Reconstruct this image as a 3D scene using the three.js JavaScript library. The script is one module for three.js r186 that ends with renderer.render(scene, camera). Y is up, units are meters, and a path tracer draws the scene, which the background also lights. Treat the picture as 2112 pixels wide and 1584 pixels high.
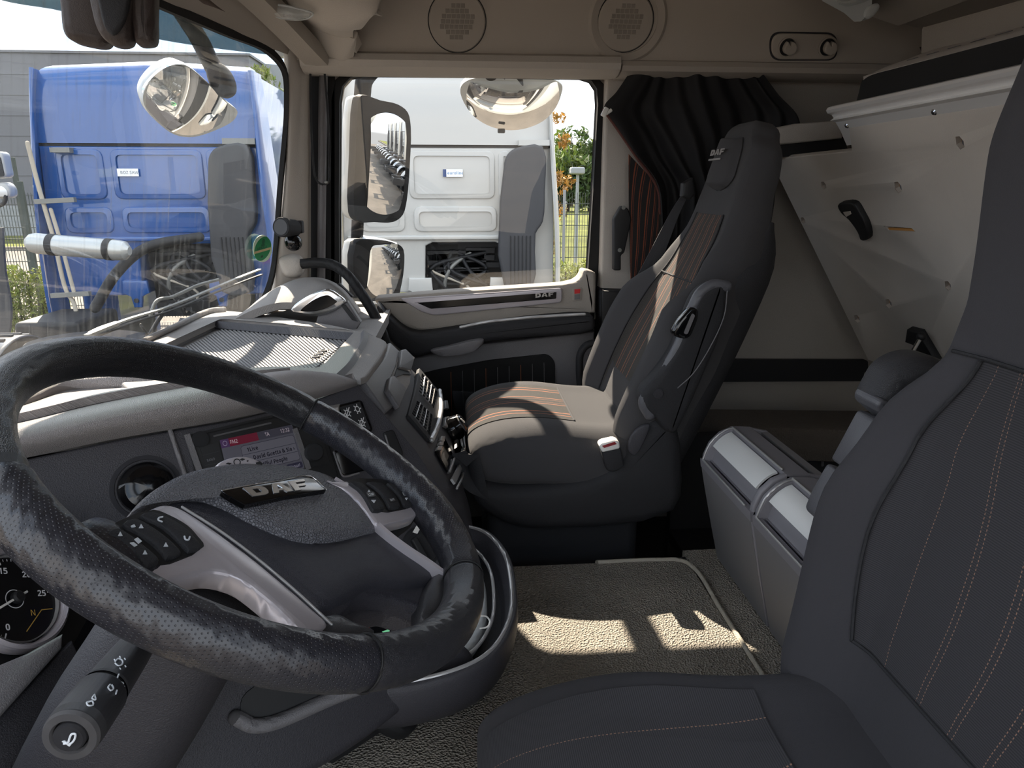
import * as THREE from 'three';
import { RoundedBoxGeometry } from 'three/addons/geometries/RoundedBoxGeometry.js';
import { mergeGeometries, mergeVertices, toCreasedNormals } from 'three/addons/utils/BufferGeometryUtils.js';

// ---------------------------------------------------------------- camera, sky, sun, exposure
// x runs to the back of the cab, z to the driver's door (where the camera stands), y up from the yard; metres.
const FOCAL = 1464, YAW = 4.5 * Math.PI / 180, PITCH = 15.3 * Math.PI / 180;
const V = (x, y, z) => new THREE.Vector3(x, y, z);
const CAM = V(0, 2.4, 0);
const scene = new THREE.Scene();
const FW = V(Math.sin(YAW) * Math.cos(PITCH), -Math.sin(PITCH), -Math.cos(YAW) * Math.cos(PITCH));
const RT = V(Math.cos(YAW), 0, Math.sin(YAW)), UP = RT.clone().cross(FW);
const camera = new THREE.PerspectiveCamera(2 * Math.atan(792 / FOCAL) * 180 / Math.PI, 4 / 3, 0.02, 600);
camera.position.copy(CAM); camera.lookAt(CAM.clone().add(FW)); scene.add(camera);

const renderer = new THREE.WebGLRenderer();
renderer.toneMapping = THREE.LinearToneMapping;
renderer.toneMappingExposure = 2.0;
renderer.shadowMap.enabled = true;

const sun = new THREE.DirectionalLight(0xfff1dc, 8.6);
sun.name = 'sun';
sun.position.set(-0.46, 1.12, -1.21).multiplyScalar(30); sun.target.position.set(0, 1.6, -1); sun.castShadow = true;
sun.position.add(sun.target.position);
Object.assign(sun.shadow.camera, { left: -12, right: 12, top: 12, bottom: -12, near: 1, far: 80 }); sun.shadow.mapSize.set(4096, 4096);
scene.add(sun, sun.target);

// seeded noise
let seed = 1;
const rnd = () => { seed = (seed * 1664525 + 1013904223) >>> 0; return seed / 4294967296; };
const RN = (a, b) => a + (b - a) * rnd();
const hash = (x, y, s = 0) => { let h = Math.imul(x, 374761393) ^ Math.imul(y, 668265263) ^ Math.imul(s + 7, 1274126177); h = Math.imul(h ^ (h >>> 13), 1274126177); return ((h ^ (h >>> 16)) >>> 0) / 4294967296; };
const mod = (a, n) => ((a % n) + n) % n;
function vnoise(x, y, px, py, s = 0) {   // periodic value noise
  const x0 = Math.floor(x), y0 = Math.floor(y), fx = x - x0, fy = y - y0, u = fx * fx * (3 - 2 * fx), v = fy * fy * (3 - 2 * fy);
  const h = (i, j) => hash(mod(i, px), mod(j, py), s);
  return (h(x0, y0) * (1 - u) + h(x0 + 1, y0) * u) * (1 - v) + (h(x0, y0 + 1) * (1 - u) + h(x0 + 1, y0 + 1) * u) * v;
}
function fbm(x, y, px, py, oct = 4, s = 0) { let a = 0, k = 0.5; for (let i = 0; i < oct; i++) { a += k * vnoise(x, y, px, py, s + i); x *= 2; y *= 2; px *= 2; py *= 2; k *= 0.5; } return a / (1 - Math.pow(0.5, oct)); }
function cell(x, y, n, s = 0) {          // distance to the two nearest points of a periodic jittered grid
  const x0 = Math.floor(x), y0 = Math.floor(y); let a = 9, b = 9;
  for (let i = -1; i < 2; i++) for (let j = -1; j < 2; j++) {
    const cx = x0 + i, cy = y0 + j, dx = cx + hash(mod(cx, n), mod(cy, n), s) - x, dy = cy + hash(mod(cx, n), mod(cy, n), s + 50) - y, d = Math.hypot(dx, dy);
    if (d < a) { b = a; a = d; } else if (d < b) b = d;
  }
  return [a, b];
}
// a cloudy sky: bright broken cloud over pale blue, alike all round
{
  const w = 1024, h = 512, d = new Float32Array(w * h * 4);
  for (let j = 0; j < h; j++) for (let i = 0; i < w; i++) {
    const el = (j + 0.5) / h * Math.PI - Math.PI / 2, k = Math.max(0.07, Math.sin(el));
    const n = 0.6 * fbm(i / w * 14, j / h * 16, 14, 64, 5, 3) + 0.4 * fbm(i / w * 30, j / h * 40, 30, 99, 4, 9);
    const c = THREE.MathUtils.smoothstep(n, 0.37, 0.54), shade = 0.86 + 0.3 * fbm(i / w * 24, j / h * 30, 24, 99, 4, 21);
    const blue = [0.36 + 0.28 * (1 - k), 0.62 + 0.18 * (1 - k), 1.0], o = (j * w + i) * 4;
    for (let q = 0; q < 3; q++) d[o + q] = el < 0 ? 0.4 : blue[q] * (1 - c) + [1.24, 1.27, 1.3][q] * shade * c;
    d[o + 3] = 1;
  }
  const t = new THREE.DataTexture(d, w, h, THREE.RGBAFormat, THREE.FloatType);
  t.mapping = THREE.EquirectangularReflectionMapping; t.magFilter = THREE.LinearFilter; t.needsUpdate = true;
  scene.background = t; scene.environment = t;
}

// ---------------------------------------------------------------- where a line of sight meets a plane (metres)
const sight = (px, py) => FW.clone().addScaledVector(RT, (px - 1056) / FOCAL).addScaledVector(UP, -(py - 792) / FOCAL);
const Z = (px, py, z) => { const d = sight(px, py); return CAM.clone().addScaledVector(d, (z - CAM.z) / d.z); };
const X = (px, py, x) => { const d = sight(px, py); return CAM.clone().addScaledVector(d, (x - CAM.x) / d.x); };
const Y = (px, py, y) => { const d = sight(px, py); return CAM.clone().addScaledVector(d, (y - CAM.y) / d.y); };
const plane = (p, n) => ({ p, n: n.clone().normalize() });
const plane3 = (a, b, c) => plane(a, b.clone().sub(a).cross(c.clone().sub(a)));
const P = (px, py, pl, off = 0) => { const d = sight(px, py); return CAM.clone().addScaledVector(d, (pl.p.clone().sub(CAM).dot(pl.n) + off) / d.dot(pl.n)); };
const onP = (list, pl, off = 0) => list.map(([x, y]) => P(x, y, pl, off));
const onZ = (list, z) => list.map(([x, y]) => Z(x, y, z));
const onX = (list, x) => list.map(([a, b]) => X(a, b, x));
const onY = (list, y) => list.map(([a, b]) => Y(a, b, y));

// ---------------------------------------------------------------- geometry helpers
function newell(p) { const n = V(0, 0, 0); for (let i = 0; i < p.length; i++) { const a = p[i], b = p[(i + 1) % p.length]; n.x += (a.y - b.y) * (a.z + b.z); n.y += (a.z - b.z) * (a.x + b.x); n.z += (a.x - b.x) * (a.y + b.y); } return n.normalize(); }
const mid = (p) => p.reduce((a, b) => a.add(b), V(0, 0, 0)).divideScalar(p.length);
const smooth = (p, n = 8) => new THREE.CatmullRomCurve3(p, true, 'centripetal').getPoints(p.length * n).slice(0, -1);
const open = (p, n = 8) => new THREE.CatmullRomCurve3(p, false, 'centripetal').getPoints((p.length - 1) * n);
function rounded(p, r, n = 4) {          // polygon with corners of radius r
  const out = [];
  for (let i = 0; i < p.length; i++) {
    const a = p[(i + p.length - 1) % p.length], b = p[i], c = p[(i + 1) % p.length], rr = Array.isArray(r) ? r[i] : r;
    if (!rr) { out.push(b.clone()); continue; }
    const d1 = a.clone().sub(b), d2 = c.clone().sub(b), k = Math.min(rr, d1.length() * 0.49, d2.length() * 0.49);
    const s = b.clone().addScaledVector(d1.normalize(), k), e = b.clone().addScaledVector(d2.normalize(), k);
    for (let t = 0; t <= n; t++) { const u = t / n; out.push(s.clone().multiplyScalar((1 - u) * (1 - u)).addScaledVector(b, 2 * u * (1 - u)).addScaledVector(e, u * u)); }
  }
  return out;
}
function frameOf(pts, o) {
  let n = o.n ? o.n.clone().normalize() : newell(pts);
  const c = mid(pts);
  if (!o.n && n.dot(CAM.clone().sub(c)) < 0) n.negate();
  const ex = (o.ex ? o.ex.clone() : Math.abs(n.y) > 0.8 ? V(1, 0, 0) : V(0, 1, 0).cross(n)).addScaledVector(n, 0);
  ex.addScaledVector(n, -ex.dot(n)).normalize();
  return { c, n, ex, ey: n.clone().cross(ex) };
}
// a slab whose front face is the outline pts; it goes th back, away from the side n looks to
function plate(pts, th, o = {}) {
  const f = frameOf(pts, o), to2 = (p) => { const d = p.clone().sub(f.c); return new THREE.Vector2(d.dot(f.ex), d.dot(f.ey)); };
  const s = new THREE.Shape(pts.map(to2));
  for (const h of o.holes || []) s.holes.push(new THREE.Path(h.map(to2)));
  const b = Math.min(o.bevel ?? 0, th * 0.49), g = new THREE.ExtrudeGeometry(s, { depth: Math.max(1e-5, th - 2 * b), bevelEnabled: b > 0, bevelThickness: b, bevelSize: b, bevelOffset: -b, bevelSegments: o.seg ?? 3, curveSegments: 8 });
  g.translate(0, 0, -(th - b) + (o.lift ?? 0));
  g.applyMatrix4(new THREE.Matrix4().makeBasis(f.ex, f.ey, f.n).setPosition(f.c));
  return b > 0 ? toCreasedNormals(g, 0.7) : g;
}
function indexed(pos, idx, uv, crease) {
  const g = new THREE.BufferGeometry();
  g.setAttribute('position', new THREE.Float32BufferAttribute(pos, 3)); if (uv) g.setAttribute('uv', new THREE.Float32BufferAttribute(uv, 2));
  g.setIndex(idx); g.computeVertexNormals();
  return crease ? toCreasedNormals(g, crease) : g;
}
const cr = (a, b, c, d, t) => 0.5 * (2 * b + (c - a) * t + (2 * a - 5 * b + 4 * c - d) * t * t + (3 * b - a - 3 * c + d) * t * t * t);
function crv(list, t) {                  // Catmull-Rom through a list of points, t in 0..1
  const n = list.length - 1, f = Math.min(t * n, n - 1e-9), i = Math.floor(f), u = f - i, g = (k) => list[Math.max(0, Math.min(n, k))];
  const a = g(i - 1), b = g(i), c = g(i + 1), d = g(i + 2);
  return V(cr(a.x, b.x, c.x, d.x, u), cr(a.y, b.y, c.y, d.y, u), cr(a.z, b.z, c.z, d.z, u));
}
// a smooth skin through rows of points, th thick (behind the side that looks to the camera, or to o.n)
function patch(rows, th = 0.006, o = {}) {
  const nu = o.nu ?? 24, nv = o.nv ?? 24, W = nu + 1, pos = [], uv = [], idx = [], nor = [];
  const at = o.fn || ((u, v) => o.linear ? crv(rows.map((r) => crv(r, u)), v) : crv(rows.map((r) => crv(r, u)), v));
  const G = []; for (let j = 0; j <= nv; j++) for (let i = 0; i <= nu; i++) G.push(at(i / nu, j / nv));
  const q = (i, j) => G[Math.max(0, Math.min(nv, j)) * W + Math.max(0, Math.min(nu, i))];
  for (let j = 0; j <= nv; j++) for (let i = 0; i <= nu; i++) nor.push(q(i + 1, j).clone().sub(q(i - 1, j)).cross(q(i, j + 1).clone().sub(q(i, j - 1))).normalize());
  const c = G[Math.floor(nv / 2) * W + Math.floor(nu / 2)], nc = nor[Math.floor(nv / 2) * W + Math.floor(nu / 2)];
  const flip = nc.dot(o.n ? o.n : CAM.clone().sub(c)) < 0; if (flip) nor.forEach((n) => n.negate());
  let lu = 0, lv = 0; for (let i = 0; i < nu; i++) lu += q(i, nv >> 1).distanceTo(q(i + 1, nv >> 1)); for (let j = 0; j < nv; j++) lv += q(nu >> 1, j).distanceTo(q(nu >> 1, j + 1));
  const su = o.unit ? 1 : lu, sv = o.unit ? 1 : lv, N = G.length;
  G.forEach((p, k) => { const p2 = p.clone().addScaledVector(nor[k], o.lift ?? 0); pos.push(p2.x, p2.y, p2.z); uv.push((k % W) / nu * su, Math.floor(k / W) / nv * sv); });
  const tri = (a, b, c2) => flip ? idx.push(a, c2, b) : idx.push(a, b, c2);
  for (let j = 0; j < nv; j++) for (let i = 0; i < nu; i++) { const k = j * W + i; tri(k, k + 1, k + W + 1); tri(k, k + W + 1, k + W); }
  const g = indexed(pos, idx, uv); g.setAttribute('normal', new THREE.Float32BufferAttribute(nor.flatMap((n) => [n.x, n.y, n.z]), 3));
  if (!th) return g;
  // rim and back
  const rim = []; for (let i = 0; i < nu; i++) rim.push(i); for (let j = 0; j < nv; j++) rim.push(j * W + nu); for (let i = nu; i > 0; i--) rim.push(nv * W + i); for (let j = nv; j > 0; j--) rim.push(j * W);
  const bp = [], bu = [], bi = [], B = (k) => G[k].clone().addScaledVector(nor[k], (o.lift ?? 0) - th), A = (k) => G[k].clone().addScaledVector(nor[k], o.lift ?? 0);
  rim.forEach((k) => { const a = A(k), b = B(k); bp.push(a.x, a.y, a.z, b.x, b.y, b.z); bu.push(uv[2 * k], uv[2 * k + 1], uv[2 * k] + th, uv[2 * k + 1]); });
  for (let i = 0; i < rim.length; i++) { const a = 2 * i, b = 2 * ((i + 1) % rim.length); flip ? bi.push(a, b, a + 1, b, b + 1, a + 1) : bi.push(a, a + 1, b, b, a + 1, b + 1); }
  const side = indexed(bp, bi, bu, 0.6), kp = [], ki = [];
  G.forEach((p, k) => { const b = B(k); kp.push(b.x, b.y, b.z); }); for (let k = 0; k < idx.length; k += 3) ki.push(idx[k], idx[k + 2], idx[k + 1]);
  return merge([g, side, indexed(kp, ki, uv)]);
}
function merge(list) {
  const ready = list.map((g) => { let h = g.index ? g.toNonIndexed() : g; for (const k of Object.keys(h.attributes)) if (!['position', 'normal', 'uv'].includes(k)) h.deleteAttribute(k); if (!h.attributes.uv) h = boxUV(h); return h; });
  return mergeGeometries(ready);
}
function boxUV(g, force) {                      // uv in metres from the axis that a face looks along
  if (g.attributes.uv && !force) return g;
  const h = g.index ? g.toNonIndexed() : g, p = h.attributes.position, uv = new Float32Array(p.count * 2), a = V(), b = V(), c = V();
  for (let i = 0; i < p.count; i += 3) {
    a.fromBufferAttribute(p, i); b.fromBufferAttribute(p, i + 1); c.fromBufferAttribute(p, i + 2);
    const n = b.clone().sub(a).cross(c.clone().sub(a)), x = Math.abs(n.x), y = Math.abs(n.y), z = Math.abs(n.z);
    [a, b, c].forEach((q, k) => { const [u, v] = x >= y && x >= z ? [q.z, q.y] : y >= z ? [q.x, q.z] : [q.x, q.y]; uv[(i + k) * 2] = u; uv[(i + k) * 2 + 1] = v; });
  }
  h.setAttribute('uv', new THREE.BufferAttribute(uv, 2)); return h;
}
// skin over rings of equal length (closed round), smooth along; ends closed
function loft(rings, o = {}) {
  const sub = o.sub ?? 1, R = [], m = rings[0].length;
  if (sub > 1) for (let j = 0; j <= (rings.length - 1) * sub; j++) { const r = []; for (let k = 0; k < m; k++) r.push(crv(rings.map((q) => q[k]), j / ((rings.length - 1) * sub))); R.push(r); } else R.push(...rings);
  const pos = [], idx = [], W = m, n = R.length;
  R.forEach((r) => r.forEach((p) => pos.push(p.x, p.y, p.z)));
  for (let j = 0; j < n - 1 + (o.ring ? 1 : 0); j++) for (let k = 0; k < m; k++) { const a = j * W + k, b = j * W + (k + 1) % m, j2 = (j + 1) % n, c = j2 * W + k, d = j2 * W + (k + 1) % m; idx.push(a, b, d, a, d, c); }
  if (!o.ring && o.caps !== false) for (const j of [0, n - 1]) { const c = mid(R[j]); pos.push(c.x, c.y, c.z); const q = pos.length / 3 - 1; for (let k = 0; k < m; k++) { const a = j * W + k, b = j * W + (k + 1) % m; j ? idx.push(a, b, q) : idx.push(b, a, q); } }
  let g = indexed(pos, idx);
  // turn outward
  const c = mid(R.flat()), p = g.attributes.position, nn = g.attributes.normal; let s = 0;
  for (let i = 0; i < p.count; i++) s += (p.getX(i) - c.x) * nn.getX(i) + (p.getY(i) - c.y) * nn.getY(i) + (p.getZ(i) - c.z) * nn.getZ(i);
  if (o.flip ? s > 0 : s < 0) { const ix = g.index.array; for (let i = 0; i < ix.length; i += 3) { const t = ix[i]; ix[i] = ix[i + 1]; ix[i + 1] = t; } g.computeVertexNormals(); }
  return boxUV(toCreasedNormals(g, o.crease ?? 0.9), true);
}
// sweep a closed 2-D profile [[a,b]..] along points; b along 'up', a across
function sweep(path, prof, o = {}) {
  const n = path.length, rings = path.map((p, i) => {
    const t = (o.closed ? path[(i + 1) % n].clone().sub(path[(i + n - 1) % n]) : path[Math.min(n - 1, i + 1)].clone().sub(path[Math.max(0, i - 1)])).normalize();
    const up = (typeof o.up === 'function' ? o.up(i) : o.up ?? V(0, 1, 0)).clone(), a = up.clone().cross(t).normalize(), b = t.clone().cross(a), s = o.scale ? o.scale(i / (n - 1)) : 1;
    return prof.map(([x, y]) => p.clone().addScaledVector(a, x * s).addScaledVector(b, y * s));
  });
  return loft(rings, { ring: o.closed, crease: o.crease ?? 0.6, caps: o.caps });
}
const circle = (r, n = 12, rx) => Array.from({ length: n }, (_, i) => [Math.cos(i / n * 2 * Math.PI) * (rx ?? r), Math.sin(i / n * 2 * Math.PI) * r]);
function tube(pts, r, o = {}) {
  const path = o.raw ? pts : o.closed ? smooth(pts, o.n ?? 6) : open(pts, o.n ?? 6), t = path[1].clone().sub(path[0]);
  const up = o.up ?? (Math.abs(t.normalize().y) > 0.9 ? V(1, 0.02, 0.03) : V(0.01, 1, 0.02)), list = [...path];
  const sc = o.scale; const round = !o.closed && o.cap !== false;
  const g = sweep(list, circle(r, o.rad ?? 10), { up, closed: o.closed, scale: sc, crease: 1.2 });
  if (!round) return g;
  return merge([g, ...[path[0], path.at(-1)].map((p, k) => new THREE.SphereGeometry(r * (sc ? sc(k) : 1) * 0.99, 10, 6).translate(p.x, p.y, p.z))]);
}
const seg = (a, b, n) => Array.from({ length: n + 1 }, (_, i) => a.clone().lerp(b, i / n));
function axisM(p, dir, up) { const y = dir.clone().normalize(), r = up ?? (Math.abs(y.y) > 0.9 ? V(1, 0, 0) : V(0, 1, 0)), x = r.clone().cross(y).normalize(), z = x.clone().cross(y); return new THREE.Matrix4().makeBasis(x, y, z).setPosition(p); }
const lathe = (p, dir, prof, n = 32) => toCreasedNormals(new THREE.LatheGeometry(prof.map(([r, h]) => new THREE.Vector2(r, h)), n), 0.5).applyMatrix4(axisM(p, dir));
const rod = (a, b, r, r2 = r, n = 16) => { const d = b.clone().sub(a), L = d.length(), e = Math.min(r, r2, L / 2) * 0.15; return lathe(a, d, [[0.0001, 0], [r - e, 0], [r, e], [r2, L - e], [r2 - e, L], [0.0001, L]], n); };
const box = (x, y, z, w, h, d, r = 0.004) => new RoundedBoxGeometry(w, h, d, 2, Math.min(r, w / 2.1, h / 2.1, d / 2.1)).translate(x, y, z);
function obox(a, b, w, h, o = {}) {      // a rounded bar from a to b, w across, h along 'up'
  const d = b.clone().sub(a), L = d.length(), t = d.normalize(), up = o.up ?? (Math.abs(t.y) > 0.9 ? V(1, 0, 0) : V(0, 1, 0)), ax = up.clone().cross(t).normalize(), ay = t.clone().cross(ax), c = a.clone().addScaledVector(t, L / 2);
  return new RoundedBoxGeometry(w, h, L, 2, Math.min(o.r ?? 0.003, w / 2.1, h / 2.1)).applyMatrix4(new THREE.Matrix4().makeBasis(ax, ay, t).setPosition(c));
}
// a cushion-like swelling of an outline: rings [[scale, height]...] towards the middle
function swell(pts, prof, o = {}) {
  const f = frameOf(pts, o), c = o.c ?? f.c;
  return loft(prof.map(([s, h]) => pts.map((p) => c.clone().addScaledVector(p.clone().sub(c), s).addScaledVector(f.n, h))), { crease: o.crease ?? 1.0 });
}
const ellipse = (c, ex, ey, rx, ry, n = 32) => Array.from({ length: n }, (_, i) => c.clone().addScaledVector(ex, Math.cos(i / n * 6.283185) * rx).addScaledVector(ey, Math.sin(i / n * 6.283185) * ry));
function quad(c4, o = {}) {               // a thin printed face over four corners (top left, top right, bottom right, bottom left)
  const [a, b, c, d] = c4, nu = o.nu ?? 1, pos = [], uv = [], idx = [], n = newell(c4); if (n.dot(CAM.clone().sub(mid(c4))) < 0) n.negate();
  const lift = o.lift ?? 0.0006; const list = [a, b, c, d].map((p) => p.clone().addScaledVector(n, lift));
  const th = o.th ?? 0.0005, back = list.map((p) => p.clone().addScaledVector(n, -th));
  const put = (p, u, v) => { pos.push(p.x, p.y, p.z); uv.push(u, v); };
  const face = (p, t) => { const k = pos.length / 3; p.forEach((q, i) => put(q, ...t[i])); idx.push(k, k + 1, k + 2, k, k + 2, k + 3); };
  const e = 0.003; face(list, [[0, 1], [1, 1], [1, 0], [0, 0]]); face([...back].reverse(), [[e, e], [e, e], [e, e], [e, e]]);
  for (let i = 0; i < 4; i++) face([list[i], back[i], back[(i + 1) % 4], list[(i + 1) % 4]], [[e, e], [e, e], [e, e], [e, e]]);
  const g = indexed(pos, idx, uv).toNonIndexed(); g.computeVertexNormals();
  const tn = V(g.attributes.normal.getX(0), g.attributes.normal.getY(0), g.attributes.normal.getZ(0));
  if (tn.dot(n) < 0) { const p = g.attributes.position, u = g.attributes.uv; for (let i = 0; i < p.count; i += 3) for (const at of [p, u]) { const s = at.itemSize; for (let q = 0; q < s; q++) { const t = at.array[i * s + q]; at.array[i * s + q] = at.array[(i + 1) * s + q]; at.array[(i + 1) * s + q] = t; } } g.computeVertexNormals(); }
  return g;
}

// ---------------------------------------------------------------- things, parts, structure
const used = {};
const numbered = (n) => { const k = used[n] = (used[n] ?? -1) + 1; return k ? n + '_' + String(k).padStart(3, '0') : n; };
const shade = (o) => { o.traverse((m) => { if (m.isMesh) { m.castShadow = true; m.receiveShadow = true; } }); return o; };
function thing(name, label, category, at = V(0, 0, 0), group) {
  const o = new THREE.Group(); o.name = numbered(name); o.position.copy(at); scene.add(o);
  o.userData = { label, category }; if (group) o.userData.group = group; return o;
}
function structure(name, label) { const o = new THREE.Group(); o.name = name; scene.add(o); o.userData = { kind: 'structure' }; if (label) o.userData.label = label; return o; }
function part(parent, name, geo, m, label) {   // geo is given in the scene's metres
  const g = boxUV(Array.isArray(geo) ? merge(geo) : geo), at = V(0, 0, 0); for (let p = parent; p && p !== scene; p = p.parent) at.add(p.position);
  g.translate(-at.x, -at.y, -at.z);
  const o = new THREE.Mesh(g, m); o.name = name; parent.add(o); if (label) o.userData.label = label; o.castShadow = o.receiveShadow = true; return o;
}
function solo(name, label, category, geo, m, group) {
  const g = Array.isArray(geo) ? merge(geo) : geo; g.computeBoundingBox(); const b = g.boundingBox, at = V((b.min.x + b.max.x) / 2, b.min.y, (b.min.z + b.max.z) / 2);
  const o = new THREE.Mesh(boxUV(g).translate(-at.x, -at.y, -at.z), m); o.name = numbered(name); o.position.copy(at); scene.add(o);
  o.userData = { label, category }; if (group) o.userData.group = group; o.castShadow = o.receiveShadow = true; return o;
}
const bottom = (list) => { let b = list[0].clone(); const c = mid(list); for (const p of list) if (p.y < b.y) b = p; return V(c.x, b.y, c.z); };

// ---------------------------------------------------------------- materials
function tex(n, fn, o = {}) {            // grey or colour texture from a function of 0..1
  const d = new Uint8Array(n * n * 4);
  for (let j = 0; j < n; j++) for (let i = 0; i < n; i++) { const v = fn(i / n, j / n), k = (j * n + i) * 4; for (let q = 0; q < 3; q++) d[k + q] = Math.max(0, Math.min(255, 255 * (v.length ? v[q] : v))); d[k + 3] = 255; }
  const t = new THREE.DataTexture(d, n, n); t.magFilter = THREE.LinearFilter; t.minFilter = THREE.LinearMipmapLinearFilter; t.generateMipmaps = true; t.wrapS = t.wrapT = THREE.RepeatWrapping; if (o.srgb) t.colorSpace = THREE.SRGBColorSpace; t.needsUpdate = true; return t;
}
const sized = (t, m, m2 = m) => { const c = t.clone(); c.repeat.set(1 / m, 1 / m2); c.needsUpdate = true; return c; };
const T = {
  grain: tex(512, (x, y) => { const [a, b] = cell(x * 44, y * 44, 44); return 0.25 + 0.75 * THREE.MathUtils.smoothstep(b - a, 0.02, 0.3) * (0.75 + 0.25 * vnoise(x * 60, y * 60, 60, 60)); }),
  crease: tex(512, (x, y) => { const w = x * 30 + 1.5 * fbm(x * 6, y * 6, 6, 6, 3), [a, b] = cell(x * 22, y * 60, 1e6), c = cell(x * 22, y * 66, 66)[1] - cell(x * 22, y * 66, 66)[0]; return 0.3 + 0.7 * THREE.MathUtils.smoothstep(c, 0.02, 0.35); }),
  perf: tex(256, (x, y) => { const u = mod(x * 16, 1) - 0.5, v = mod(y * 16 + (Math.floor(x * 16) % 2) * 0.5, 1) - 0.5; return THREE.MathUtils.smoothstep(Math.hypot(u, v), 0.1, 0.2) * (0.9 + 0.1 * vnoise(x * 50, y * 50, 50, 50)); }),
  plastic: tex(512, (x, y) => 0.5 * fbm(x * 90, y * 90, 90, 90, 3) + 0.5 * vnoise(x * 150, y * 150, 150, 150)),
  carpet: tex(512, (x, y) => { const [a, b] = cell(x * 48, y * 48, 48, 4); return Math.min(1, a * 1.2) * 0.7 + 0.3 * vnoise(x * 120, y * 120, 120, 120); }),
  weave: tex(256, (x, y) => 0.5 + 0.25 * Math.sin(x * 64 * 6.283) * Math.cos(y * 64 * 6.283) + 0.25 * vnoise(x * 100, y * 100, 100, 100)),
  ribs: tex(256, (x, y) => 0.5 + 0.5 * Math.sin(x * 16 * 6.2832) * (0.8 + 0.2 * Math.sin(y * 40 * 6.2832))),
  mottle: tex(512, (x, y) => fbm(x * 8, y * 8, 8, 8, 6)),
};
// large soft tone variation so that plain surfaces are not dead flat
const toned = (hex, amt, m, kind = 'mottle', k2) => { const c = new THREE.Color(hex).convertLinearToSRGB(), n = 512; return sized(tex(n, (x, y) => { const v = 1 + amt * (fbm(x * 6, y * 6, 6, 6, 6, k2 ?? 2) - 0.5) * 2; return [c.r * v, c.g * v, c.b * v]; }, { srgb: true }), m); };
const M = {};
function mk(name, o) {
  const { bump, bs, phys, ...rest } = o, m = new (phys ? THREE.MeshPhysicalMaterial : THREE.MeshStandardMaterial)({ roughness: 0.6, ...rest });
  if (bump) { m.bumpMap = bump; m.bumpScale = bs; } m.name = name; return M[name] = m;
}
const gGrain = sized(T.grain, 0.09), gPlast = sized(T.plastic, 0.11);
mk('beige', { color: 0xb4ada5, roughness: 0.75, bump: gPlast, bs: 0.0006 });
mk('headliner', { color: 0xaba39a, roughness: 0.95, bump: sized(T.weave, 0.12), bs: 0.0005 });
mk('beige_dark', { color: 0x9b948c, roughness: 0.8, bump: gPlast, bs: 0.0006 });
mk('dash_top', { color: 0x94908d, roughness: 0.72, bump: sized(T.plastic, 0.09), bs: 0.0009 });
mk('dash_soft', { color: 0x928c8a, roughness: 0.55, bump: gGrain, bs: 0.0011 });
mk('dash_dark', { color: 0x3a393e, roughness: 0.55, bump: gPlast, bs: 0.0006 });
mk('dash_mid', { color: 0x6a686a, roughness: 0.5, bump: gPlast, bs: 0.0006 });
mk('tray', { color: 0x7c7a7a, roughness: 0.6 });
mk('black', { color: 0x161618, roughness: 0.6 });
mk('black_gloss', { color: 0x0c0c0e, roughness: 0.12 });
mk('black_soft', { color: 0x242427, roughness: 0.75, bump: gPlast, bs: 0.0005 });
mk('rubber', { color: 0x0e0e10, roughness: 0.7 });
mk('leather', { phys: true, clearcoat: 0.35, clearcoatRoughness: 0.32, color: 0x222227, roughness: 0.3, bump: sized(T.crease, 0.06, 0.06), bs: 0.0016 });
mk('leather_smooth', { phys: true, clearcoat: 0.35, clearcoatRoughness: 0.32, color: 0x25252a, roughness: 0.42, bump: sized(T.grain, 0.05), bs: 0.0004 });
mk('leather_perf', { phys: true, clearcoat: 0.35, clearcoatRoughness: 0.32, color: 0x26262c, roughness: 1, roughnessMap: sized(tex(512, (x, y) => 0.24 + 0.3 * fbm(x * 10, y * 10, 10, 10, 5, 31)), 0.35), bump: sized(T.perf, 0.05), bs: 0.0006 });
mk('hub', { color: 0x6c6c72, roughness: 0.5, bump: sized(T.grain, 0.115), bs: 0.0022 });
mk('hub_smooth', { color: 0x35353d, roughness: 0.5, bump: sized(T.grain, 0.06), bs: 0.0005 });
mk('silver_paint', { color: 0xb9b3b8, roughness: 0.34, metalness: 0.35, bump: sized(T.mottle, 0.3), bs: 0.0005 });
mk('silver', { color: 0xb9b8b8, roughness: 0.38, metalness: 0.55 });
mk('chrome', { color: 0xd8d8d8, roughness: 0.18, metalness: 0.95 });
mk('alu', { color: 0xe6e4e2, roughness: 0.36, metalness: 0.3 });
mk('box_grey', { color: 0x86848a, roughness: 0.5, metalness: 0.15 });
mk('box_mid', { color: 0x787678, roughness: 0.55, metalness: 0.1 });
mk('stalk', { color: 0x343437, roughness: 0.3, bump: gPlast, bs: 0.0002 });
mk('dash_low', { color: 0x2f2e33, roughness: 0.6, bump: gPlast, bs: 0.0006 });
mk('arm_grey', { color: 0x55555a, roughness: 0.45, bump: gPlast, bs: 0.0003 });
mk('arm_dark', { color: 0x37373b, roughness: 0.5, bump: sized(T.grain, 0.06), bs: 0.0006 });
mk('lid', { color: 0xe4e5e4, roughness: 0.4, metalness: 0.08 });
mk('fabric', { color: 0x424143, roughness: 0.95, bump: sized(T.weave, 0.05), bs: 0.0008, phys: true, sheen: 0.35, sheenRoughness: 0.6, sheenColor: new THREE.Color(0x8a8782) });
mk('fabric_driver', { color: 0x3e3d41, roughness: 0.95, bump: sized(T.weave, 0.045), bs: 0.0009, phys: true, sheen: 0.3, sheenRoughness: 0.5, sheenColor: new THREE.Color(0x77757a) });
mk('cloth_black', { color: 0x171718, roughness: 0.9, bump: sized(T.weave, 0.06), bs: 0.0006 });
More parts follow.
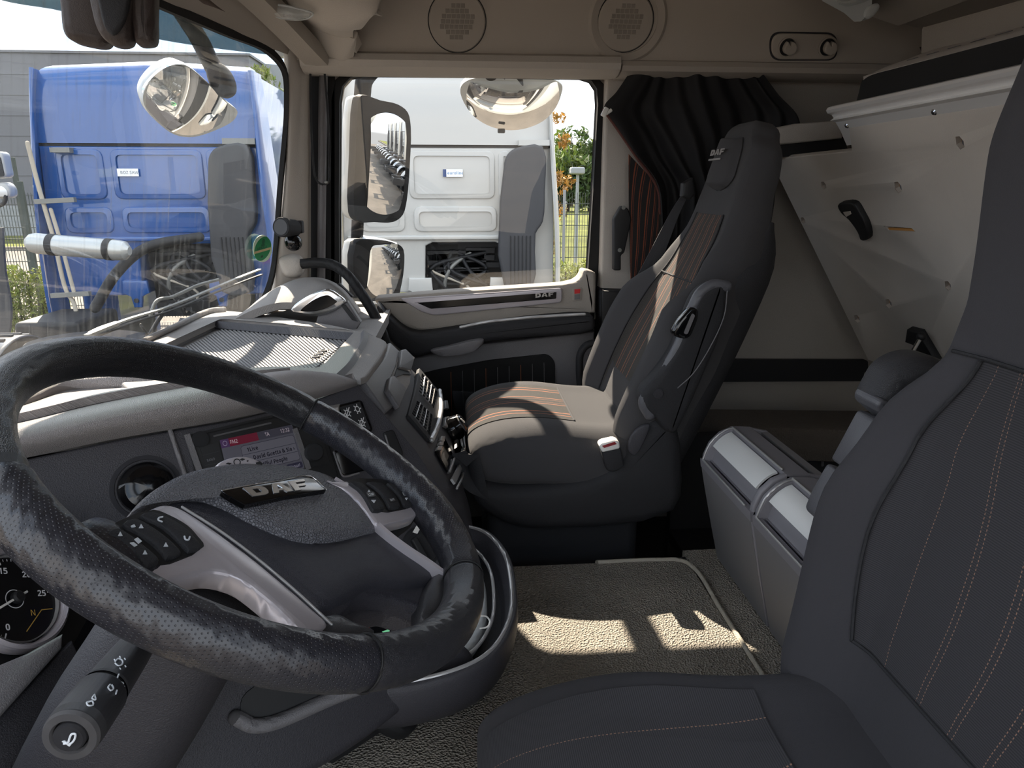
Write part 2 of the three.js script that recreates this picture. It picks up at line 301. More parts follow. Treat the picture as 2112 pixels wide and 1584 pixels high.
mk('board', { map: toned(0xc2bab1, 0.05, 1.2), roughness: 0.7, bump: gPlast, bs: 0.0003 });
mk('board_core', { color: 0xc08a4a, roughness: 0.9 });
mk('carpet', { map: toned(0x989186, 0.14, 0.9), roughness: 1, bump: sized(T.carpet, 0.19), bs: 0.006 });
mk('carpet_dark', { color: 0x5c544c, roughness: 1, bump: sized(T.carpet, 0.2), bs: 0.002 });
mk('strip', { color: 0xb5ad9e, roughness: 0.8, bump: sized(T.carpet, 0.1), bs: 0.001 });
mk('mattress', { color: 0xb2aaa2, roughness: 0.95, bump: sized(T.weave, 0.1), bs: 0.001 });
mk('white_plastic', { color: 0xe6e4df, roughness: 0.4 });
mk('grey_plastic', { color: 0xb4b8b9, roughness: 0.4 });
mk('red', { color: 0xc41e22, roughness: 0.4 });
mk('glass', { phys: true, color: 0xffffff, roughness: 0, transmission: 1, thickness: 0, ior: 1.5 });
mk('glass_tint', { phys: true, color: 0xe9f1ee, roughness: 0, transmission: 1, thickness: 0, ior: 1.5 });
mk('mirror', { color: 0xe8eaea, roughness: 0.012, metalness: 1 });
mk('clear_plastic', { phys: true, color: 0xf2f4f4, roughness: 0.12, transmission: 0.75, thickness: 0, ior: 1.45 });
mk('mirror_black', { color: 0x17181a, roughness: 0.7, phys: true, specularIntensity: 0.35 });
mk('truck_white', { phys: true, color: 0xb2b2ae, roughness: 0.35, clearcoat: 0.6, clearcoatRoughness: 0.08 });
mk('truck_blue', { phys: true, color: new THREE.Color().setRGB(0.006, 0.07, 0.27), roughness: 0.3, clearcoat: 1, clearcoatRoughness: 0.03 });
mk('engine', { color: 0x131417, roughness: 0.6 });
mk('intake', { color: 0x3a3b3e, roughness: 0.6 });
mk('tank', { color: 0xb4b7b5, roughness: 0.3, metalness: 0.5 });
mk('steel', { color: 0x82837f, roughness: 0.5, metalness: 0.4 });
mk('mudguard', { color: 0x1c2026, roughness: 0.28, phys: true, clearcoat: 1, clearcoatRoughness: 0.1 });
mk('tyre', { color: 0x121212, roughness: 0.85 });
mk('asphalt', { map: toned(0x5a534b, 0.22, 6), roughness: 0.95, bump: sized(T.mottle, 1.2), bs: 0.01 });
mk('paving', { map: toned(0x746d64, 0.16, 5), roughness: 0.95 });
mk('lawn', { map: toned(0x7b8034, 0.3, 9), roughness: 1, bump: sized(T.carpet, 0.7), bs: 0.05 });
mk('fence', { color: 0x3c443f, roughness: 0.6 });
mk('facade', { color: 0x707175, roughness: 0.6, metalness: 0.1 });
mk('facade_pale', { color: 0x8d9195, roughness: 0.6 });
mk('bark', { color: 0x5c5044, roughness: 0.95, bump: sized(T.carpet, 0.4), bs: 0.02 });
for (const [n, c] of [['leaf_green', 0x687b2f], ['leaf_dark', 0x425a26], ['leaf_autumn', 0x9c742d], ['leaf_hedge', 0x828e3a]]) mk(n, { color: c, roughness: 0.85, phys: true, transmission: 0.3, thickness: 0, side: THREE.DoubleSide });

// printed faces: canvas -> material
function print(name, w, h, draw, o = {}) {
  const c = document.createElement('canvas'); c.width = w; c.height = h; const x = c.getContext('2d'); draw(x, w, h);
  const t = new THREE.CanvasTexture(c); t.colorSpace = THREE.SRGBColorSpace; t.magFilter = THREE.LinearFilter;
  const m = new THREE.MeshStandardMaterial({ map: t, roughness: o.rough ?? 0.5, metalness: o.metal ?? 0 }); m.name = name;
  if (o.glow) { m.emissive = new THREE.Color(1, 1, 1); m.emissiveMap = t; m.emissiveIntensity = o.glow; }
  return m;
}
const bgText = (bg) => (x, w, h) => { x.fillStyle = bg; x.fillRect(0, 0, w, h); };
mk('stripe', { color: 0x8a5338, roughness: 0.9 });
mk('stitch', { color: 0xb08a70, roughness: 0.9 });
mk('icon_red', { color: 0xb84a3c, emissive: 0xb84a3c, emissiveIntensity: 0.35 }); mk('icon_green', { color: 0x69b585, emissive: 0x69b585, emissiveIntensity: 0.35 });
// raised block letters D A F over four corners (top left, top right, bottom right, bottom left)
function letters(parent, name, c4, m, h = 0.0015, skew = 0) {
  const glyph = { D: [[[0, 0], [0.2, 0], [0.27, 0.12], [0.3, 0.35], [0.3, 0.65], [0.27, 0.88], [0.2, 1], [0, 1]], [[0.1, 0.3], [0.1, 0.7], [0.17, 0.7], [0.2, 0.6], [0.2, 0.4], [0.17, 0.3]]], A: [[[0.33, 0], [0.43, 0], [0.46, 0.22], [0.55, 0.22], [0.57, 0], [0.68, 0], [0.57, 1], [0.44, 1]], [[0.47, 0.42], [0.505, 0.75], [0.54, 0.42]]], F: [[[0.71, 0], [0.82, 0], [0.82, 0.36], [0.96, 0.36], [0.96, 0.6], [0.82, 0.6], [0.82, 0.76], [1, 0.76], [1, 1], [0.71, 1]]] };
  const [a, b, c, d] = c4, at = ([u, v]) => d.clone().lerp(c, u).lerp(a.clone().lerp(b, u), v);
  const f = frameOf(c4, {});
  for (const k of 'DAF') { const [o, i] = glyph[k]; part(parent, name, plate(o.map(at), h * 2, { n: f.n, lift: h, bevel: h * 0.3, seg: 1, holes: i ? [i.map(at)] : [] }), m); }
}
mk('symbol', { color: 0xcfd4da, roughness: 0.6 });
for (const [k, s] of [['txt_off', 'OFF'], ['txt_lim', 'LIM'], ['txt_res', 'RES']]) M[k] = print(k, 128, 72, (x, w, h) => { bgText('#1c1c1f')(x, w, h); x.fillStyle = '#c3c9cf'; x.font = 'bold 52px sans-serif'; x.textAlign = 'center'; x.fillText(s, w / 2, 54); });
mk('belt', { color: 0x3a3a3d, roughness: 0.8, bump: sized(T.ribs, 0.05), bs: 0.0004 });
mk('red_dark', { color: 0x8e2a30, roughness: 0.5 });
mk('curtain', { color: 0x151416, roughness: 0.75, bump: sized(T.weave, 0.05), bs: 0.0004 });
mk('stripe_dark', { color: 0x53302a, roughness: 0.9 });
mk('blind', { color: 0x5d4f49, roughness: 0.7 });
mk('housing', { color: 0x3b322f, roughness: 0.55, bump: gPlast, bs: 0.0004 });
M.lining = new THREE.MeshStandardMaterial({ roughness: 0.9, map: tex(256, (x, y) => { const s = mod(x * 5 + 1.2 * y, 1), k = s < 0.14 || (s > 0.3 && s < 0.36) ? 1 : 0; return k ? [0.5, 0.27, 0.18] : [0.13, 0.12, 0.12]; }, { srgb: true }) }); M.lining.name = 'striped_lining';
mk('visor', { phys: true, color: 0x8b999c, roughness: 0, transmission: 0.92, thickness: 0, ior: 1.4 });
mk('tail_red', { color: 0xb01a20, roughness: 0.25 }); mk('tail_amber', { color: 0xd8812a, roughness: 0.25 });

// ================================================================ the yard outside
const slabBox = (x0, x1, y0, y1, z0, z1) => new THREE.BoxGeometry(x1 - x0, y1 - y0, z1 - z0).translate((x0 + x1) / 2, (y0 + y1) / 2, (z0 + z1) / 2);
{
  const g = structure('ground', 'grey asphalt of the truck yard');
  part(g, 'asphalt', boxUV(slabBox(-40, 60, -0.3, 0, -13.2, 60), true), M.asphalt);
  part(g, 'pavement_strip', boxUV(slabBox(-60, 90, -0.3, 0.02, -33, -13.2), true), M.paving);
  const l = structure('lawn', 'bright green lawn beyond the fence'); part(l, 'lawn_surface', boxUV(slabBox(-1.5, 90, -0.3, 0.1, -110, -13.8), true), M.lawn);
  part(l, 'lawn_surface', boxUV(slabBox(-90, -1.5, -0.3, 0.1, -46, -31), true), M.lawn);
  part(l, 'kerb', boxUV(slabBox(-90, -1.5, -0.3, 0.16, -31, -30.7), true), M.paving);
  part(l, 'path', boxUV(slabBox(-90, 90, -0.3, 0.06, -120, -46), true), M.lawn);
}
// ---- the trucks in the row across the yard: backs of the cabs turned to us
function truck(name, label, x0, body, kind, zb = -8.3, detail = true) {
  const t = thing(name, label, 'truck', V(x0, 0, zb), detail ? undefined : 'white trucks parked in the row behind'), L = (x, y, z = 0) => V(x0 + x, y, zb + z), r = (a, rr) => rounded(a.map(([x, y]) => L(x, y, a.z ?? 0)), rr, 4);
  const R = (x1, x2, y1, y2, z, rr) => rounded([L(x1, y1, z), L(x2, y1, z), L(x2, y2, z), L(x1, y2, z)], rr, 4), N = V(0, 0, 1);
  // lower cab with the opening over the engine
  const wall = [[-1.16, 2.85], [1.16, 2.85], [1.2, 1.9], [1.2, 1.25], [0.64, 1.25], [0.6, 1.78], [0.52, 1.82], [-0.2, 1.82], [-0.28, 1.78], [-0.3, 1.25], [-1.2, 1.25], [-1.2, 1.9]].map(([x, y]) => L(x, y));
  part(t, 'cab_wall', plate(wall, 0.06, { n: N, bevel: 0.02 }), body);
  part(t, 'roof_panel', loft([[-1.16, 2.88, 0], [-1.15, 3.3, -0.03], [-1.13, 3.55, -0.1], [-1.06, 3.66, -0.22], [-0.98, 3.72, -0.5]].map(([x, y, z]) => [L(x, y, z), L(0, y + (y > 3.4 ? 0.05 : 0), z + 0.02), L(-x, y, z), L(-x, y, z - 0.2), L(x, y, z - 0.2)]), { sub: 3, crease: 0.5 }), body);
  part(t, 'cab_shell', [slabBox(x0 - 1.19, x0 + 1.19, 1.84, 2.86, zb - 2.1, zb - 0.06), slabBox(x0 - 1.19, x0 - 0.32, 1.25, 1.84, zb - 2.1, zb - 0.06), slabBox(x0 + 0.66, x0 + 1.19, 1.25, 1.84, zb - 2.1, zb - 0.06), slabBox(x0 - 0.32, x0 + 0.66, 1.25, 1.84, zb - 2.1, zb - 1.3), slabBox(x0 - 1.1, x0 + 1.1, 2.86, 3.6, zb - 2.0, zb - 0.3)], body);
  if (!detail) {
    part(t, 'windscreen', plate([L(-1.08, 1.95, -2.101), L(1.08, 1.95, -2.101), L(1.05, 2.85, -2.101), L(-1.05, 2.85, -2.101)], 0.02, { n: V(0, 0, -1) }), M.black_gloss);
  }
  part(t, 'seam', slabBox(x0 - 1.17, x0 + 1.17, 2.85, 2.885, zb - 0.06, zb - 0.015), M.engine);
  const frame = (x1, x2, y1, y2) => plate(R(x1, x2, y1, y2, 0.018, 0.09), 0.03, { n: N, bevel: 0.012, holes: [R(x1 + 0.045, x2 - 0.045, y1 - 0.045, y2 + 0.045, 0.018, 0.07)] });
  part(t, 'pressed_panel', frame(-0.44, 0.52, 2.82, 2.3), body); part(t, 'pressed_panel', frame(-0.4, 0.54, 2.22, 1.94), body);
  part(t, 'pressed_panel', frame(-1.0, -0.5, 2.22, 1.94), body); part(t, 'pressed_panel', frame(-1.0, -0.52, 2.82, 2.3), body); part(t, 'pressed_panel', frame(0.56, 0.7, 2.82, 2.3), body);
  part(t, 'ledge', plate([L(-1.15, 1.9, 0.04), L(0.62, 1.9, 0.04), L(0.62, 1.85, 0.04), L(-1.15, 1.85, 0.04)], 0.06, { n: N, bevel: 0.015 }), body);
  for (const [a, b] of [[-0.46, -0.24], [0.48, 0.68]]) {
    const m = (a + b) / 2;
    const lk = part(t, 'cab_lock', plate([[a - 0.02, 1.42], [b + 0.02, 1.42], [b + 0.03, 1.28], [m + 0.06, 1.24], [m + 0.04, 1.12], [m - 0.04, 1.12], [m - 0.06, 1.24], [a - 0.03, 1.28]].map(([x, y]) => L(x, y, 0.05)), 0.06, { n: N, bevel: 0.01 }), body);
    part(lk, 'lock_pin', rod(L(m, 1.2, 0.05), L(m, 1.2, 0.075), 0.025), M.engine);
  }
  const stk = part(t, 'sticker', quad([L(-0.08 + kind.sx, 2.62, 0.02), L(0.14 + kind.sx, 2.62, 0.02), L(0.14 + kind.sx, 2.54, 0.02), L(-0.08 + kind.sx, 2.54, 0.02)], { lift: 0.004, th: 0.004 }), kind.print);
  // engine and gearbox in the opening
  const eng = [slabBox(x0 - 0.3, x0 + 0.62, 0.95, 1.8, zb - 1.2, zb - 0.35)];
  seed = 11; for (let i = 0; i < (detail ? 26 : 4); i++) eng.push(slabBox(x0 + RN(-0.3, 0.3), x0 + RN(0.32, 0.6), 0, 0.06, 0, 0.1).translate(0, RN(1.0, 1.7), zb - 0.32));
  part(t, 'engine_block', eng, M.engine);
  if (detail) for (let i = 0; i < 7; i++) part(t, 'engine_hose', tube([L(RN(-0.25, 0.5), 1.7, -0.25), L(RN(-0.25, 0.5), 1.5, -0.16), L(RN(-0.25, 0.5), 1.25, -0.2), L(RN(-0.25, 0.5), 1.0, -0.3)], RN(0.012, 0.03), { rad: 8 }), i === 2 ? M.strip : i === 5 ? M.steel : M.engine);
  // air intake
  const ix = [[0.62, 2.68], [0.66, 2.78], [0.74, 2.84], [1.04, 2.86], [1.07, 2.4], [1.05, 2.05], [0.97, 1.92], [0.94, 1.3], [0.62, 1.3]].map(([x, y]) => L(x, y, 0.17));
  const air = part(t, 'air_intake', plate(smooth(ix, 3), 0.15, { n: N, bevel: 0.03 }), M.intake);
  if (detail) for (let i = 0; i < 6; i++) part(air, 'intake_rib', slabBox(x0 + 0.68 + i * 0.045, x0 + 0.69 + i * 0.045, 1.36, 1.9, zb + 0.168, zb + 0.182), M.engine);
  part(t, 'intake_bracket', [slabBox(x0 + 0.78, x0 + 1.12, 2.87, 2.93, zb, zb + 0.12)], kind.bracket);
  part(t, 'intake_bracket', [slabBox(x0 - 1.0, x0 - 0.8, 2.78, 2.83, zb, zb + 0.1)], kind.bracket);
  // side deflector fins
  for (const s of [-1, 1]) {
    const fin = [[1.12, 3.62, 0], [1.15, 3.3, 0.06], [1.2, 2.6, 0.18], [1.25, 1.9, 0.22], [1.27, 1.2, 0.22], [1.27, 0.75, 0.18]];
    part(t, 'side_fin', patch([fin.map(([x, y, z]) => L(s * (x + 0.02), y, -0.3)), fin.map(([x, y, z]) => L(s * x, y, z * 0.5)), fin.map(([x, y, z]) => L(s * (x - 0.04), y, z))], 0.03, { nu: 14, nv: 8, n: V(s, 0, 0.4) }), body);
    part(t, 'step_skirt', slabBox(x0 + s * 1.0 - 0.2, x0 + s * 1.0 + 0.2, 0.4, 1.25, zb - 1.6, zb - 0.5), body);
  }
  // frame, rear wheels and mudguards towards us
  part(t, 'chassis_frame', [slabBox(x0 - 0.45, x0 - 0.36, 0.72, 0.98, zb - 0.4, zb + 3.4), slabBox(x0 + 0.36, x0 + 0.45, 0.72, 0.98, zb - 0.4, zb + 3.4), ...[0.6, 1.6, 2.6, 3.3].map((q) => slabBox(x0 - 0.4, x0 + 0.4, 0.76, 0.94, zb + q, zb + q + 0.1))], M.engine);
  part(t, 'battery_box', box(x0 - 0.85, 0.82, zb + 0.55, 0.62, 0.62, 0.9, 0.05), M.engine); part(t, 'fuel_tank', box(x0 + 0.85, 0.8, zb + 0.6, 0.6, 0.6, 1.0, 0.12), M.mudguard);
  part(t, 'fifth_wheel', [new THREE.CylinderGeometry(0.46, 0.5, 0.07, 28).translate(x0, 1.1, zb + 1.95), slabBox(x0 - 0.36, x0 + 0.36, 0.96, 1.07, zb + 1.65, zb + 2.25)], M.engine);
  for (const s of [-1, 1]) {
    for (const wz of [-1.2, 1.95]) {
      const w = part(t, 'wheel', lathe(L(s * (wz < 0 ? 0.85 : 0.56), 0.5, wz), V(s, 0, 0), [[0.25, 0], [0.45, 0], [0.5, 0.05], [0.5, wz < 0 ? 0.28 : 0.55], [0.45, wz < 0 ? 0.33 : 0.6], [0.28, wz < 0 ? 0.33 : 0.6]], 32), M.tyre);
      part(w, 'wheel_hub', lathe(L(s * (wz < 0 ? 0.95 : 0.9), 0.5, wz), V(s, 0, 0), [[0.001, 0.14], [0.12, 0.14], [0.15, 0.02], [0.28, 0.05], [0.3, 0.2], [0.27, 0.2]], 24), M.steel);
    }
    const arc = (a) => [Math.cos(a) * 0.68, Math.sin(a) * 0.68], rows = [-0.32, -0.3, 0, 0.3, 0.32].map((dx) => Array.from({ length: 13 }, (_, i) => { const [z, y] = arc(0.25 + i / 12 * 2.64); return L(s * 0.86 + dx, 0.5 + y * (Math.abs(dx) > 0.31 ? 0.95 : 1), 1.95 + z * (Math.abs(dx) > 0.31 ? 0.95 : 1)); }));
    const mg = part(t, 'mudguard', patch(rows, 0.02, { nu: 40, nv: 12, n: V(0, 1, 0) }), M.mudguard);
    if (detail) for (let i = 1; i < 14; i++) { const [z, y] = arc(0.3 + i / 14 * 2.5); part(mg, 'rib', obox(L(s * 0.86 - 0.27, 0.51 + y, 1.95 + z), L(s * 0.86 + 0.27, 0.51 + y, 1.95 + z), 0.03, 0.014), M.mudguard); }
  }
  return t;
}
const stickerPrint = (txt, blue) => print('sticker_print', 256, 96, (x, w, h) => { bgText('#eef2f6')(x, w, h); if (blue) { x.fillStyle = '#1c3f74'; x.fillRect(0, 0, 44, h); } x.fillStyle = blue ? '#5d83ac' : '#8b9396'; x.font = 'bold 52px sans-serif'; x.fillText(txt, blue ? 56 : 34, 66); });
const blueTruck = truck('blue_truck', 'blue truck tractor seen from behind through the windscreen', -3.23, M.truck_blue, { sx: -0.3, print: stickerPrint('BOZ SAW8'), bracket: M.steel });
const whiteTruck = truck('white_truck', 'white truck tractor seen from behind through the passenger door window', -0.06, M.truck_white, { sx: 0.02, print: stickerPrint('euroline', true), bracket: M.truck_white });
{
  const x0 = -3.23, zb = -8.3, t = blueTruck, L = (x, y, z = 0) => V(x0 + x, y, zb + z);
  part(t, 'pipe', tube([L(-1.1, 2.86, 0.3), L(-1.06, 2.4, 0.3), L(-1.0, 1.9, 0.3), L(-0.96, 1.35, 0.3), L(-0.9, 1.2, 0.3), L(-0.92, 0.8, 0.3)], 0.022), M.strip);
  part(t, 'pipe', tube([L(-0.98, 2.2, 0.3), L(-0.94, 1.9, 0.3), L(-0.88, 1.3, 0.3)], 0.02), M.strip);
  for (const y of [2.28, 1.3]) part(t, 'pipe_bracket', obox(L(-1.12, y, 0.3), L(-0.72, y + 0.02, 0.3), 0.06, 0.05), M.steel);
  const tk = part(t, 'air_tank', lathe(L(-0.72, 1.93, 1.3), V(1, -0.08, 0.1), [[0.001, 0], [0.05, 0.01], [0.085, 0.05], [0.095, 0.1], [0.095, 0.85], [0.085, 0.92], [0.04, 0.96], [0.001, 0.96]], 28), M.tank);
  for (const s of [0.22, 0.74]) part(tk, 'strap', lathe(L(-0.72 + s, 1.93 - s * 0.08, 1.3 + s * 0.1), V(1, -0.08, 0.1), [[0.094, 0], [0.1, 0], [0.1, 0.06], [0.094, 0.06]], 28), M.engine);
  const tl = plane(V(0, 1, -4.6), V(0, 0, 1)), lamp = part(t, 'tail_lamp', plate(rounded(onP([[20, 800], [140, 780], [140, 830], [20, 855]], tl), 0.02), 0.08, { bevel: 0.01 }), M.tail_red);
  part(lamp, 'amber_lens', plate(onP([[20, 812], [60, 804], [60, 850], [20, 855]], tl, 0.002), 0.01, {}), M.tail_amber);
  part(t, 'lamp_bracket', obox(V(-2.75, 0.88, -4.68), V(-3.6, 0.88, -4.68), 0.05, 0.06), M.engine);
  part(t, 'hose_arch', tube([L(-0.25, 1.3, 1.2), L(-0.05, 1.62, 1.1), L(0.2, 1.85, 0.95), L(0.6, 1.93, 0.6)], 0.05), M.engine);
}
// a third tractor beside our own cab: only its mirror and flank show at the left edge
{
  const t = thing('truck', 'dark edge of a silver truck with its mirror pair at the left margin', 'truck', V(-6.6, 0, -8));
  const pl = -8.4;
  const m1 = part(t, 'mirror_housing', plate(rounded(onZ([[-60, 312], [4, 312], [10, 345], [15, 366], [-60, 372]], pl), 0.05), 0.16, { bevel: 0.03 }), M.truck_white);
  part(m1, 'mirror_glass', plate(rounded(onZ([[-60, 322], [0, 322], [6, 350], [9, 364], [-60, 366]], pl + 0.01), 0.03), 0.02, {}), M.black_gloss);
  const m2 = part(t, 'mirror_housing', plate(rounded(onZ([[-60, 376], [10, 376], [20, 388], [22, 408], [-60, 412]], pl), 0.06), 0.16, { bevel: 0.03 }), M.truck_white);
  part(m2, 'mirror_glass', plate(rounded(onZ([[-60, 384], [6, 384], [15, 394], [16, 405], [-60, 408]], pl + 0.01), 0.03), 0.02, {}), M.mirror);
  part(t, 'mirror_arm', tube(onZ([[-60, 424], [0, 424], [10, 416], [12, 405]], pl), 0.02), M.engine);
  part(t, 'door_skin', patch([onZ([[-90, 470], [-40, 470], [-10, 470], [4, 470]], pl), onZ([[-90, 560], [-40, 560], [-6, 560], [10, 560]], pl), onZ([[-90, 640], [-40, 640], [0, 640], [22, 640]], pl), onZ([[-90, 720], [-40, 720], [0, 720], [14, 720]], pl)], 0.04, {}), M.intake);
}
// row of tractors far behind on the passenger side: seen in the mirrors
for (let i = 0; i < 9; i++) {
  if (i === 0) { globalThis.rowTruck = truck('white_truck', 'white truck tractor in the row beyond, seen only in the mirrors', 3.4, M.truck_white, { sx: 0.02, print: M.truck_white, bracket: M.truck_white }, -8.3, false); continue; }
  const c = rowTruck.clone(); c.name = numbered('white_truck'); c.position.x = 3.4 + i * 3.4; c.userData = { ...rowTruck.userData }; scene.add(c);
}

// ---- warehouse
{
  const zf = -44, h = structure('building', 'long grey warehouse with panelled front'), top = Z(0, 108, zf).y;
  const x1 = Z(512, 112, zf).x;
  part(h, 'facade', slabBox(-70, x1, 0, top, zf - 20, zf), M.facade);
  for (let i = 1; i < 9; i++) part(h, 'cladding_joint', slabBox(-70, x1, top * i / 9 - 0.03, top * i / 9 + 0.03, zf, zf + 0.03), M.facade);
  part(h, 'roof_edge', slabBox(-70, x1 + 0.1, top, top + 0.12, zf - 20, zf + 0.1), M.facade);
  const a = Z(512, 112, zf), b = Z(588, 150, zf - 6);
  part(h, 'side_wing', plate([V(a.x, 0, zf - 0.2), V(b.x + 6, 0, zf - 6), V(b.x + 6, b.y - 1.6, zf - 6), V(b.x, b.y, zf - 6), V(a.x, a.y, zf - 0.2)], 0.3, { n: V(0.3, 0, 1) }), M.facade_pale);
  part(h, 'plinth_wall', slabBox(-70, -12, 0, 1.6, -40, -39.6), M.facade_pale);
}
// ---- mesh fence with posts
{
  const f = thing('mesh_fence', 'dark green wire mesh fence along the edge of the yard', 'fence', V(0, 0, -13.6)); const y1 = 2.35;
  const bars = [];
  for (let x = -9; x < -5; x += 0.05) bars.push(slabBox(x - 0.004, x + 0.004, 0.1, y1, -13.604, -13.596));
  for (let x = 0.8; x < 3; x += 0.05) bars.push(slabBox(x - 0.004, x + 0.004, 0.1, y1, -13.604, -13.596));
  for (let y = 0.15; y < y1; y += 0.2) bars.push(slabBox(-9, -5, y - 0.006, y + 0.006, -13.61, -13.59), slabBox(0.8, 3, y - 0.006, y + 0.006, -13.61, -13.59));
  const b = part(f, 'mesh_bars', bars, M.fence); b.userData.kind = 'stuff';
  for (const px of [66, -80]) { const p = Z(px, 500, -13.6); part(f, 'post', box(p.x, 1.27, -13.55, 0.08, 2.55, 0.06), M.fence); }
  for (const px of [1163]) { const p = Z(px, 420, -13.6); part(f, 'post', box(p.x, 1.2, -13.55, 0.05, 2.4, 0.05), M.facade_pale); }
  const q = Z(38, 400, -20); solo('fence_post', 'tall dark post standing beyond the mesh fence', 'post', box(q.x, 1.6, -20, 0.1, 3.2, 0.1), M.fence);
}
// ---- lamp post on the lawn
{
  const p = Z(1190, 420, -22), t = thing('lamp_post', 'pale lamp post with a square head on the lawn', 'lamp', V(p.x, 0.1, -22));
  part(t, 'pole', rod(V(p.x, 0.1, -22), V(p.x, 2.85, -22), 0.06, 0.045), M.facade_pale);
  part(t, 'lamp_head', box(p.x - 0.02, 2.95, -22, 0.42, 0.2, 0.4, 0.05), M.facade_pale);
}
// ---- foliage
const leafGeo = (() => { const s = new THREE.Shape(); s.moveTo(0, -1); s.quadraticCurveTo(0.7, 0, 0, 1); s.quadraticCurveTo(-0.7, 0, 0, -1); return new THREE.ShapeGeometry(s, 2); })();
function leaves(parent, blobs, count, size, m, tint = 0.35) {
  const im = new THREE.InstancedMesh(leafGeo, m, count), mt = new THREE.Matrix4(), q = new THREE.Quaternion(), e = new THREE.Euler(), c = new THREE.Color(), o = V(0, 0, 0); for (let p = parent; p && p !== scene; p = p.parent) o.add(p.position);
  for (let i = 0; i < count; i++) {
    const b = blobs[Math.floor(rnd() * blobs.length)], u = RN(-1, 1), a = RN(0, 6.283), r = Math.pow(rnd(), 0.45), s = Math.sqrt(1 - u * u);
    const p = V(b[0] + Math.cos(a) * s * r * b[3], b[1] + u * r * b[4], b[2] + Math.sin(a) * s * r * b[3]).sub(o);
    e.set(RN(0, 6.28), RN(0, 6.28), RN(0, 6.28)); const k = size * RN(0.7, 1.4);
    im.setMatrixAt(i, mt.compose(p, q.setFromEuler(e), V(k, k, k))); const v = RN(1 - tint, 1 + tint * 0.6); im.setColorAt(i, c.setRGB(v * RN(0.9, 1.15), v, v * 0.85));
  }
  im.name = 'foliage'; im.userData.kind = 'stuff'; im.castShadow = true; parent.add(im); return im;
}
function tree(name, label, x, z, h, r, m, count, size, group) {
  const t = thing(name, label, 'tree', V(x, 0, z), group), bl = [];
  part(t, 'trunk', loft([[0, 0.03], [0.3, 0.022], [0.7, 0.012], [1, 0.004]].map(([k, w]) => circle(w * h, 10).map(([a, b]) => V(x + a + Math.sin(k * 4) * 0.02 * h, k * h * 0.92, z + b)))), M.bark);
  for (let i = 0; i < 22; i++) { const k = RN(0.25, 1), w = r * Math.sin(Math.min(1, 1.15 - k * 0.75) * 2.2); bl.push([x + RN(-1, 1) * w, h * k, z + RN(-1, 1) * w, r * RN(0.25, 0.5), r * RN(0.25, 0.45)]); }
  seed += 7; leaves(t, bl, count, size, m); return t;
}
seed = 5;
const row = 'trees of the wood beyond the lawn';
tree('tree', 'slender yellow-green tree rising beside the blue truck', Z(572, 300, -16).x, -16, 4.6, 0.75, M.leaf_green, 9000, 0.07);
tree('tree', 'tall yellowing tree behind the front edge of the white truck', Z(728, 300, -15).x, -15, 6.4, 0.75, M.leaf_green, 9000, 0.08);
tree('tree', 'autumn tree with orange leaves showing past the rear of the white truck', Z(1118, 300, -14).x, -14.5, 4.6, 0.55, M.leaf_autumn, 1500, 0.06);
for (let i = 0; i < 16; i++) {
  const far = i % 2, px = 1120 + i * 9 + RN(-6, 6), z = far ? -105 : -80;
  tree('tree', 'dark tree in the row of woodland beyond the lawn', Z(px, 380, z).x, z, (far ? 10 : 6) * RN(0.75, 1.1), far ? 3.2 : 2.6, i % 3 ? M.leaf_dark : M.leaf_green, 900, 0.42, row);
}
for (let i = 0; i < 5; i++) tree('tree', 'dark tree standing behind the warehouse side of the yard', -8.6 + i * 2.1, -36 - i, 7.5 + RN(-1, 1.5), 2.2, M.leaf_green, 1500, 0.26, 'trees between the warehouse and the fence');
function hedge(label, x0, x1, z, h) {
  const t = thing('hedge', label, 'hedge', V((x0 + x1) / 2, 0, z)), bl = [];
  part(t, 'stems', Array.from({ length: 14 }, (_, i) => rod(V(x0 + (x1 - x0) * (i + 0.5) / 14, 0, z), V(x0 + (x1 - x0) * (i + 0.5) / 14 + RN(-0.1, 0.1), h * 0.8, z), 0.02, 0.01, 6)), M.bark);
  for (let x = x0; x < x1; x += 0.18) for (let k = 0; k < 4; k++) bl.push([x, h * (0.18 + 0.2 * k) + RN(-0.06, 0.06), z + RN(-0.2, 0.2), 0.22, 0.2]);
  leaves(t, bl, Math.round((x1 - x0) * 5200), 0.035, M.leaf_hedge, 0.45); return t;
}
hedge('trimmed yellow-green hedge left of the blue truck', Z(-60, 560, -12.4).x, Z(120, 560, -12.4).x, -12.4, 1.25);
hedge('trimmed yellow-green hedge past the rear of the white truck', Z(1085, 560, -12).x, Z(1290, 560, -12).x, -12, 1.35);



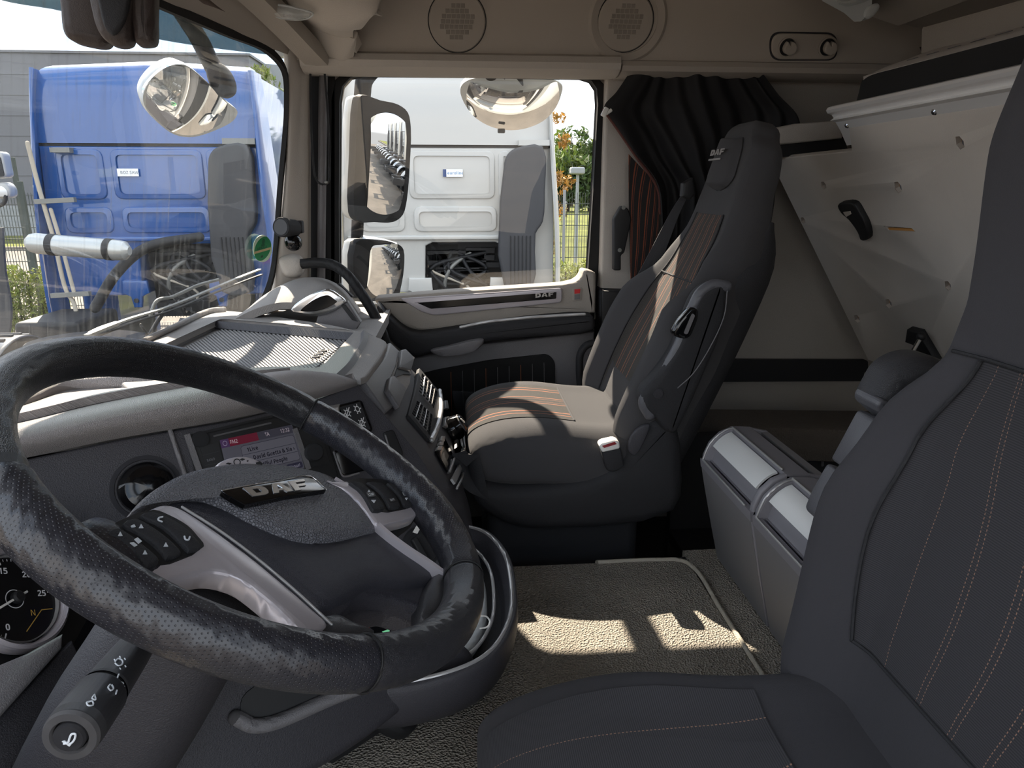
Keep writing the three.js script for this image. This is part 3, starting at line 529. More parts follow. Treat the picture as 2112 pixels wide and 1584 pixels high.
// ================================================================ the cab: walls, floor, roof, windscreen, passenger door
const WS = (y, z) => -0.535 + 0.1 * (y - 2.118) / 0.6 - 0.17 * (1 - Math.pow((z + 1.12) / 0.98, 2));
const ws = (y, z, dx = 0) => V(WS(y, z) + dx, y, z);
{
  // floor, engine tunnel and the sunken passenger footwell
  const f = structure('floor', 'beige grained floor mat with a pale seam');
  part(f, 'floor_mat', plate(rounded([V(-0.55, 1.6, -1.4), V(0.505, 1.6, -1.4), V(0.505, 1.6, 0.02), V(-0.55, 1.6, 0.02)], [0, 0.06, 0, 0]), 0.05, { n: V(0, 1, 0), bevel: 0.004 }), M.carpet);
  part(f, 'floor_mat', plate([V(0.511, 1.594, -1.45), V(0.6, 1.594, -1.45), V(0.6, 1.594, 0.02), V(0.511, 1.594, 0.02)], 0.05, { n: V(0, 1, 0) }), M.carpet);
  part(f, 'seam_strip', tube([V(0.3, 1.601, -1.399), V(0.44, 1.601, -1.399), V(0.49, 1.601, -1.39), V(0.508, 1.601, -1.35), V(0.508, 1.601, -1.2), V(0.508, 1.601, -0.9), V(0.508, 1.601, -0.3)], 0.005, { rad: 6, n: 8 }), M.strip);
  part(f, 'tunnel_side', slabBox(-0.55, 0.6, 1.3, 1.588, -1.43, -1.405), M.black);
  part(f, 'footwell', slabBox(-0.75, 1.6, 1.25, 1.3, -2.3, -1.43), M.black);
  part(f, 'tunnel_body', slabBox(-0.75, 0.62, 1.2, 1.545, -1.405, 0.1), M.black);
  part(f, 'sill_rail', [obox(V(-0.2, 1.5, -1.44), V(0.5, 1.5, -1.44), 0.012, 0.014), obox(V(-0.2, 1.4, -1.46), V(0.5, 1.4, -1.46), 0.012, 0.014)], M.dash_dark);
  // roof
  const c = structure('ceiling', 'taupe headliner');
  part(c, 'roof_shell', slabBox(-0.8, 1.62, 3.16, 3.22, -2.36, 0.2), M.truck_white);
  part(c, 'headliner', slabBox(-0.78, 1.6, 3.1, 3.15, -2.3, 0.16), M.headliner);
  // passenger side: header with its padded rail, rear side panel, B pillar
  const w = structure('wall_right', 'taupe trimmed passenger side of the cab');
  const ext = (prof, x0, x1) => loft([x0, x1].map((x) => prof.map(([z, y]) => V(x, y, z))), { crease: 0.5 });
  part(w, 'header_panel', ext([[-2.3, 2.735], [-2.1, 2.735], [-2.085, 2.79], [-2.07, 2.83], [-2.03, 2.95], [-1.93, 3.12], [-2.3, 3.14]], -0.42, 1.58), M.headliner);
  const rail = [[-2.24, 2.718], [-2.14, 2.705], [-2.105, 2.708], [-2.075, 2.722], [-2.066, 2.742], [-2.075, 2.764], [-2.095, 2.775], [-2.24, 2.78]];
  part(w, 'header_rail', ext(rail.map(([z, y]) => [z, 2.705 + (y - 2.705) * 0.76]), -0.4, 0.462), M.beige); part(w, 'header_rail', ext(rail.map(([z, y]) => [z - 0.012, 2.706 + (y - 2.705) * 0.62]), 0.468, 1.4), M.headliner);
  part(w, 'outer_skin', [slabBox(0.5, 1.62, 1.2, 3.18, -2.36, -2.32), slabBox(-0.52, 0.5, 2.78, 3.18, -2.36, -2.32), slabBox(-0.78, 0.5, 1.0, 1.7, -2.36, -2.33)], M.truck_white);
  const zs = -2.2;
  part(w, 'pillar_trim', plate(onZ([[1252, 148], [1330, 150], [1330, 620], [1252, 622], [1238, 618], [1246, 330]], zs), 0.1, { bevel: 0.008 }), M.beige);
  part(w, 'side_panel', plate([V(0.5, 1.3, zs - 0.02), V(1.58, 1.3, zs - 0.02), V(1.58, 2.8, zs - 0.02), V(0.5, 2.8, zs - 0.02)], 0.09, {}), M.beige_dark);
  part(w, 'pillar_lower', plate(rounded(onZ([[1240, 598], [1300, 600], [1300, 700], [1240, 700]], zs + 0.05), 0.01), 0.13, { bevel: 0.008 }), M.black_soft);
  part(w, 'pillar_base', plate([V(0.45, 1.3, zs + 0.01), V(0.62, 1.3, zs + 0.01), V(0.62, 2.1, zs + 0.01), V(0.45, 2.1, zs + 0.01)], 0.1, {}), M.black_soft);
  part(w, 'wall_slot', plate(rounded(onZ([[1440, 742], [1790, 743], [1791, 766], [1782, 768], [1781, 786], [1440, 788]], zs + 0.004), 0.008), 0.02, {}), M.black);
  // the sleeper's carpeted end step and dark locker
  part(w, 'bunk_step', plate(rounded(onY([[1440, 842], [1808, 846], [1830, 890], [1500, 880]], 1.74), 0.02), 0.1, { n: V(0, 1, 0), bevel: 0.01 }), M.carpet_dark);
  const fz = Y(1510, 880, 1.74).z;
  part(w, 'bunk_step_front', plate([V(0.62, 1.3, fz), V(1.55, 1.3, fz), V(1.55, 1.715, fz), V(0.62, 1.715, fz)], 0.03, { n: V(0, 0, 1) }), M.black);
  part(w, 'locker_rib', obox(Z(1700, 884, fz + 0.006), Z(1696, 962, fz + 0.006), 0.006, 0.008), M.dash_mid);
  part(w, 'locker_floor', slabBox(0.62, 1.55, 1.38, 1.42, fz, 0.1), M.black);
  part(w, 'locker_ridge', obox(Y(1640, 992, 1.42), Y(1740, 994, 1.42), 0.015, 0.02), M.black_soft);
  // back wall and driver's side (open door)
  const r = structure('wall_rear', 'taupe rear wall of the sleeper');
  part(r, 'rear_panel', slabBox(1.42, 1.46, 1.2, 3.14, -2.32, 0.18), M.beige); part(r, 'rear_skin', slabBox(1.46, 1.52, 1.1, 3.2, -2.36, 0.22), M.truck_white);
  const d = structure('wall_left', 'driver side of the cab around the open door');
  part(d, 'side_panel', slabBox(0.75, 1.58, 1.2, 3.12, 0.12, 0.17), M.beige_dark); part(d, 'header_panel', slabBox(-0.75, 0.75, 2.85, 3.12, 0.12, 0.17), M.headliner); part(d, 'door_sill', slabBox(-0.75, 0.75, 1.1, 1.62, 0.12, 0.17), M.black_soft); part(d, 'front_pillar', slabBox(-0.75, -0.55, 1.62, 2.85, 0.1, 0.17), M.beige);
  // front: bulkhead under the windscreen, header over it
  const fr = structure('wall_front', 'front bulkhead and windscreen header of the cab');
  part(fr, 'bulkhead', patch([[2.0, -2.3], [2.0, -1.7], [2.0, -1.12], [2.0, -0.5], [2.0, 0.16]].map(([y, z]) => [V(WS(2.0, Math.max(-2.1, Math.min(-0.14, z))) - 0.02, 1.1, z), V(WS(2.0, Math.max(-2.1, Math.min(-0.14, z))) - 0.02, 1.6, z), V(WS(2.0, Math.max(-2.1, Math.min(-0.14, z))) + 0.005, 2.02, z)]), 0.05, { n: V(1, 0, 0) }), M.dash_dark);
  part(fr, 'windscreen_header', patch([2.745, 2.8, 2.95, 3.16].map((y) => [-2.22, -2.1, -1.7, -1.12, -0.5, -0.14, 0.15].map((z) => V(WS(2.75, Math.max(-2.1, Math.min(-0.14, z))) + (y - 2.745) * 0.5 + 0.004, y, z))), 0.04, { n: V(1, 0, 0) }), M.headliner);
  part(fr, 'outer_corner', slabBox(-0.45, -0.4, 1.0, 3.15, -2.36, -2.33), M.truck_white);
}
// ---- windscreen
{
  const w = structure('window_1', 'dusty curved windscreen');
  const ys = [2.0, 2.2, 2.4, 2.6, 2.76], zz = [-2.13, -1.9, -1.6, -1.3, -1.0, -0.7, -0.4, -0.12];
  part(w, 'pane', patch(ys.map((y) => zz.map((z) => ws(y, z, -0.01))), 0, { nu: 30, nv: 10 }), M.glass);
  // the dust film: fine specks and dried run marks
  const n = 1024, d = new Uint8Array(n * n * 4);
  for (let j = 0; j < n; j++) for (let i = 0; i < n; i++) {
    const u = i / n, v = j / n, run = Math.pow(vnoise(u * 260, v * 7, 260, 7, 5), 5) * 0.6 + Math.pow(vnoise(u * 480, v * 14, 480, 14, 6), 8) * 0.8, speck = vnoise(u * 500, v * 500, 500, 500, 8) > 0.985 ? 0.5 : 0;
    d[(j * n + i) * 4 + 1] = 255 * Math.min(1, 0.03 + 0.04 * fbm(u * 8, v * 8, 8, 8, 4) + (run * 0.42 + speck * 0.4) * (0.35 + 0.8 * fbm(u * 5, v * 5, 5, 5, 3, 12))); d[(j * n + i) * 4 + 3] = 255;
  }
  const t = new THREE.DataTexture(d, n, n); t.magFilter = THREE.LinearFilter; t.wrapS = t.wrapT = THREE.RepeatWrapping; t.needsUpdate = true;
  const film = new THREE.MeshStandardMaterial({ color: 0xcfd3d2, roughness: 1, transparent: true, alphaMap: t }); film.name = 'dust_film';
  part(w, 'dust_film', patch(ys.map((y) => zz.map((z) => ws(y, z, -0.022))), 0, { nu: 30, nv: 10, unit: true }), film);
  // frame: black printed border along the edge, tinted band at the top
  const edge = open([ws(2.02, -1.95, 0.004), ws(2.08, -2.05, 0.004), ws(2.16, -2.095, 0.004), ws(2.4, -2.1, 0.004), ws(2.62, -2.1, 0.004), ws(2.705, -2.075, 0.004), ws(2.742, -2.0, 0.004), ws(2.75, -1.8, 0.004), ws(2.75, -1.4, 0.004), ws(2.75, -0.9, 0.004)], 6);
  part(w, 'window_seal', sweep(edge, [[-0.006, -0.006], [0.012, -0.006], [0.012, 0.006], [-0.006, 0.006]], { up: V(1, 0, 0) }), M.rubber);
}
// ---- A pillar and roller blind cords
{
  const a = structure('trim_1', 'beige windscreen pillar trim');
  const L = [[582, 20, -2.06], [590, 150, -2.09], [590, 300, -2.1], [580, 440, -2.1], [566, 560, -2.1], [556, 640, -2.1]], Rr = [[655, 60, -2.14], [640, 150, -2.17], [640, 300, -2.18], [640, 440, -2.18], [640, 560, -2.18], [640, 640, -2.18]];
  const c = (k, d) => L.map(([x, y, z], i) => Z(x + (Rr[i][0] - x) * k, y, z + (Rr[i][2] - z) * k + d));
  part(a, 'pillar_trim', patch([c(-0.06, -0.05), c(0, -0.012), c(0.12, 0.012), c(0.4, 0.02), c(0.75, 0.015), c(0.96, 0.0), c(1.02, -0.05)], 0.012, { nu: 30, nv: 18 }), M.beige);
  part(a, 'pillar_core', plate(onZ([[600, 40], [690, 40], [690, 640], [585, 640]], -2.24), 0.1, {}), M.rubber);
  part(a, 'pillar_edge', tube(onZ([[668, 130], [666, 200], [664, 400], [662, 620]], -2.19), 0.012), M.dash_mid);
  part(a, 'handle_boss', swell(smooth(onZ([[578, 535], [600, 528], [620, 535], [624, 555], [615, 568], [588, 566]], -2.1), 4), [[1.25, -0.02], [1.1, 0.005], [0.9, 0.022], [0.6, 0.03], [0.02, 0.032]], { n: V(0.25, 0, 1) }), M.beige);
}
// ---- passenger door
{
  const d = structure('door_1', 'passenger door with taupe trim'), zf = -2.24;
  const hole = onZ([[697, 640], [696, 420], [697, 210], [703, 176], [720, 157], [745, 151], [980, 153], [1200, 157], [1222, 164], [1234, 182], [1236, 215], [1226, 400], [1213, 600], [1205, 640]], zf);
  const ring = (dx, dy) => onZ([[697 - dx, 660], [696 - dx, 420], [697 - dx, 205 - dy * 0.3], [703 - dx * 0.9, 170 - dy * 0.6], [718 - dx * 0.6, 155 - dy], [745, 151 - dy], [980, 153 - dy], [1200, 157 - dy], [1224 + dx * 0.5, 163 - dy * 0.7], [1236 + dx * 0.9, 180 - dy * 0.4], [1237 + dx, 215], [1228 + dx, 400], [1216 + dx, 600], [1210 + dx, 660]], zf);
  part(d, 'window_seal', plate(ring(16, 6), 0.05, { holes: [hole], bevel: 0.004 }), M.rubber);
  const inner = ring(15, 5).map((p) => p.add(V(0, 0, -0.012)));
  part(d, 'door_frame', plate(ring(24, 12).map((p) => p.add(V(0, 0, -0.008))), 0.05, { holes: [inner], bevel: 0.004 }), M.beige);
  part(d, 'body_seal', plate(ring(46, 30).map((p) => p.add(V(0, 0, -0.02))), 0.06, { holes: [ring(23, 11).map((p) => p.add(V(0, 0, -0.02)))] }), M.rubber);
  const pn = onZ([[690, 660], [690, 145], [1250, 150], [1225, 660]], zf - 0.012); [0, 3].forEach((i) => { pn[i].z -= 0.065; });   // the glass leans in towards the roof
  part(d, 'pane', plate(pn, 0.0005, {}), M.glass);
  part(d, 'sill_shell', slabBox(-0.42, 0.47, 1.25, 2.05, -2.33, -2.27), M.truck_white);
  const zt = -2.17;
  // upper trim with the ledge under the glass
  part(d, 'upper_trim', plate(rounded(onZ([[770, 616], [826, 611], [921, 603], [1160, 588], [1188, 582], [1200, 572], [1205, 556], [1230, 562], [1229, 646], [952, 676], [870, 684], [835, 676], [778, 630]], zt), [0.02, 0.02, 0, 0, 0.02, 0.02, 0.01, 0.01, 0.005, 0, 0.02, 0.03, 0.01]), 0.09, { bevel: 0.012 }), M.beige_dark);
  const bz = [[824, 616], [1160, 594], [1159, 624], [896, 651], [868, 643]], bi = [[852, 623], [1150, 600], [1149, 618], [888, 639]];
  part(d, 'silver_frame', plate(rounded(onZ(bz, zt + 0.008), 0.012), 0.012, { bevel: 0.003, holes: [rounded(onZ(bi, zt + 0.008), 0.006)] }), M.silver_paint);
  const ins = part(d, 'black_insert', plate(onZ(bi, zt + 0.002), 0.006, {}), M.black_gloss);
  letters(ins, 'lettering', onZ([[1104, 605], [1142, 602], [1142, 611], [1104, 614]], zt + 0.003), M.chrome);
  const lk = part(d, 'lock_button', plate(rounded(onZ([[1181, 594], [1201, 592], [1200, 620], [1181, 622]], zt + 0.003), 0.006), 0.008, { bevel: 0.002 }), M.beige_dark);
  part(lk, 'red_mark', plate(onZ([[1185, 597], [1197, 596], [1196, 605], [1185, 606]], zt + 0.006), 0.004, {}), M.red); part(lk, 'rocker', plate(onZ([[1185, 608], [1196, 607], [1196, 617], [1185, 618]], zt + 0.006), 0.004, {}), M.dash_mid);
  // armrest
  const za = -2.1;
  part(d, 'armrest', plate(smooth(onZ([[776, 628], [800, 652], [838, 684], [864, 690], [952, 678], [1080, 660], [1215, 651], [1226, 655], [1226, 682], [1100, 697], [980, 710], [900, 727], [856, 738], [815, 716], [784, 672]], za), 3), 0.1, { bevel: 0.018, seg: 4 }), M.black_soft);
  part(d, 'silver_line', tube(onZ([[950, 675], [1000, 665], [1080, 656], [1150, 651], [1206, 648]], za + 0.002), 0.0045), M.silver);
  part(d, 'door_pull', swell(smooth(onZ([[888, 722], [925, 712], [985, 698], [998, 700], [992, 712], [975, 724], [940, 731], [905, 733]], za + 0.002), 4), [[1, -0.02], [1, 0.01], [0.9, 0.02], [0.6, 0.022], [0.02, 0.02]], { n: V(0, 0, 1) }), M.dash_mid);
  // lower trim and striped cloth
  part(d, 'lower_trim', plate(onZ([[800, 735], [860, 738], [980, 712], [1226, 684], [1226, 1000], [800, 1000]], zt - 0.01), 0.07, { bevel: 0.006 }), M.dash_mid);
  const cloth = rounded(onZ([[800, 790], [900, 763], [1010, 743], [1130, 730], [1145, 745], [1145, 1000], [800, 1000]], zt - 0.002), [0, 0.02, 0, 0.03, 0.02, 0, 0]);
  const cl = part(d, 'cloth_panel', plate(cloth, 0.01, { bevel: 0.003 }), M.cloth_black);
  for (let i = 0; i < 9; i++) { const x = 930 + i * 24; part(cl, 'stripe', obox(Z(x, 775 - (x - 930) * 0.1 - 8, zt), Z(x + 2, 900, zt), 0.0016, 0.002), i % 3 ? M.dash_mid : M.stripe); }
}

// ================================================================ dashboard
const QA = V(-0.17, 2.07, -1.2), Q = plane(QA, V(0.483, 0.407, 0.776));
const FY = [[2.09, -0.2], [2.07, -0.172], [2.0, -0.122], [1.92, -0.07], [1.83, -0.012], [1.75, 0.02], [1.68, 0.03], [1.6, 0.02]];
const faceX = (y) => { if (y >= FY[0][0]) return FY[0][1]; for (let i = 1; i < FY.length; i++) if (y >= FY[i][0]) { const k = (y - FY[i][0]) / (FY[i - 1][0] - FY[i][0]); return FY[i][1] + (FY[i - 1][1] - FY[i][1]) * k; } return FY.at(-1)[1]; };
function onFace(px, py, off = 0) {        // sight line onto the rear-facing side of the centre console
  const d = sight(px, py); let a = 0.8, b = 2.6;
  for (let i = 0; i < 40; i++) { const t = (a + b) / 2, p = CAM.clone().addScaledVector(d, t); (p.x - faceX(p.y)) > 0 ? a = t : b = t; }
  const p = CAM.clone().addScaledVector(d, a); p.x += off; p.y += off * 0.4; return p;
}
const dash = thing('dashboard', 'grey truck dashboard wrapping round behind the steering wheel to the passenger door', 'dashboard', V(-0.4, 1.3, -1.2));
{
  // top pad with the sunken ribbed tray
  const yT = 2.082;
  const topO = smooth([[300, 702], [360, 676], [440, 641], [520, 645], [600, 657], [690, 671], [750, 686], [796, 703], [791, 726], [774, 752], [744, 780], [690, 772], [600, 768], [480, 790], [330, 815], [250, 790]].map(([x, y]) => Y(x, y, yT)), 4);
  const trayO = rounded(onY([[330, 712], [454, 656], [738, 681], [664, 762], [560, 755], [420, 770], [280, 770]], yT), [0.02, 0.03, 0.03, 0.04, 0.05, 0.05, 0.05]);
  part(dash, 'top_pad', plate(topO, 0.014, { n: V(0, 1, 0), holes: [trayO], bevel: 0.005 }), M.dash_top);
  const tc = mid(trayO); part(dash, 'tray_wall', plate(trayO.map((p) => tc.clone().lerp(p, 1.04).setY(yT - 0.012)), 0.03, { n: V(0, 1, 0), holes: [trayO.map((p) => p.clone().setY(yT - 0.012))] }), M.tray);
  const tm = part(dash, 'tray_floor', plate(trayO.map((p) => p.clone().add(V(0, -0.022, 0))), 0.02, { n: V(0, 1, 0) }), M.tray);
  part(dash, 'pad_lip', tube(onY([[298, 702], [360, 674], [438, 640], [462, 638]], yT + 0.006), 0.007), M.dash_top);
  const reg = [[366, 724], [464, 677], [724, 696], [650, 763], [500, 771], [336, 768]], inside = (x, y) => { let c = false; for (let i = 0, j = 5; i < 6; j = i++) { const [a, b] = reg[i], [d, e] = reg[j]; if ((b > y) !== (e > y) && x < (d - a) * (y - b) / (e - b) + a) c = !c; } return c; };
  const ribs = []; for (let k = 0; k < 58; k++) { let p0 = null, p1 = null; for (let s = 0; s < 110; s++) { const x = 262 + k * 8 + s * 1.21, y = 672 + s; if (inside(x, y)) { p0 = p0 || [x, y]; p1 = [x, y]; } } if (p0 && p1[1] - p0[1] > 4) ribs.push(obox(Y(...p0, yT - 0.021), Y(...p1, yT - 0.021), 0.0045, 0.005, { r: 0.001 })); }
  part(tm, 'rib', ribs, M.tray).userData.kind = 'stuff';
  const lg = onY([[634, 741], [662, 719], [682, 722], [654, 745]], yT - 0.0185), em = part(tm, 'emblem', plate(rounded(lg, 0.004), 0.003, { n: V(0, 1, 0) }), M.dash_top);
  for (let i = 0; i < 3; i++) { const c = lg[0].clone().lerp(lg[1], 0.25 + i * 0.27).lerp(lg[2].clone().lerp(lg[3], 0.75 - i * 0.27), 0.5); part(em, 'emblem_ring', new THREE.TorusGeometry(0.007, 0.0018, 6, 16).rotateX(Math.PI / 2).translate(c.x, c.y + 0.002, c.z), M.tray); }
  // bridge to the windscreen and the passenger side
  part(dash, 'windscreen_shelf', patch([[-1.0, -1.25, -1.5, -1.8, -2.05, -2.2].map((z) => V(WS(2.06, Math.max(z, -2.1)) + 0.0, 2.05, z)), [-1.0, -1.25, -1.5, -1.8, -2.05, -2.2].map((z) => V(WS(2.06, Math.max(z, -2.1)) + 0.06, 2.058, z)), [-1.1, -1.3, -1.55, -1.85, -2.05, -2.2].map((z) => V(-0.44, 2.055, z)), [-1.15, -1.3, -1.55, -1.85, -2.05, -2.2].map((z) => V(-0.2, 2.05, z))], 0.03, { n: V(0, 1, 0) }), M.dash_top);
  // padded hood in front of the driver
  const rows = [
    [[-60, 962], [60, 943], [240, 905], [480, 864], [640, 826], [736, 796]].map(([x, y]) => P(x, y, Q, 0.004)),
    [[-60, 936], [60, 918], [240, 880], [480, 842], [640, 808], [736, 788]].map(([x, y]) => P(x, y, Q, 0.022)),
    [[-60, 915], [60, 895], [240, 856], [480, 815], [620, 785], [722, 780]].map(([x, y], i) => P(x, y, Q, 0.02)),
    [[-60, 903], [60, 878], [240, 838], [450, 798], [600, 768], [700, 773]].map(([x, y], i) => P(x, y, Q, i > 4 ? 0.002 : 0.004)),
    [[-60, 893], [60, 867], [220, 829], [440, 788], [590, 764], [690, 770]].map(([x, y], i) => P(x, y, Q, -0.04)),
  ];
  part(dash, 'padded_hood', patch(rows, 0.02, { nu: 50, nv: 24, n: V(0.5, 0.6, 0.6) }), M.dash_soft);
  const val = [
    [[-60, 892], [60, 866], [220, 828], [440, 790], [600, 772]].map(([x, y]) => P(x, y, Q, -0.045)),
    [[-60, 886], [50, 850], [180, 822], [380, 803], [560, 785]].map(([x, y]) => Y(x, y, 2.062)),
    [[-60, 880], [40, 840], [140, 808], [330, 793], [500, 775]].map(([x, y]) => Y(x, y, 2.066)),
    [[-60, 876], [36, 836], [136, 800], [320, 788], [480, 768]].map(([x, y]) => Y(x, y, 2.075)),
    [[-60, 868], [30, 828], [128, 793], [310, 782], [470, 760]].map(([x, y]) => Y(x, y, 2.078)),
    [[-60, 872], [24, 834], [120, 797], [300, 770], [460, 750]].map(([x, y]) => Y(x, y, 2.05)),
  ];
  part(dash, 'hood_valley', patch(val, 0.012, { nu: 40, nv: 30, n: V(0.2, 1, 0.2) }), M.dash_soft);
  // driver-facing panel: one skin, cut where the radio and the lower controls sit
  const pan = onP([[-90, 985], [60, 946], [240, 908], [480, 867], [640, 829], [738, 792], [800, 860], [860, 930], [905, 1000], [936, 1060], [948, 1100], [940, 1300], [500, 1330], [240, 1230], [60, 1180], [-90, 1180]], Q);
  part(dash, 'driver_panel', plate(pan, 0.03, { n: Q.n, bevel: 0.003 }), M.dash_dark);
  part(dash, 'panel_seam', tube(onP([[350, 884], [372, 950], [392, 1010]], Q, 0.001), 0.0035), M.dash_mid);
  part(dash, 'panel_seam', tube(onP([[655, 935], [680, 985], [700, 1030]], Q, 0.001), 0.0035), M.dash_mid);
  const inset = part(dash, 'radio_recess', plate(rounded(onP([[382, 898], [664, 832], [710, 1010], [430, 1080]], Q, 0.0015), 0.008), 0.004, { n: Q.n }), M.black);
  part(inset, 'recess_edge', tube(onP([[384, 898], [420, 985], [436, 1030]], Q, 0.003), 0.0025), M.dash_mid);
  // round black dome at the left (eyeball vent) in its collar
  const c = P(302, 1006, Q), e1 = V(0.85, 0, -0.53).normalize(), e2 = Q.n.clone().cross(e1).normalize();
  const vt = part(dash, 'round_vent', lathe(c, Q.n, [[0.046, -0.004], [0.047, 0.001], [0.041, 0.002], [0.039, -0.003]], 40), M.dash_dark);
  part(vt, 'vent_ball', lathe(c, Q.n, [[0.0385, -0.004], [0.036, 0.009], [0.029, 0.017], [0.018, 0.021], [0.0001, 0.022]], 40), M.black_gloss);
  // switch bank above the rim and the lone switch below it
  const bank = part(dash, 'switch_bank', plate(rounded(onP([[650, 848], [746, 823], [770, 886], [762, 896], [690, 905]], Q, 0.004), 0.008), 0.01, { n: Q.n, bevel: 0.002 }), M.black_gloss);
  const ic = print('switch_icons', 256, 256, (x, w, h) => { bgText('#17171a')(x, w, h); x.strokeStyle = '#c9c9c9'; x.lineWidth = 9; x.font = 'bold 120px sans-serif'; x.fillStyle = '#c9c9c9'; for (const [u, v, s] of [[20, 20, 0], [150, 10, 1], [140, 140, 2]]) { x.beginPath(); x.arc(u + 45, v + 45, 24, 0, 6.3); x.stroke(); for (let i = 0; i < 6; i++) { const a = i; x.beginPath(); x.moveTo(u + 45 + Math.cos(a) * 30, v + 45 + Math.sin(a) * 30); x.lineTo(u + 45 + Math.cos(a) * 46, v + 45 + Math.sin(a) * 46); x.stroke(); } if (s !== 1) { x.beginPath(); x.moveTo(u, v + 90); x.lineTo(u + 90, v); x.stroke(); } } });
  part(bank, 'switch', quad(onP([[700, 840], [742, 829], [764, 885], [722, 894]], Q, 0.0055)), ic);
  part(bank, 'switch', plate(rounded(onP([[662, 850], [696, 842], [716, 894], [690, 900]], Q, 0.0055), 0.003), 0.004, { n: Q.n, bevel: 0.001 }), M.black);
  const s2 = part(dash, 'rocker_switch', plate(rounded(onP([[790, 892], [812, 885], [832, 932], [830, 946], [806, 938]], Q, 0.004), 0.006), 0.008, { n: Q.n, bevel: 0.002 }), M.black);
  part(s2, 'rocker_edge', tube(onP([[795, 898], [802, 920], [806, 930]], Q, 0.006), 0.0015), M.dash_mid);
  const dr = part(dash, 'storage_flap', plate(rounded(onP([[688, 930], [745, 905], [775, 965], [706, 982]], Q, 0.003), 0.008), 0.008, { n: Q.n, bevel: 0.002 }), M.black_gloss);
  part(dr, 'flap_edge', tube(onP([[688, 932], [700, 966], [708, 982], [740, 976]], Q, 0.006), 0.0018), M.dash_mid);
  // light knob glimpsed inside the rim, lower right
  const kn = P(868, 1130, Q, 0.004), knob = part(dash, 'rotary_switch', lathe(kn, Q.n, [[0.036, -0.004], [0.036, 0.004], [0.03, 0.006], [0.026, 0.02], [0.022, 0.024], [0.0001, 0.024]], 28), M.black_soft);
  part(knob, 'grip', obox(P(852, 1110, Q, 0.03), P(880, 1160, Q, 0.03), 0.012, 0.012, { up: Q.n }), M.black);
  part(dash, 'white_tab', plate(onP([[860, 1084], [867, 1090], [861, 1101], [852, 1098]], Q, 0.034), 0.003, { n: Q.n, bevel: 0.0005 }), M.white_plastic);
}
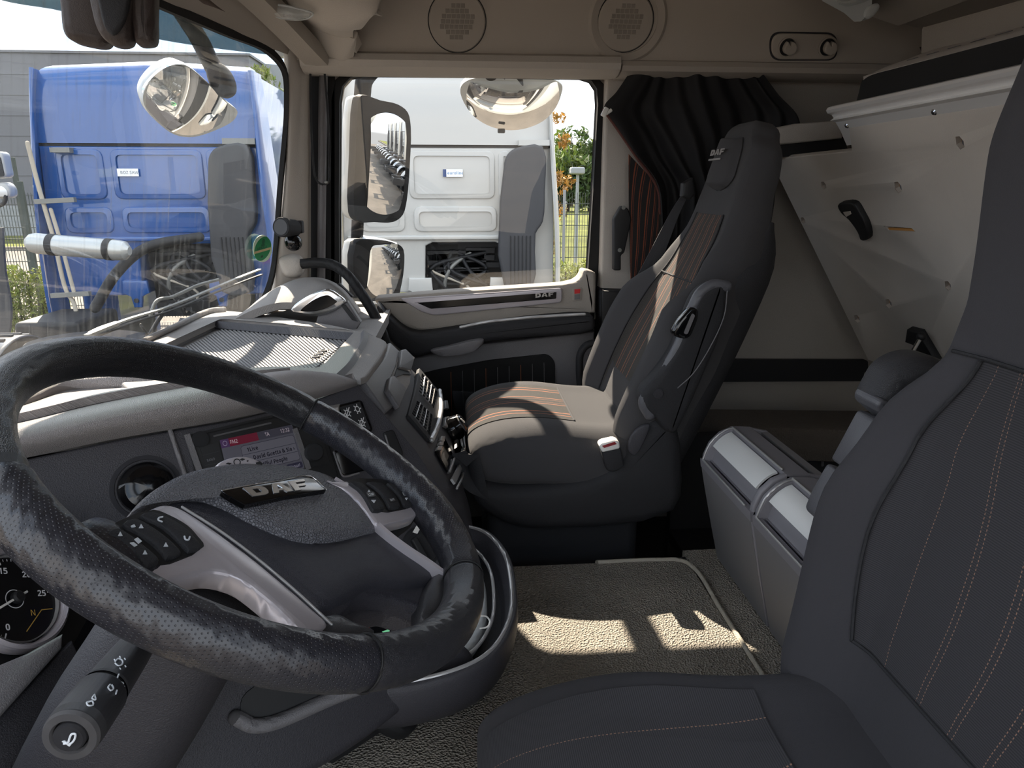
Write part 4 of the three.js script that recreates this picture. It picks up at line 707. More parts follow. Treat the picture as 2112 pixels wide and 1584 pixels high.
{ // ---- rear-facing side of the console: lid with two grips, vents, climate controls
  const ys = [2.09, 2.05, 2.01, 1.97, 1.93, 1.895, 1.86, 1.82, 1.78, 1.74, 1.7, 1.65, 1.6];
  const zN = (y) => -1.2 + (2.07 - y) * 0.08, zFar = (y) => { const t = [[1.55, -1.42], [1.7, -1.46], [1.78, -1.52], [1.82, -1.65], [1.86, -1.735], [1.895, -1.795], [1.93, -1.765], [1.98, -1.72], [2.05, -1.66], [2.1, -1.62]]; for (let i = 1; i < t.length; i++) if (y <= t[i][0]) return t[i - 1][1] + (t[i][1] - t[i - 1][1]) * (y - t[i - 1][0]) / (t[i][0] - t[i - 1][0]); return -1.62; };
  part(dash, 'console_face', patch(ys.map((y) => [0, 0.25, 0.5, 0.75, 1].map((k) => V(faceX(y) - 0.002 - 0.012 * Math.pow(Math.abs(k - 0.5) * 2, 4), y, zN(y) + (zFar(y) - zN(y)) * k))), 0.03, { nu: 24, nv: 40, n: V(1, 0.4, 0) }), M.dash_dark);
  part(dash, 'console_side', patch(ys.map((y) => [0, 0.5, 1].map((k) => V(faceX(y) - 0.015 - 0.5 * k, y - 0.01, zFar(y) - 0.004 - 0.25 * k))), 0.02, { n: V(0.4, 0, -1) }), M.dash_dark);
  part(dash, 'under_body', slabBox(-0.62, -0.06, 1.31, 1.74, -1.6, -1.2), M.black_soft);
  part(dash, 'under_body', slabBox(-0.68, -0.36, 1.31, 2.03, -2.17, -1.55), M.dash_dark);
  const F = (l, off = 0) => l.map(([x, y]) => onFace(x, y, off));
  const N = V(0.84, 0.54, 0);
  const lid = part(dash, 'storage_lid', plate(rounded(F([[744, 787], [770, 765], [792, 735], [801, 707], [845, 745], [842, 790], [820, 830], [795, 852]], 0.003), 0.006), 0.016, { n: N, bevel: 0.004 }), M.dash_mid);
  part(lid, 'lid_well', plate(rounded(F([[797, 790], [812, 757], [818, 730], [846, 750], [842, 790], [826, 822], [806, 838]], 0.0045), 0.005), 0.004, { n: N }), M.dash_top);
  part(lid, 'grip', plate(rounded(F([[817, 726], [826, 724], [846, 742], [838, 768], [812, 762]], 0.013), 0.005), 0.012, { n: N, bevel: 0.003 }), M.dash_mid);
  part(lid, 'grip', plate(rounded(F([[792, 783], [800, 780], [828, 806], [812, 846], [786, 808]], 0.013), 0.005), 0.012, { n: N, bevel: 0.003 }), M.dash_mid);
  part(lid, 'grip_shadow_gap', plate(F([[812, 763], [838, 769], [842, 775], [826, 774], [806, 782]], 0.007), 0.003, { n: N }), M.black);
  // two louvred vents in a silver-edged frame
  const vents = [[[866, 769], [900, 810], [892, 845], [860, 812]], [[856, 826], [889, 857], [883, 901], [844, 855]]];
  part(dash, 'vent_frame', plate(rounded(F([[862, 760], [903, 808], [903, 850], [884, 912], [838, 858], [850, 815]], 0.004), 0.004), 0.01, { n: N, bevel: 0.002, holes: vents.map((v) => F(v, 0.004)) }), M.black_soft);
  for (const v of vents) {
    const q = F(v, 0.002), vt = part(dash, 'air_vent', plate(F(v, -0.0005), 0.004, { n: N }), M.black);
    for (let i = 1; i < 5; i++) part(vt, 'slat', obox(q[3].clone().lerp(q[2], i / 5).lerp(q[0].clone().lerp(q[1], i / 5), 0.04), q[3].clone().lerp(q[2], i / 5).lerp(q[0].clone().lerp(q[1], i / 5), 0.96), 0.0018, 0.01, { up: N }), i % 2 ? M.silver : M.dash_top);
    for (let i = 1; i < 7; i++) part(vt, 'cross_slat', obox(q[0].clone().lerp(q[3], i / 7).add(V(0.001, 0, 0)), q[1].clone().lerp(q[2], i / 7).add(V(0.001, 0, 0)), 0.001, 0.003, { up: N }), M.black_soft);
    part(vt, 'thumb_wheel', obox(q[3].clone().lerp(q[2], 0.2), q[3].clone().lerp(q[2], 0.75), 0.006, 0.008, { up: N }), M.dash_mid);
  }
  part(dash, 'silver_edge', tube(F([[902, 808], [905, 840], [897, 880], [884, 910]], 0.006), 0.006), M.silver);
  // climate knob and keys
  const kc = onFace(928, 888, 0.006), kn = part(dash, 'rotary_knob', lathe(kc, N, [[0.03, -0.006], [0.03, 0.012], [0.028, 0.016], [0.024, 0.03], [0.02, 0.034], [0.0001, 0.034]], 28), M.black_gloss);
  part(kn, 'knob_ring', lathe(kc.clone().addScaledVector(N, 0.026), N, [[0.024, 0], [0.025, 0.001], [0.0245, 0.004], [0.022, 0.004]], 28), M.dash_mid);
  part(kn, 'pointer', obox(kc.clone().addScaledVector(N, 0.0345).add(V(0, 0, 0.004)), kc.clone().addScaledVector(N, 0.034).add(V(-0.008, 0.013, 0.016)), 0.005, 0.003, { up: N }), M.white_plastic);
  for (const [q, m] of [[[[912, 828], [918, 828], [921, 845], [914, 844]], 'silver'], [[[913, 862], [920, 861], [918, 884], [911, 880]], 'silver'], [[[904, 902], [912, 902], [911, 912], [902, 911]], 'silver'], [[[901, 913], [909, 913], [908, 921], [899, 920]], 'silver'], [[[898, 922], [906, 922], [904, 931], [895, 930]], 'silver'], [[[936, 908], [940, 907], [939, 924], [936, 925]], 'silver'], [[[931, 945], [934, 946], [923, 977], [920, 975]], 'silver']]) part(dash, 'key', plate(F(q, 0.007), 0.007, { n: N, bevel: 0.001 }), M[m]);
  part(dash, 'climate_panel', plate(F([[897, 934], [914, 905], [932, 942], [920, 974]], 0.0045), 0.004, { n: N, bevel: 0.001 }), M.black_gloss);
  part(dash, 'silver_trim', sweep(open(F([[945, 902], [950, 925], [945, 960], [934, 985], [928, 996]], 0.006), 6), [[-0.002, -0.006], [0.003, -0.006], [0.003, 0.006], [-0.002, 0.006]], { up: V(0, 0, 1) }), M.silver);
  part(dash, 'silver_trim', tube(F([[952, 900], [955, 940], [948, 985], [936, 1010]], 0.006), 0.0026), M.silver);
}
{ // ---- passenger end of the dash: sunlit hood, chrome-framed vent
  const h = [
    [[560, 640], [575, 612], [610, 588], [640, 580], [680, 584], [715, 604], [742, 640]].map(([x, y]) => Z(x, y, -2.14)),
    [[540, 640], [560, 606], [600, 580], [634, 572], [674, 576], [712, 598], [744, 640]].map(([x, y]) => Z(x, y, -2.08)),
    [[505, 645], [540, 612], [585, 588], [630, 585], [672, 588], [706, 612], [738, 650]].map(([x, y]) => Z(x, y, -1.98)),
    [[490, 650], [530, 628], [575, 606], [620, 604], [660, 608], [695, 628], [730, 662]].map(([x, y]) => Z(x, y, -1.9)),
    [[480, 660], [520, 640], [570, 625], [615, 624], [655, 626], [690, 642], [725, 676]].map(([x, y]) => Z(x, y, -1.85)),
  ];
  part(dash, 'end_hood', patch(h, 0.02, { nu: 30, nv: 20, n: V(0.3, 1, 0.5) }), M.dash_top);
  const zc = -1.83, fr = smooth(onZ([[600, 640], [625, 616], [660, 600], [680, 598], [700, 610], [712, 622], [690, 640], [665, 650], [630, 650]], zc), 4), fi = smooth(onZ([[616, 642], [634, 623], [662, 608], [678, 606], [692, 615], [699, 622], [684, 634], [660, 643], [634, 646]], zc), 4);
  part(dash, 'chrome_frame', plate(fr, 0.02, { bevel: 0.004, holes: [fi] }), M.chrome);
  part(dash, 'end_lens', plate(fi.map((p) => p.clone().add(V(0, 0, -0.006))), 0.008, {}), M.black_gloss);
  part(dash, 'end_panel', plate(onZ([[655, 652], [690, 638], [716, 622], [744, 665], [730, 690], [650, 672]], zc - 0.01), 0.03, { bevel: 0.004 }), M.dash_mid);
  part(dash, 'end_slot', plate(onZ([[703, 630], [711, 629], [738, 664], [726, 660]], zc - 0.002), 0.01, {}), M.black);
  part(dash, 'demister_vent', plate(onZ([[692, 588], [700, 585], [728, 612], [720, 617]], -2.07), 0.02, { bevel: 0.002 }), M.black_soft);
}
// ---- the radio
{
  const t = thing('car_radio', 'double-height car radio with a lit map-style screen behind the wheel rim', 'radio', P(540, 950, Q, -0.02)), off = 0.006;
  part(t, 'faceplate', plate(rounded(onP([[388, 902], [656, 838], [700, 985], [430, 1052]], Q, off), 0.006), 0.02, { n: Q.n, bevel: 0.003 }), M.black);
  part(t, 'disc_slot', obox(P(440, 900, Q, off + 0.0), P(560, 872, Q, off), 0.003, 0.002, { up: Q.n }), M.dash_mid);
  const scr = print('radio_screen', 1024, 512, (x, w, h) => {
    bgText('#4b4a52')(x, w, h); x.fillStyle = '#3a3942'; x.fillRect(0, 0, w, 92); x.fillStyle = '#5d1f2e'; x.fillRect(110, 0, 400, 92); x.fillStyle = '#42304f'; x.fillRect(0, 0, 112, 92);
    x.fillStyle = '#b5a7ae'; x.font = '56px sans-serif'; x.fillText('FM2', 122, 66); x.beginPath(); x.arc(56, 46, 26, 0, 6.3); x.lineWidth = 6; x.strokeStyle = '#8a7f94'; x.stroke(); x.fillText('TA', 610, 66); x.fillText('12:32', 830, 66);
    x.strokeStyle = '#2c2c36'; x.lineWidth = 5; x.fillStyle = '#57565e'; x.beginPath(); x.roundRect(240, 116, 760, 290, 30); x.fill(); x.stroke(); for (const y of [214, 310]) { x.beginPath(); x.moveTo(240, y); x.lineTo(1000, y); x.stroke(); }
    x.fillStyle = '#17161f'; x.font = 'bold 62px sans-serif'; x.fillText('\u266B 1Live', 270, 190); x.fillText('David Guetta & Sia \u203A', 370, 288); x.fillText('Beautiful People', 330, 382);
    x.fillStyle = '#2b2a38'; x.beginPath(); x.roundRect(560, 430, 190, 70, 24); x.fill(); x.beginPath(); x.roundRect(780, 430, 230, 70, 24); x.fill(); x.fillStyle = '#8d8b98'; x.font = '48px sans-serif'; x.fillText('Manual', 812, 482);
  }, { rough: 0.15, glow: 0.16 });
  part(t, 'screen', quad(onP([[453, 908], [602, 876], [628, 965], [475, 1003]], Q, off + 0.0008)), scr);
  const keys = print('radio_keys', 256, 512, (x, w, h) => { bgText('#0e0e11')(x, w, h); x.fillStyle = '#a9aab0'; x.font = '44px sans-serif'; x.fillText('\u25C0\u25C0', 20, 70); x.fillText('\u25B6\u25B6', 170, 60); x.fillStyle = '#6f7077'; x.fillText('BAND', 40, 200); x.fillText('MEDIA', 40, 320); x.fillText('0', 200, 440); x.strokeStyle = '#2d2d33'; x.lineWidth = 4; for (const y of [110, 240, 360]) { x.beginPath(); x.moveTo(0, y); x.lineTo(w, y); x.stroke(); } });
  part(t, 'key_column', quad(onP([[412, 922], [450, 912], [472, 995], [436, 1003]], Q, off + 0.001)), keys);
  part(t, 'frame_bar', sweep(seg(P(385, 896, Q, off), P(428, 1020, Q, off), 2), [[-0.004, -0.002], [0.004, -0.002], [0.004, 0.003], [-0.004, 0.003]], { up: Q.n }), M.dash_mid);
  part(t, 'frame_bar', sweep(seg(P(607, 884, Q, off), P(636, 968, Q, off), 2), [[-0.004, -0.002], [0.004, -0.002], [0.004, 0.003], [-0.004, 0.003]], { up: Q.n }), M.dash_mid);
  part(t, 'power_button', lathe(P(413, 906, Q, off), Q.n, [[0.012, 0], [0.012, 0.003], [0.009, 0.004], [0.0001, 0.004]]), M.black_soft);
  const k = P(645, 934, Q, off); part(t, 'volume_knob', lathe(k, Q.n, [[0.015, 0], [0.0148, 0.01], [0.013, 0.013], [0.0001, 0.0135]], 28), M.black_soft);
  const p2 = print('radio_marks', 128, 256, (x, w, h) => { bgText('#0e0e11')(x, w, h); x.fillStyle = '#b3b4b8'; x.font = '26px sans-serif'; x.fillText('\u25B6', 60, 50); x.fillText('\u25C2', 18, 80); x.fillText('+', 95, 66); x.fillText('\u2601', 70, 230); });
  part(t, 'mark_plate', quad(onP([[612, 884], [655, 872], [680, 955], [640, 965]], Q, off + 0.0009)), p2);
}
// ---- dial in the instrument cluster, lower left
{
  const n = V(0.86, 0.5, 0.1).normalize(), pl = plane(X(40, 1235, -0.5), n), c = P(36, 1232, pl), ex = V(0, 0, -1).addScaledVector(n, n.z).normalize(), ey = n.clone().cross(ex);
  const panel = part(dash, 'cluster_panel', plate(onP([[-120, 1010], [80, 1060], [180, 1130], [190, 1260], [150, 1330], [-120, 1420]], pl, -0.012), 0.02, { n }), M.black);
  part(dash, 'cluster_hood', patch([onP([[-120, 985], [40, 1030], [150, 1100], [210, 1170]], pl, 0.0), onP([[-120, 1000], [40, 1045], [140, 1110], [195, 1180]], pl, 0.03), onP([[-120, 1020], [40, 1062], [130, 1120], [185, 1190]], pl, -0.01)], 0.008, { n: V(0.6, 0.8, 0) }), M.dash_dark);
  const t = thing('gauge', 'round rev counter dial with silver ring seen below the wheel rim', 'gauge', c.clone());
  const r0 = 0.058;
  part(t, 'bezel', lathe(c, n, [[r0 * 0.92, -0.008], [r0 * 0.95, 0.004], [r0, 0.008], [r0 * 1.06, 0.005], [r0 * 1.08, -0.008]], 56), M.silver_paint);
  part(t, 'bezel_ring', lathe(c, n, [[r0 * 0.86, -0.006], [r0 * 0.88, 0.001], [r0 * 0.9, -0.006]], 56), M.silver);
  const face = print('dial_face', 512, 512, (x, w, h) => {
    bgText('#101114')(x, w, h); x.translate(256, 256); x.rotate(0.65); x.fillStyle = '#e8e8ea'; x.strokeStyle = '#e8e8ea';
    const nums = ['0', '5', '10', '15', '20', '25'], ang = (i) => Math.PI * (0.62 + 1.06 * i / 4);
    for (let i = 0; i <= 40; i++) { const a = ang(i / 8); x.lineWidth = i % 8 ? 4 : 8; x.beginPath(); x.moveTo(Math.cos(a) * 236, Math.sin(a) * 236); x.lineTo(Math.cos(a) * (i % 8 ? 222 : 206), Math.sin(a) * (i % 8 ? 222 : 206)); x.stroke(); }
    x.font = 'bold 50px sans-serif'; x.textAlign = 'center'; x.textBaseline = 'middle'; nums.forEach((s, i) => { const a = ang(i); x.fillText(s, Math.cos(a) * 170, Math.sin(a) * 170); });
    x.lineWidth = 5; x.beginPath(); x.arc(0, 0, 52, 0.2, 5.2); x.stroke();
    x.fillStyle = '#0b0d18'; x.fillRect(60, 50, 180, 160); x.strokeStyle = '#d4a94f'; x.lineWidth = 5; x.beginPath(); x.moveTo(40, 190); x.lineTo(150, 70); x.lineTo(220, 66); x.stroke(); x.fillStyle = '#d4a94f'; x.font = '48px sans-serif'; x.fillText('N', 96, 84);
  }, { rough: 0.25 });
  const disc = new THREE.CircleGeometry(r0 * 0.9, 48).applyMatrix4(new THREE.Matrix4().makeBasis(ex, ey, n).setPosition(c.clone().addScaledVector(n, -0.004)));
  part(t, 'dial', disc, face);
  part(t, 'needle', obox(c.clone().addScaledVector(ex, 0.014).addScaledVector(ey, -0.0024).addScaledVector(n, 0.001), c.clone().addScaledVector(ex, -0.05).addScaledVector(ey, 0.0086).addScaledVector(n, 0.001), 0.0026, 0.0016, { up: n }), M.white_plastic);
  part(t, 'needle_cap', lathe(c, n, [[0.007, -0.002], [0.007, 0.003], [0.005, 0.005], [0.0001, 0.005]]), M.black);
  // grey ledges under the cluster
  part(dash, 'cluster_ledge', plate([...onP([[-120, 1420], [60, 1345], [132, 1305], [130, 1335], [0, 1480], [-120, 1570]], plane(X(40, 1380, -0.46), V(0.7, 0.6, 0.3)))], 0.04, { n: V(0.7, 0.6, 0.3), bevel: 0.005 }), M.dash_mid);
  part(dash, 'knee_panel', plate(onP([[-120, 1560], [0, 1475], [150, 1320], [200, 1420], [100, 1640], [-120, 1640]], plane(X(40, 1480, -0.47), V(0.7, 0.5, 0.4))), 0.03, { n: V(0.7, 0.5, 0.4), bevel: 0.004 }), M.dash_low);
}
// ---- knee bolster, open bin, pedal
{
  const K = plane(V(-0.1, 1.8, -0.85), V(0.55, 0.35, 0.75));
  part(dash, 'knee_bolster', plate(smooth(onP([[180, 1380], [330, 1290], [520, 1270], [760, 1330], [960, 1330], [985, 1375], [905, 1428], [842, 1462], [760, 1525], [640, 1600], [400, 1700], [150, 1700]], K), 4), 0.05, { n: K.n, bevel: 0.012 }), M.dash_low);
  const sc = part(dash, 'bolster_pocket', plate(smooth(onP([[500, 1440], [560, 1400], [680, 1400], [740, 1405], [680, 1436], [560, 1484], [505, 1490]], K, 0.002), 4), 0.004, { n: K.n }), M.black);
  part(sc, 'pocket_lip', tube(onP([[486, 1480], [520, 1496], [560, 1492], [680, 1442], [760, 1412]], K, 0.004), 0.009), M.dash_mid);
  part(dash, 'bolster_seam', tube(onP([[394, 1385], [350, 1460], [280, 1590]], K, 0.002), 0.0016), M.black);
  // small lit keys in the gap between the spokes
  const kp = part(dash, 'key_panel', plate(onP([[690, 1260], [860, 1240], [880, 1320], [700, 1340]], plane(V(-0.1, 1.88, -0.95), Q.n)), 0.02, { n: Q.n }), M.black_gloss);
  const kpl = plane(V(-0.1, 1.88, -0.95), Q.n);
  for (const [q, m] of [[[[752, 1296], [762, 1292], [762, 1295], [752, 1299]], M.icon_red], [[[787, 1284], [793, 1277], [795, 1279], [789, 1287]], M.icon_green], [[[788, 1303], [804, 1297], [803, 1307], [797, 1309]], M.icon_green]]) part(kp, 'lit_symbol', plate(onP(q, kpl, 0.001), 0.001, { n: Q.n }), m);
  const b = thing('storage_bin', 'dark open tray with a pale rim at the foot of the console', 'bin', V(-0.02, 1.66, -1.06));
  const out = open([[-0.14, -1.31], [-0.02, -1.315], [0.045, -1.285], [0.083, -1.2], [0.092, -1.09], [0.078, -0.96], [0.03, -0.87], [-0.08, -0.825], [-0.2, -0.83]].map(([x, z]) => V(x, 1.752, z)), 8);
  const wall = (h, k) => out.map((p) => V(-0.1 + (p.x + 0.1) * k, h, -1.07 + (p.z + 1.07) * k));
  part(b, 'bin_wall', patch([wall(1.668, 0.9), wall(1.69, 0.97), wall(1.72, 1.005), wall(1.748, 1.0), wall(1.752, 0.965), wall(1.748, 0.93), wall(1.715, 0.88), wall(1.7, 0.86)], 0.004, { nu: 60, nv: 30, n: V(1, 0, 0) }), M.dash_dark);
  part(b, 'bin_floor', plate([...wall(1.7, 0.88)], 0.03, { n: V(0, 1, 0) }), M.black_soft);
  part(b, 'pale_rim', tube(wall(1.7515, 0.955), 0.0035, { raw: true, rad: 8 }), M.silver);
  part(b, 'inner_rim', tube(wall(1.735, 0.8).slice(10, -14), 0.003, { raw: true, rad: 8 }), M.silver);
  part(b, 'stitched_pad', plate([...wall(1.725, 0.74)], 0.025, { n: V(0, 1, 0), bevel: 0.01 }), M.grey_plastic);
  const tg = P(1000, 1284, plane(V(0.06, 1.73, -0.9), V(0.7, 0.25, 0.65)));
  part(b, 'outline_symbol', tube(onP([[992, 1270], [1004, 1272], [1010, 1282], [1006, 1292], [990, 1296]], plane(V(0.075, 1.73, -0.93), V(0.75, 0.15, 0.65))), 0.0012), M.white_plastic);
  const pd = thing('pedal', 'black accelerator pedal in the shade under the dashboard', 'pedal', V(-0.12, 1.6, -0.78));
  const pp = plane(V(-0.1, 1.66, -0.78), V(0.6, 0.8, 0.15));
  part(pd, 'pedal_pad', plate(smooth(onP([[786, 1478], [800, 1440], [870, 1400], [900, 1390], [888, 1430], [860, 1500], [842, 1508], [812, 1500]], pp), 4), 0.025, { n: pp.n, bevel: 0.006 }), M.rubber);
  part(pd, 'pedal_arm', obox(P(850, 1440, pp, -0.02), V(-0.2, 1.62, -0.86), 0.03, 0.02), M.rubber);
}

// ================================================================ steering wheel, column, stalks
const WC = V(-0.19, 2.126, -0.65), WN = V(Math.sin(0.556), Math.cos(0.556), 0), WP = plane(WC, WN);
const wx = V(0, 0, -1), wy = WN.clone().cross(wx);       // wx to the passenger side, wy forward... in the wheel's plane
{
  const t = thing('steering_wheel', 'black leather steering wheel with grey spokes and worn perforated grips', 'steering wheel', WC.clone());
  const ang = (px, py) => { const p = P(px, py, WP).sub(WC); return Math.atan2(p.dot(wy), p.dot(wx)); }, RR = 0.2255;
  const at = (a, r = RR, h = 0) => WC.clone().addScaledVector(wx, Math.cos(a) * r).addScaledVector(wy, Math.sin(a) * r).addScaledVector(WN, h);
  const sA = ang(640, 850), sB = ang(948, 1190), sC = ang(752, 1370), sD = ang(-30, 1000);
  const order = [sA, sB, sC, sD].map((a) => a);
  const dir = Math.sign(((sB - sA + 3 * Math.PI) % (2 * Math.PI)) - Math.PI), un = (a, b) => { let d = (b - a) * dir; while (d < 0) d += 2 * Math.PI; return a + dir * d; };
  const grip = un(sA, ang(905, 1060));
  function rim(a0, a1, r, m, name, label) {
    const n = 60, end = un(a0, a1), rings = [];
    for (let i = 0; i <= n; i++) {
      const a = a0 + (end - a0) * i / n, b = 1 + 0.1 * Math.exp(-Math.pow((a - grip) / 0.28, 2)), c = at(a), o = at(a, 1).sub(WC);
      const edge = i === 0 || i === n ? 0.93 : 1;
      rings.push(Array.from({ length: 28 }, (_, k) => { const q = k / 28 * 6.28319; return c.clone().addScaledVector(o, Math.cos(q) * r * b * edge * 0.98).addScaledVector(WN, Math.sin(q) * r * b * edge * 1.06); }));
    }
    const g = loft(rings, { crease: 1.2 }), uv = g.attributes.uv, p = g.attributes.position, v = V();
    for (let i = 0; i < p.count; i++) { v.fromBufferAttribute(p, i).sub(WC); const a = Math.atan2(v.dot(wy), v.dot(wx)), rr = Math.hypot(v.dot(wx), v.dot(wy)) - RR, h = v.dot(WN); uv.setXY(i, mod(a * dir - sD * dir - 0.02, 6.28319) * RR, Math.atan2(h, rr) * r); }
    for (let i = 0; i < p.count; i += 3) { const vs = [uv.getY(i), uv.getY(i + 1), uv.getY(i + 2)], mx = Math.max(...vs); for (let k = 0; k < 3; k++) if (mx - vs[k] > r * 3) uv.setY(i + k, vs[k] + r * 6.28319); }
    part(t, name, g, m, label);
  }
  rim(sD, sA, 0.0203, M.leather, 'rim_cover'); rim(sA, sB, 0.0206, M.leather_perf, 'rim_cover', 'perforated leather grip'); rim(sB, sC, 0.0207, M.leather_smooth, 'rim_cover'); rim(sC, sD, 0.0206, M.leather_perf, 'rim_cover', 'perforated leather grip');
  for (const a of [sA, sB, sC]) { const o = at(a, 1).sub(WC), c = at(a); part(t, 'rim_seam', tube(Array.from({ length: 24 }, (_, k) => c.clone().addScaledVector(o, Math.cos(k / 24 * 6.283) * 0.0204).addScaledVector(WN, Math.sin(k / 24 * 6.283) * 0.0219)), 0.0011, { closed: true, n: 2, rad: 6 }), M.rubber); }
  part(t, 'leather_join', tube([at(un(sA, sB) + dir * 0.05, RR + 0.019, -0.004), at(un(sA, sB) + dir * 0.2, RR + 0.019, -0.005), at(un(sA, sC) - dir * 0.2, RR + 0.018, -0.008)], 0.0008), M.strip);
  const H = (l, off) => onP(l, WP, off);
  // hub: lower skirt, raised grained pad
  const skirt = [[330, 1060], [400, 1062], [520, 1150], [620, 1235], [690, 1292], [706, 1268], [730, 1240], [762, 1231], [800, 1232], [850, 1246], [884, 1262], [918, 1188], [850, 1142], [790, 1098], [742, 1044], [705, 1000], [600, 985], [430, 985]];
  part(t, 'hub_skirt', plate(rounded(H(skirt, -0.024), 0.006), 0.03, { n: WN, bevel: 0.007, seg: 4 }), M.hub_smooth);
  const pad = smooth(H([[264, 1064], [292, 1032], [350, 996], [430, 974], [520, 967], [615, 976], [680, 994], [722, 1032], [762, 1078], [774, 1100], [745, 1114], [650, 1131], [585, 1122], [500, 1086], [440, 1052], [395, 1038], [330, 1040]], -0.02), 5);
  part(t, 'hub_pad', swell(pad, [[1.0, -0.03], [1.0, -0.004], [0.985, 0.004], [0.95, 0.009], [0.86, 0.012], [0.6, 0.0145], [0.3, 0.0155], [0.01, 0.016]], { n: WN, crease: 1.2 }), M.hub);
  const flank = smooth(H([[340, 1040], [430, 1046], [500, 1084], [585, 1121], [650, 1131], [745, 1114], [776, 1098], [850, 1142], [905, 1183], [860, 1215], [770, 1215], [700, 1250], [660, 1262], [560, 1180], [450, 1095]], -0.024), 4);
  part(t, 'hub_flank', swell(flank, [[1.0, -0.02], [0.99, 0.002], [0.9, 0.007], [0.6, 0.009], [0.02, 0.008]], { n: WN, crease: 1.2 }), M.hub_smooth);
  // badge
  const bp = plane(WC.clone().addScaledVector(WN, -0.0045), WN), bq = [[458, 1012], [520, 1000], [580, 991], [642, 983], [655, 994], [673, 1010], [590, 1023], [506, 1040], [480, 1026]];
  const badge = part(t, 'badge', plate(onP(bq, bp, 0.0055), 0.006, { n: WN, bevel: 0.001 }), M.black_gloss);
  part(badge, 'badge_edge', tube(onP([[458, 1012], [520, 1000], [580, 991], [642, 983], [673, 1010]], bp, 0.0055), 0.0007, { n: 3, rad: 6 }), M.chrome);
  letters(badge, 'lettering', onP([[500, 1007], [626, 989], [640, 1009], [521, 1025]], bp, 0.0056), M.chrome, 0.001);
  // left spoke: pale bezel with three curved rockers
  const lb = [[150, 1125], [205, 1098], [255, 1070], [330, 1038], [352, 1038], [375, 1046], [402, 1062], [452, 1096], [520, 1146], [604, 1216], [688, 1290], [650, 1304], [622, 1300], [585, 1262], [545, 1226], [500, 1192], [455, 1178], [422, 1178], [345, 1199], [310, 1180], [255, 1150]];
  part(t, 'spoke_bezel', plate(rounded(H(lb, -0.006), 0.012), 0.02, { n: WN, bevel: 0.005, seg: 4 }), M.silver_paint);
  part(t, 'spoke_back', plate(smooth(H([[300, 1150], [420, 1120], [560, 1190], [680, 1290], [640, 1330], [470, 1320], [330, 1240]], -0.045), 3), 0.02, { n: WN, bevel: 0.005 }), M.black_soft);
  part(t, 'bezel_edge', tube(H([[376, 1046], [452, 1094], [520, 1144], [604, 1214], [684, 1288]], -0.006), 0.0012), M.silver);
  const zb = (l, ox, oy) => l.map(([x, y]) => [ox + x / 7.543, oy + y / 7.543]);
  const keysL = [[[330, 580], [480, 500], [700, 620], [900, 780], [1110, 960], [1120, 1030], [960, 1090], [860, 1000], [640, 770], [480, 650]], [[560, 440], [760, 350], [1000, 470], [1240, 640], [1440, 830], [1470, 900], [1250, 970], [1180, 880], [1000, 710], [760, 545]], [[830, 310], [1020, 250], [1250, 330], [1500, 470], [1680, 640], [1790, 790], [1590, 860], [1480, 750], [1300, 570], [1080, 415]]].map((l) => zb(l, 180, 1020));
  const keysR = [[[470, 250], [640, 255], [800, 380], [920, 500], [1000, 620], [1000, 670], [840, 690], [780, 600], [700, 460], [600, 345]], [[740, 250], [960, 262], [1080, 350], [1180, 460], [1250, 590], [1240, 640], [1090, 650], [1040, 560], [960, 425], [850, 325]], [[1050, 265], [1190, 275], [1320, 360], [1410, 450], [1460, 570], [1450, 605], [1320, 620], [1270, 525], [1190, 400]]].map((l) => zb(l, 660, 960));
  const tri = (x, y, s) => [[x, y - s], [x + s, y + s * 0.7], [x - s * 0.9, y + s * 0.7]];
  const white = (k, pts, off) => part(k, 'symbol', plate(H(pts, off), 0.0006, { n: WN }), M.symbol);
  part(t, 'key_well', plate(smooth(H([...zb([[300, 580], [1030, 235], [1280, 320], [1560, 480], [1720, 650], [1815, 800], [960, 1110], [600, 790]], 180, 1020)], -0.0052), 3), 0.004, { n: WN }), M.black);
  keysL.forEach((l, i) => {
    const k = part(t, 'rocker_key', plate(smooth(H(l, -0.0015), 2), 0.008, { n: WN, bevel: 0.0025, seg: 4 }), M.black_soft), o = -0.001;
    if (i === 0) { white(k, tri(248, 1101, 5), o); white(k, tri(299, 1139, 5), o); white(k, [[277, 1112], [284, 1108], [293, 1116], [286, 1121]], o); white(k, [[268, 1119], [276, 1118], [284, 1124], [278, 1127]], o); }
    if (i === 1) { white(k, tri(291, 1085, 5), o); white(k, [[270, 1084], [277, 1081], [280, 1086], [272, 1087]], o); white(k, tri(342, 1123, 5), o); }
    if (i === 2) for (const [x, y, f] of [[331, 1071, 1], [386, 1110, -1]]) part(k, 'symbol', tube(H([[x + 4, y - 5], [x - 3, y - 3], [x - 4, y + 2], [x + 3, y + 5]].map(([a, b]) => f > 0 ? [a, b] : [x + (b - y) * 1.1, y - (a - x) * 0.9]), o + 0.0004), 0.0007), M.symbol);
  });
  // right spoke
  const rb = [[664, 990], [690, 991], [735, 990], [800, 993], [832, 998], [852, 1012], [864, 1034], [866, 1052], [858, 1064], [842, 1070], [793, 1082], [775, 1078], [745, 1038], [715, 1008]];
  part(t, 'spoke_bezel', plate(rounded(H(rb, -0.006), 0.01), 0.016, { n: WN, bevel: 0.004, seg: 4 }), M.silver_paint);
  part(t, 'spoke_back', plate(smooth(H([[700, 1000], [830, 1010], [860, 1060], [845, 1078], [800, 1100], [770, 1080]], -0.026), 3), 0.02, { n: WN, bevel: 0.005 }), M.black_soft);
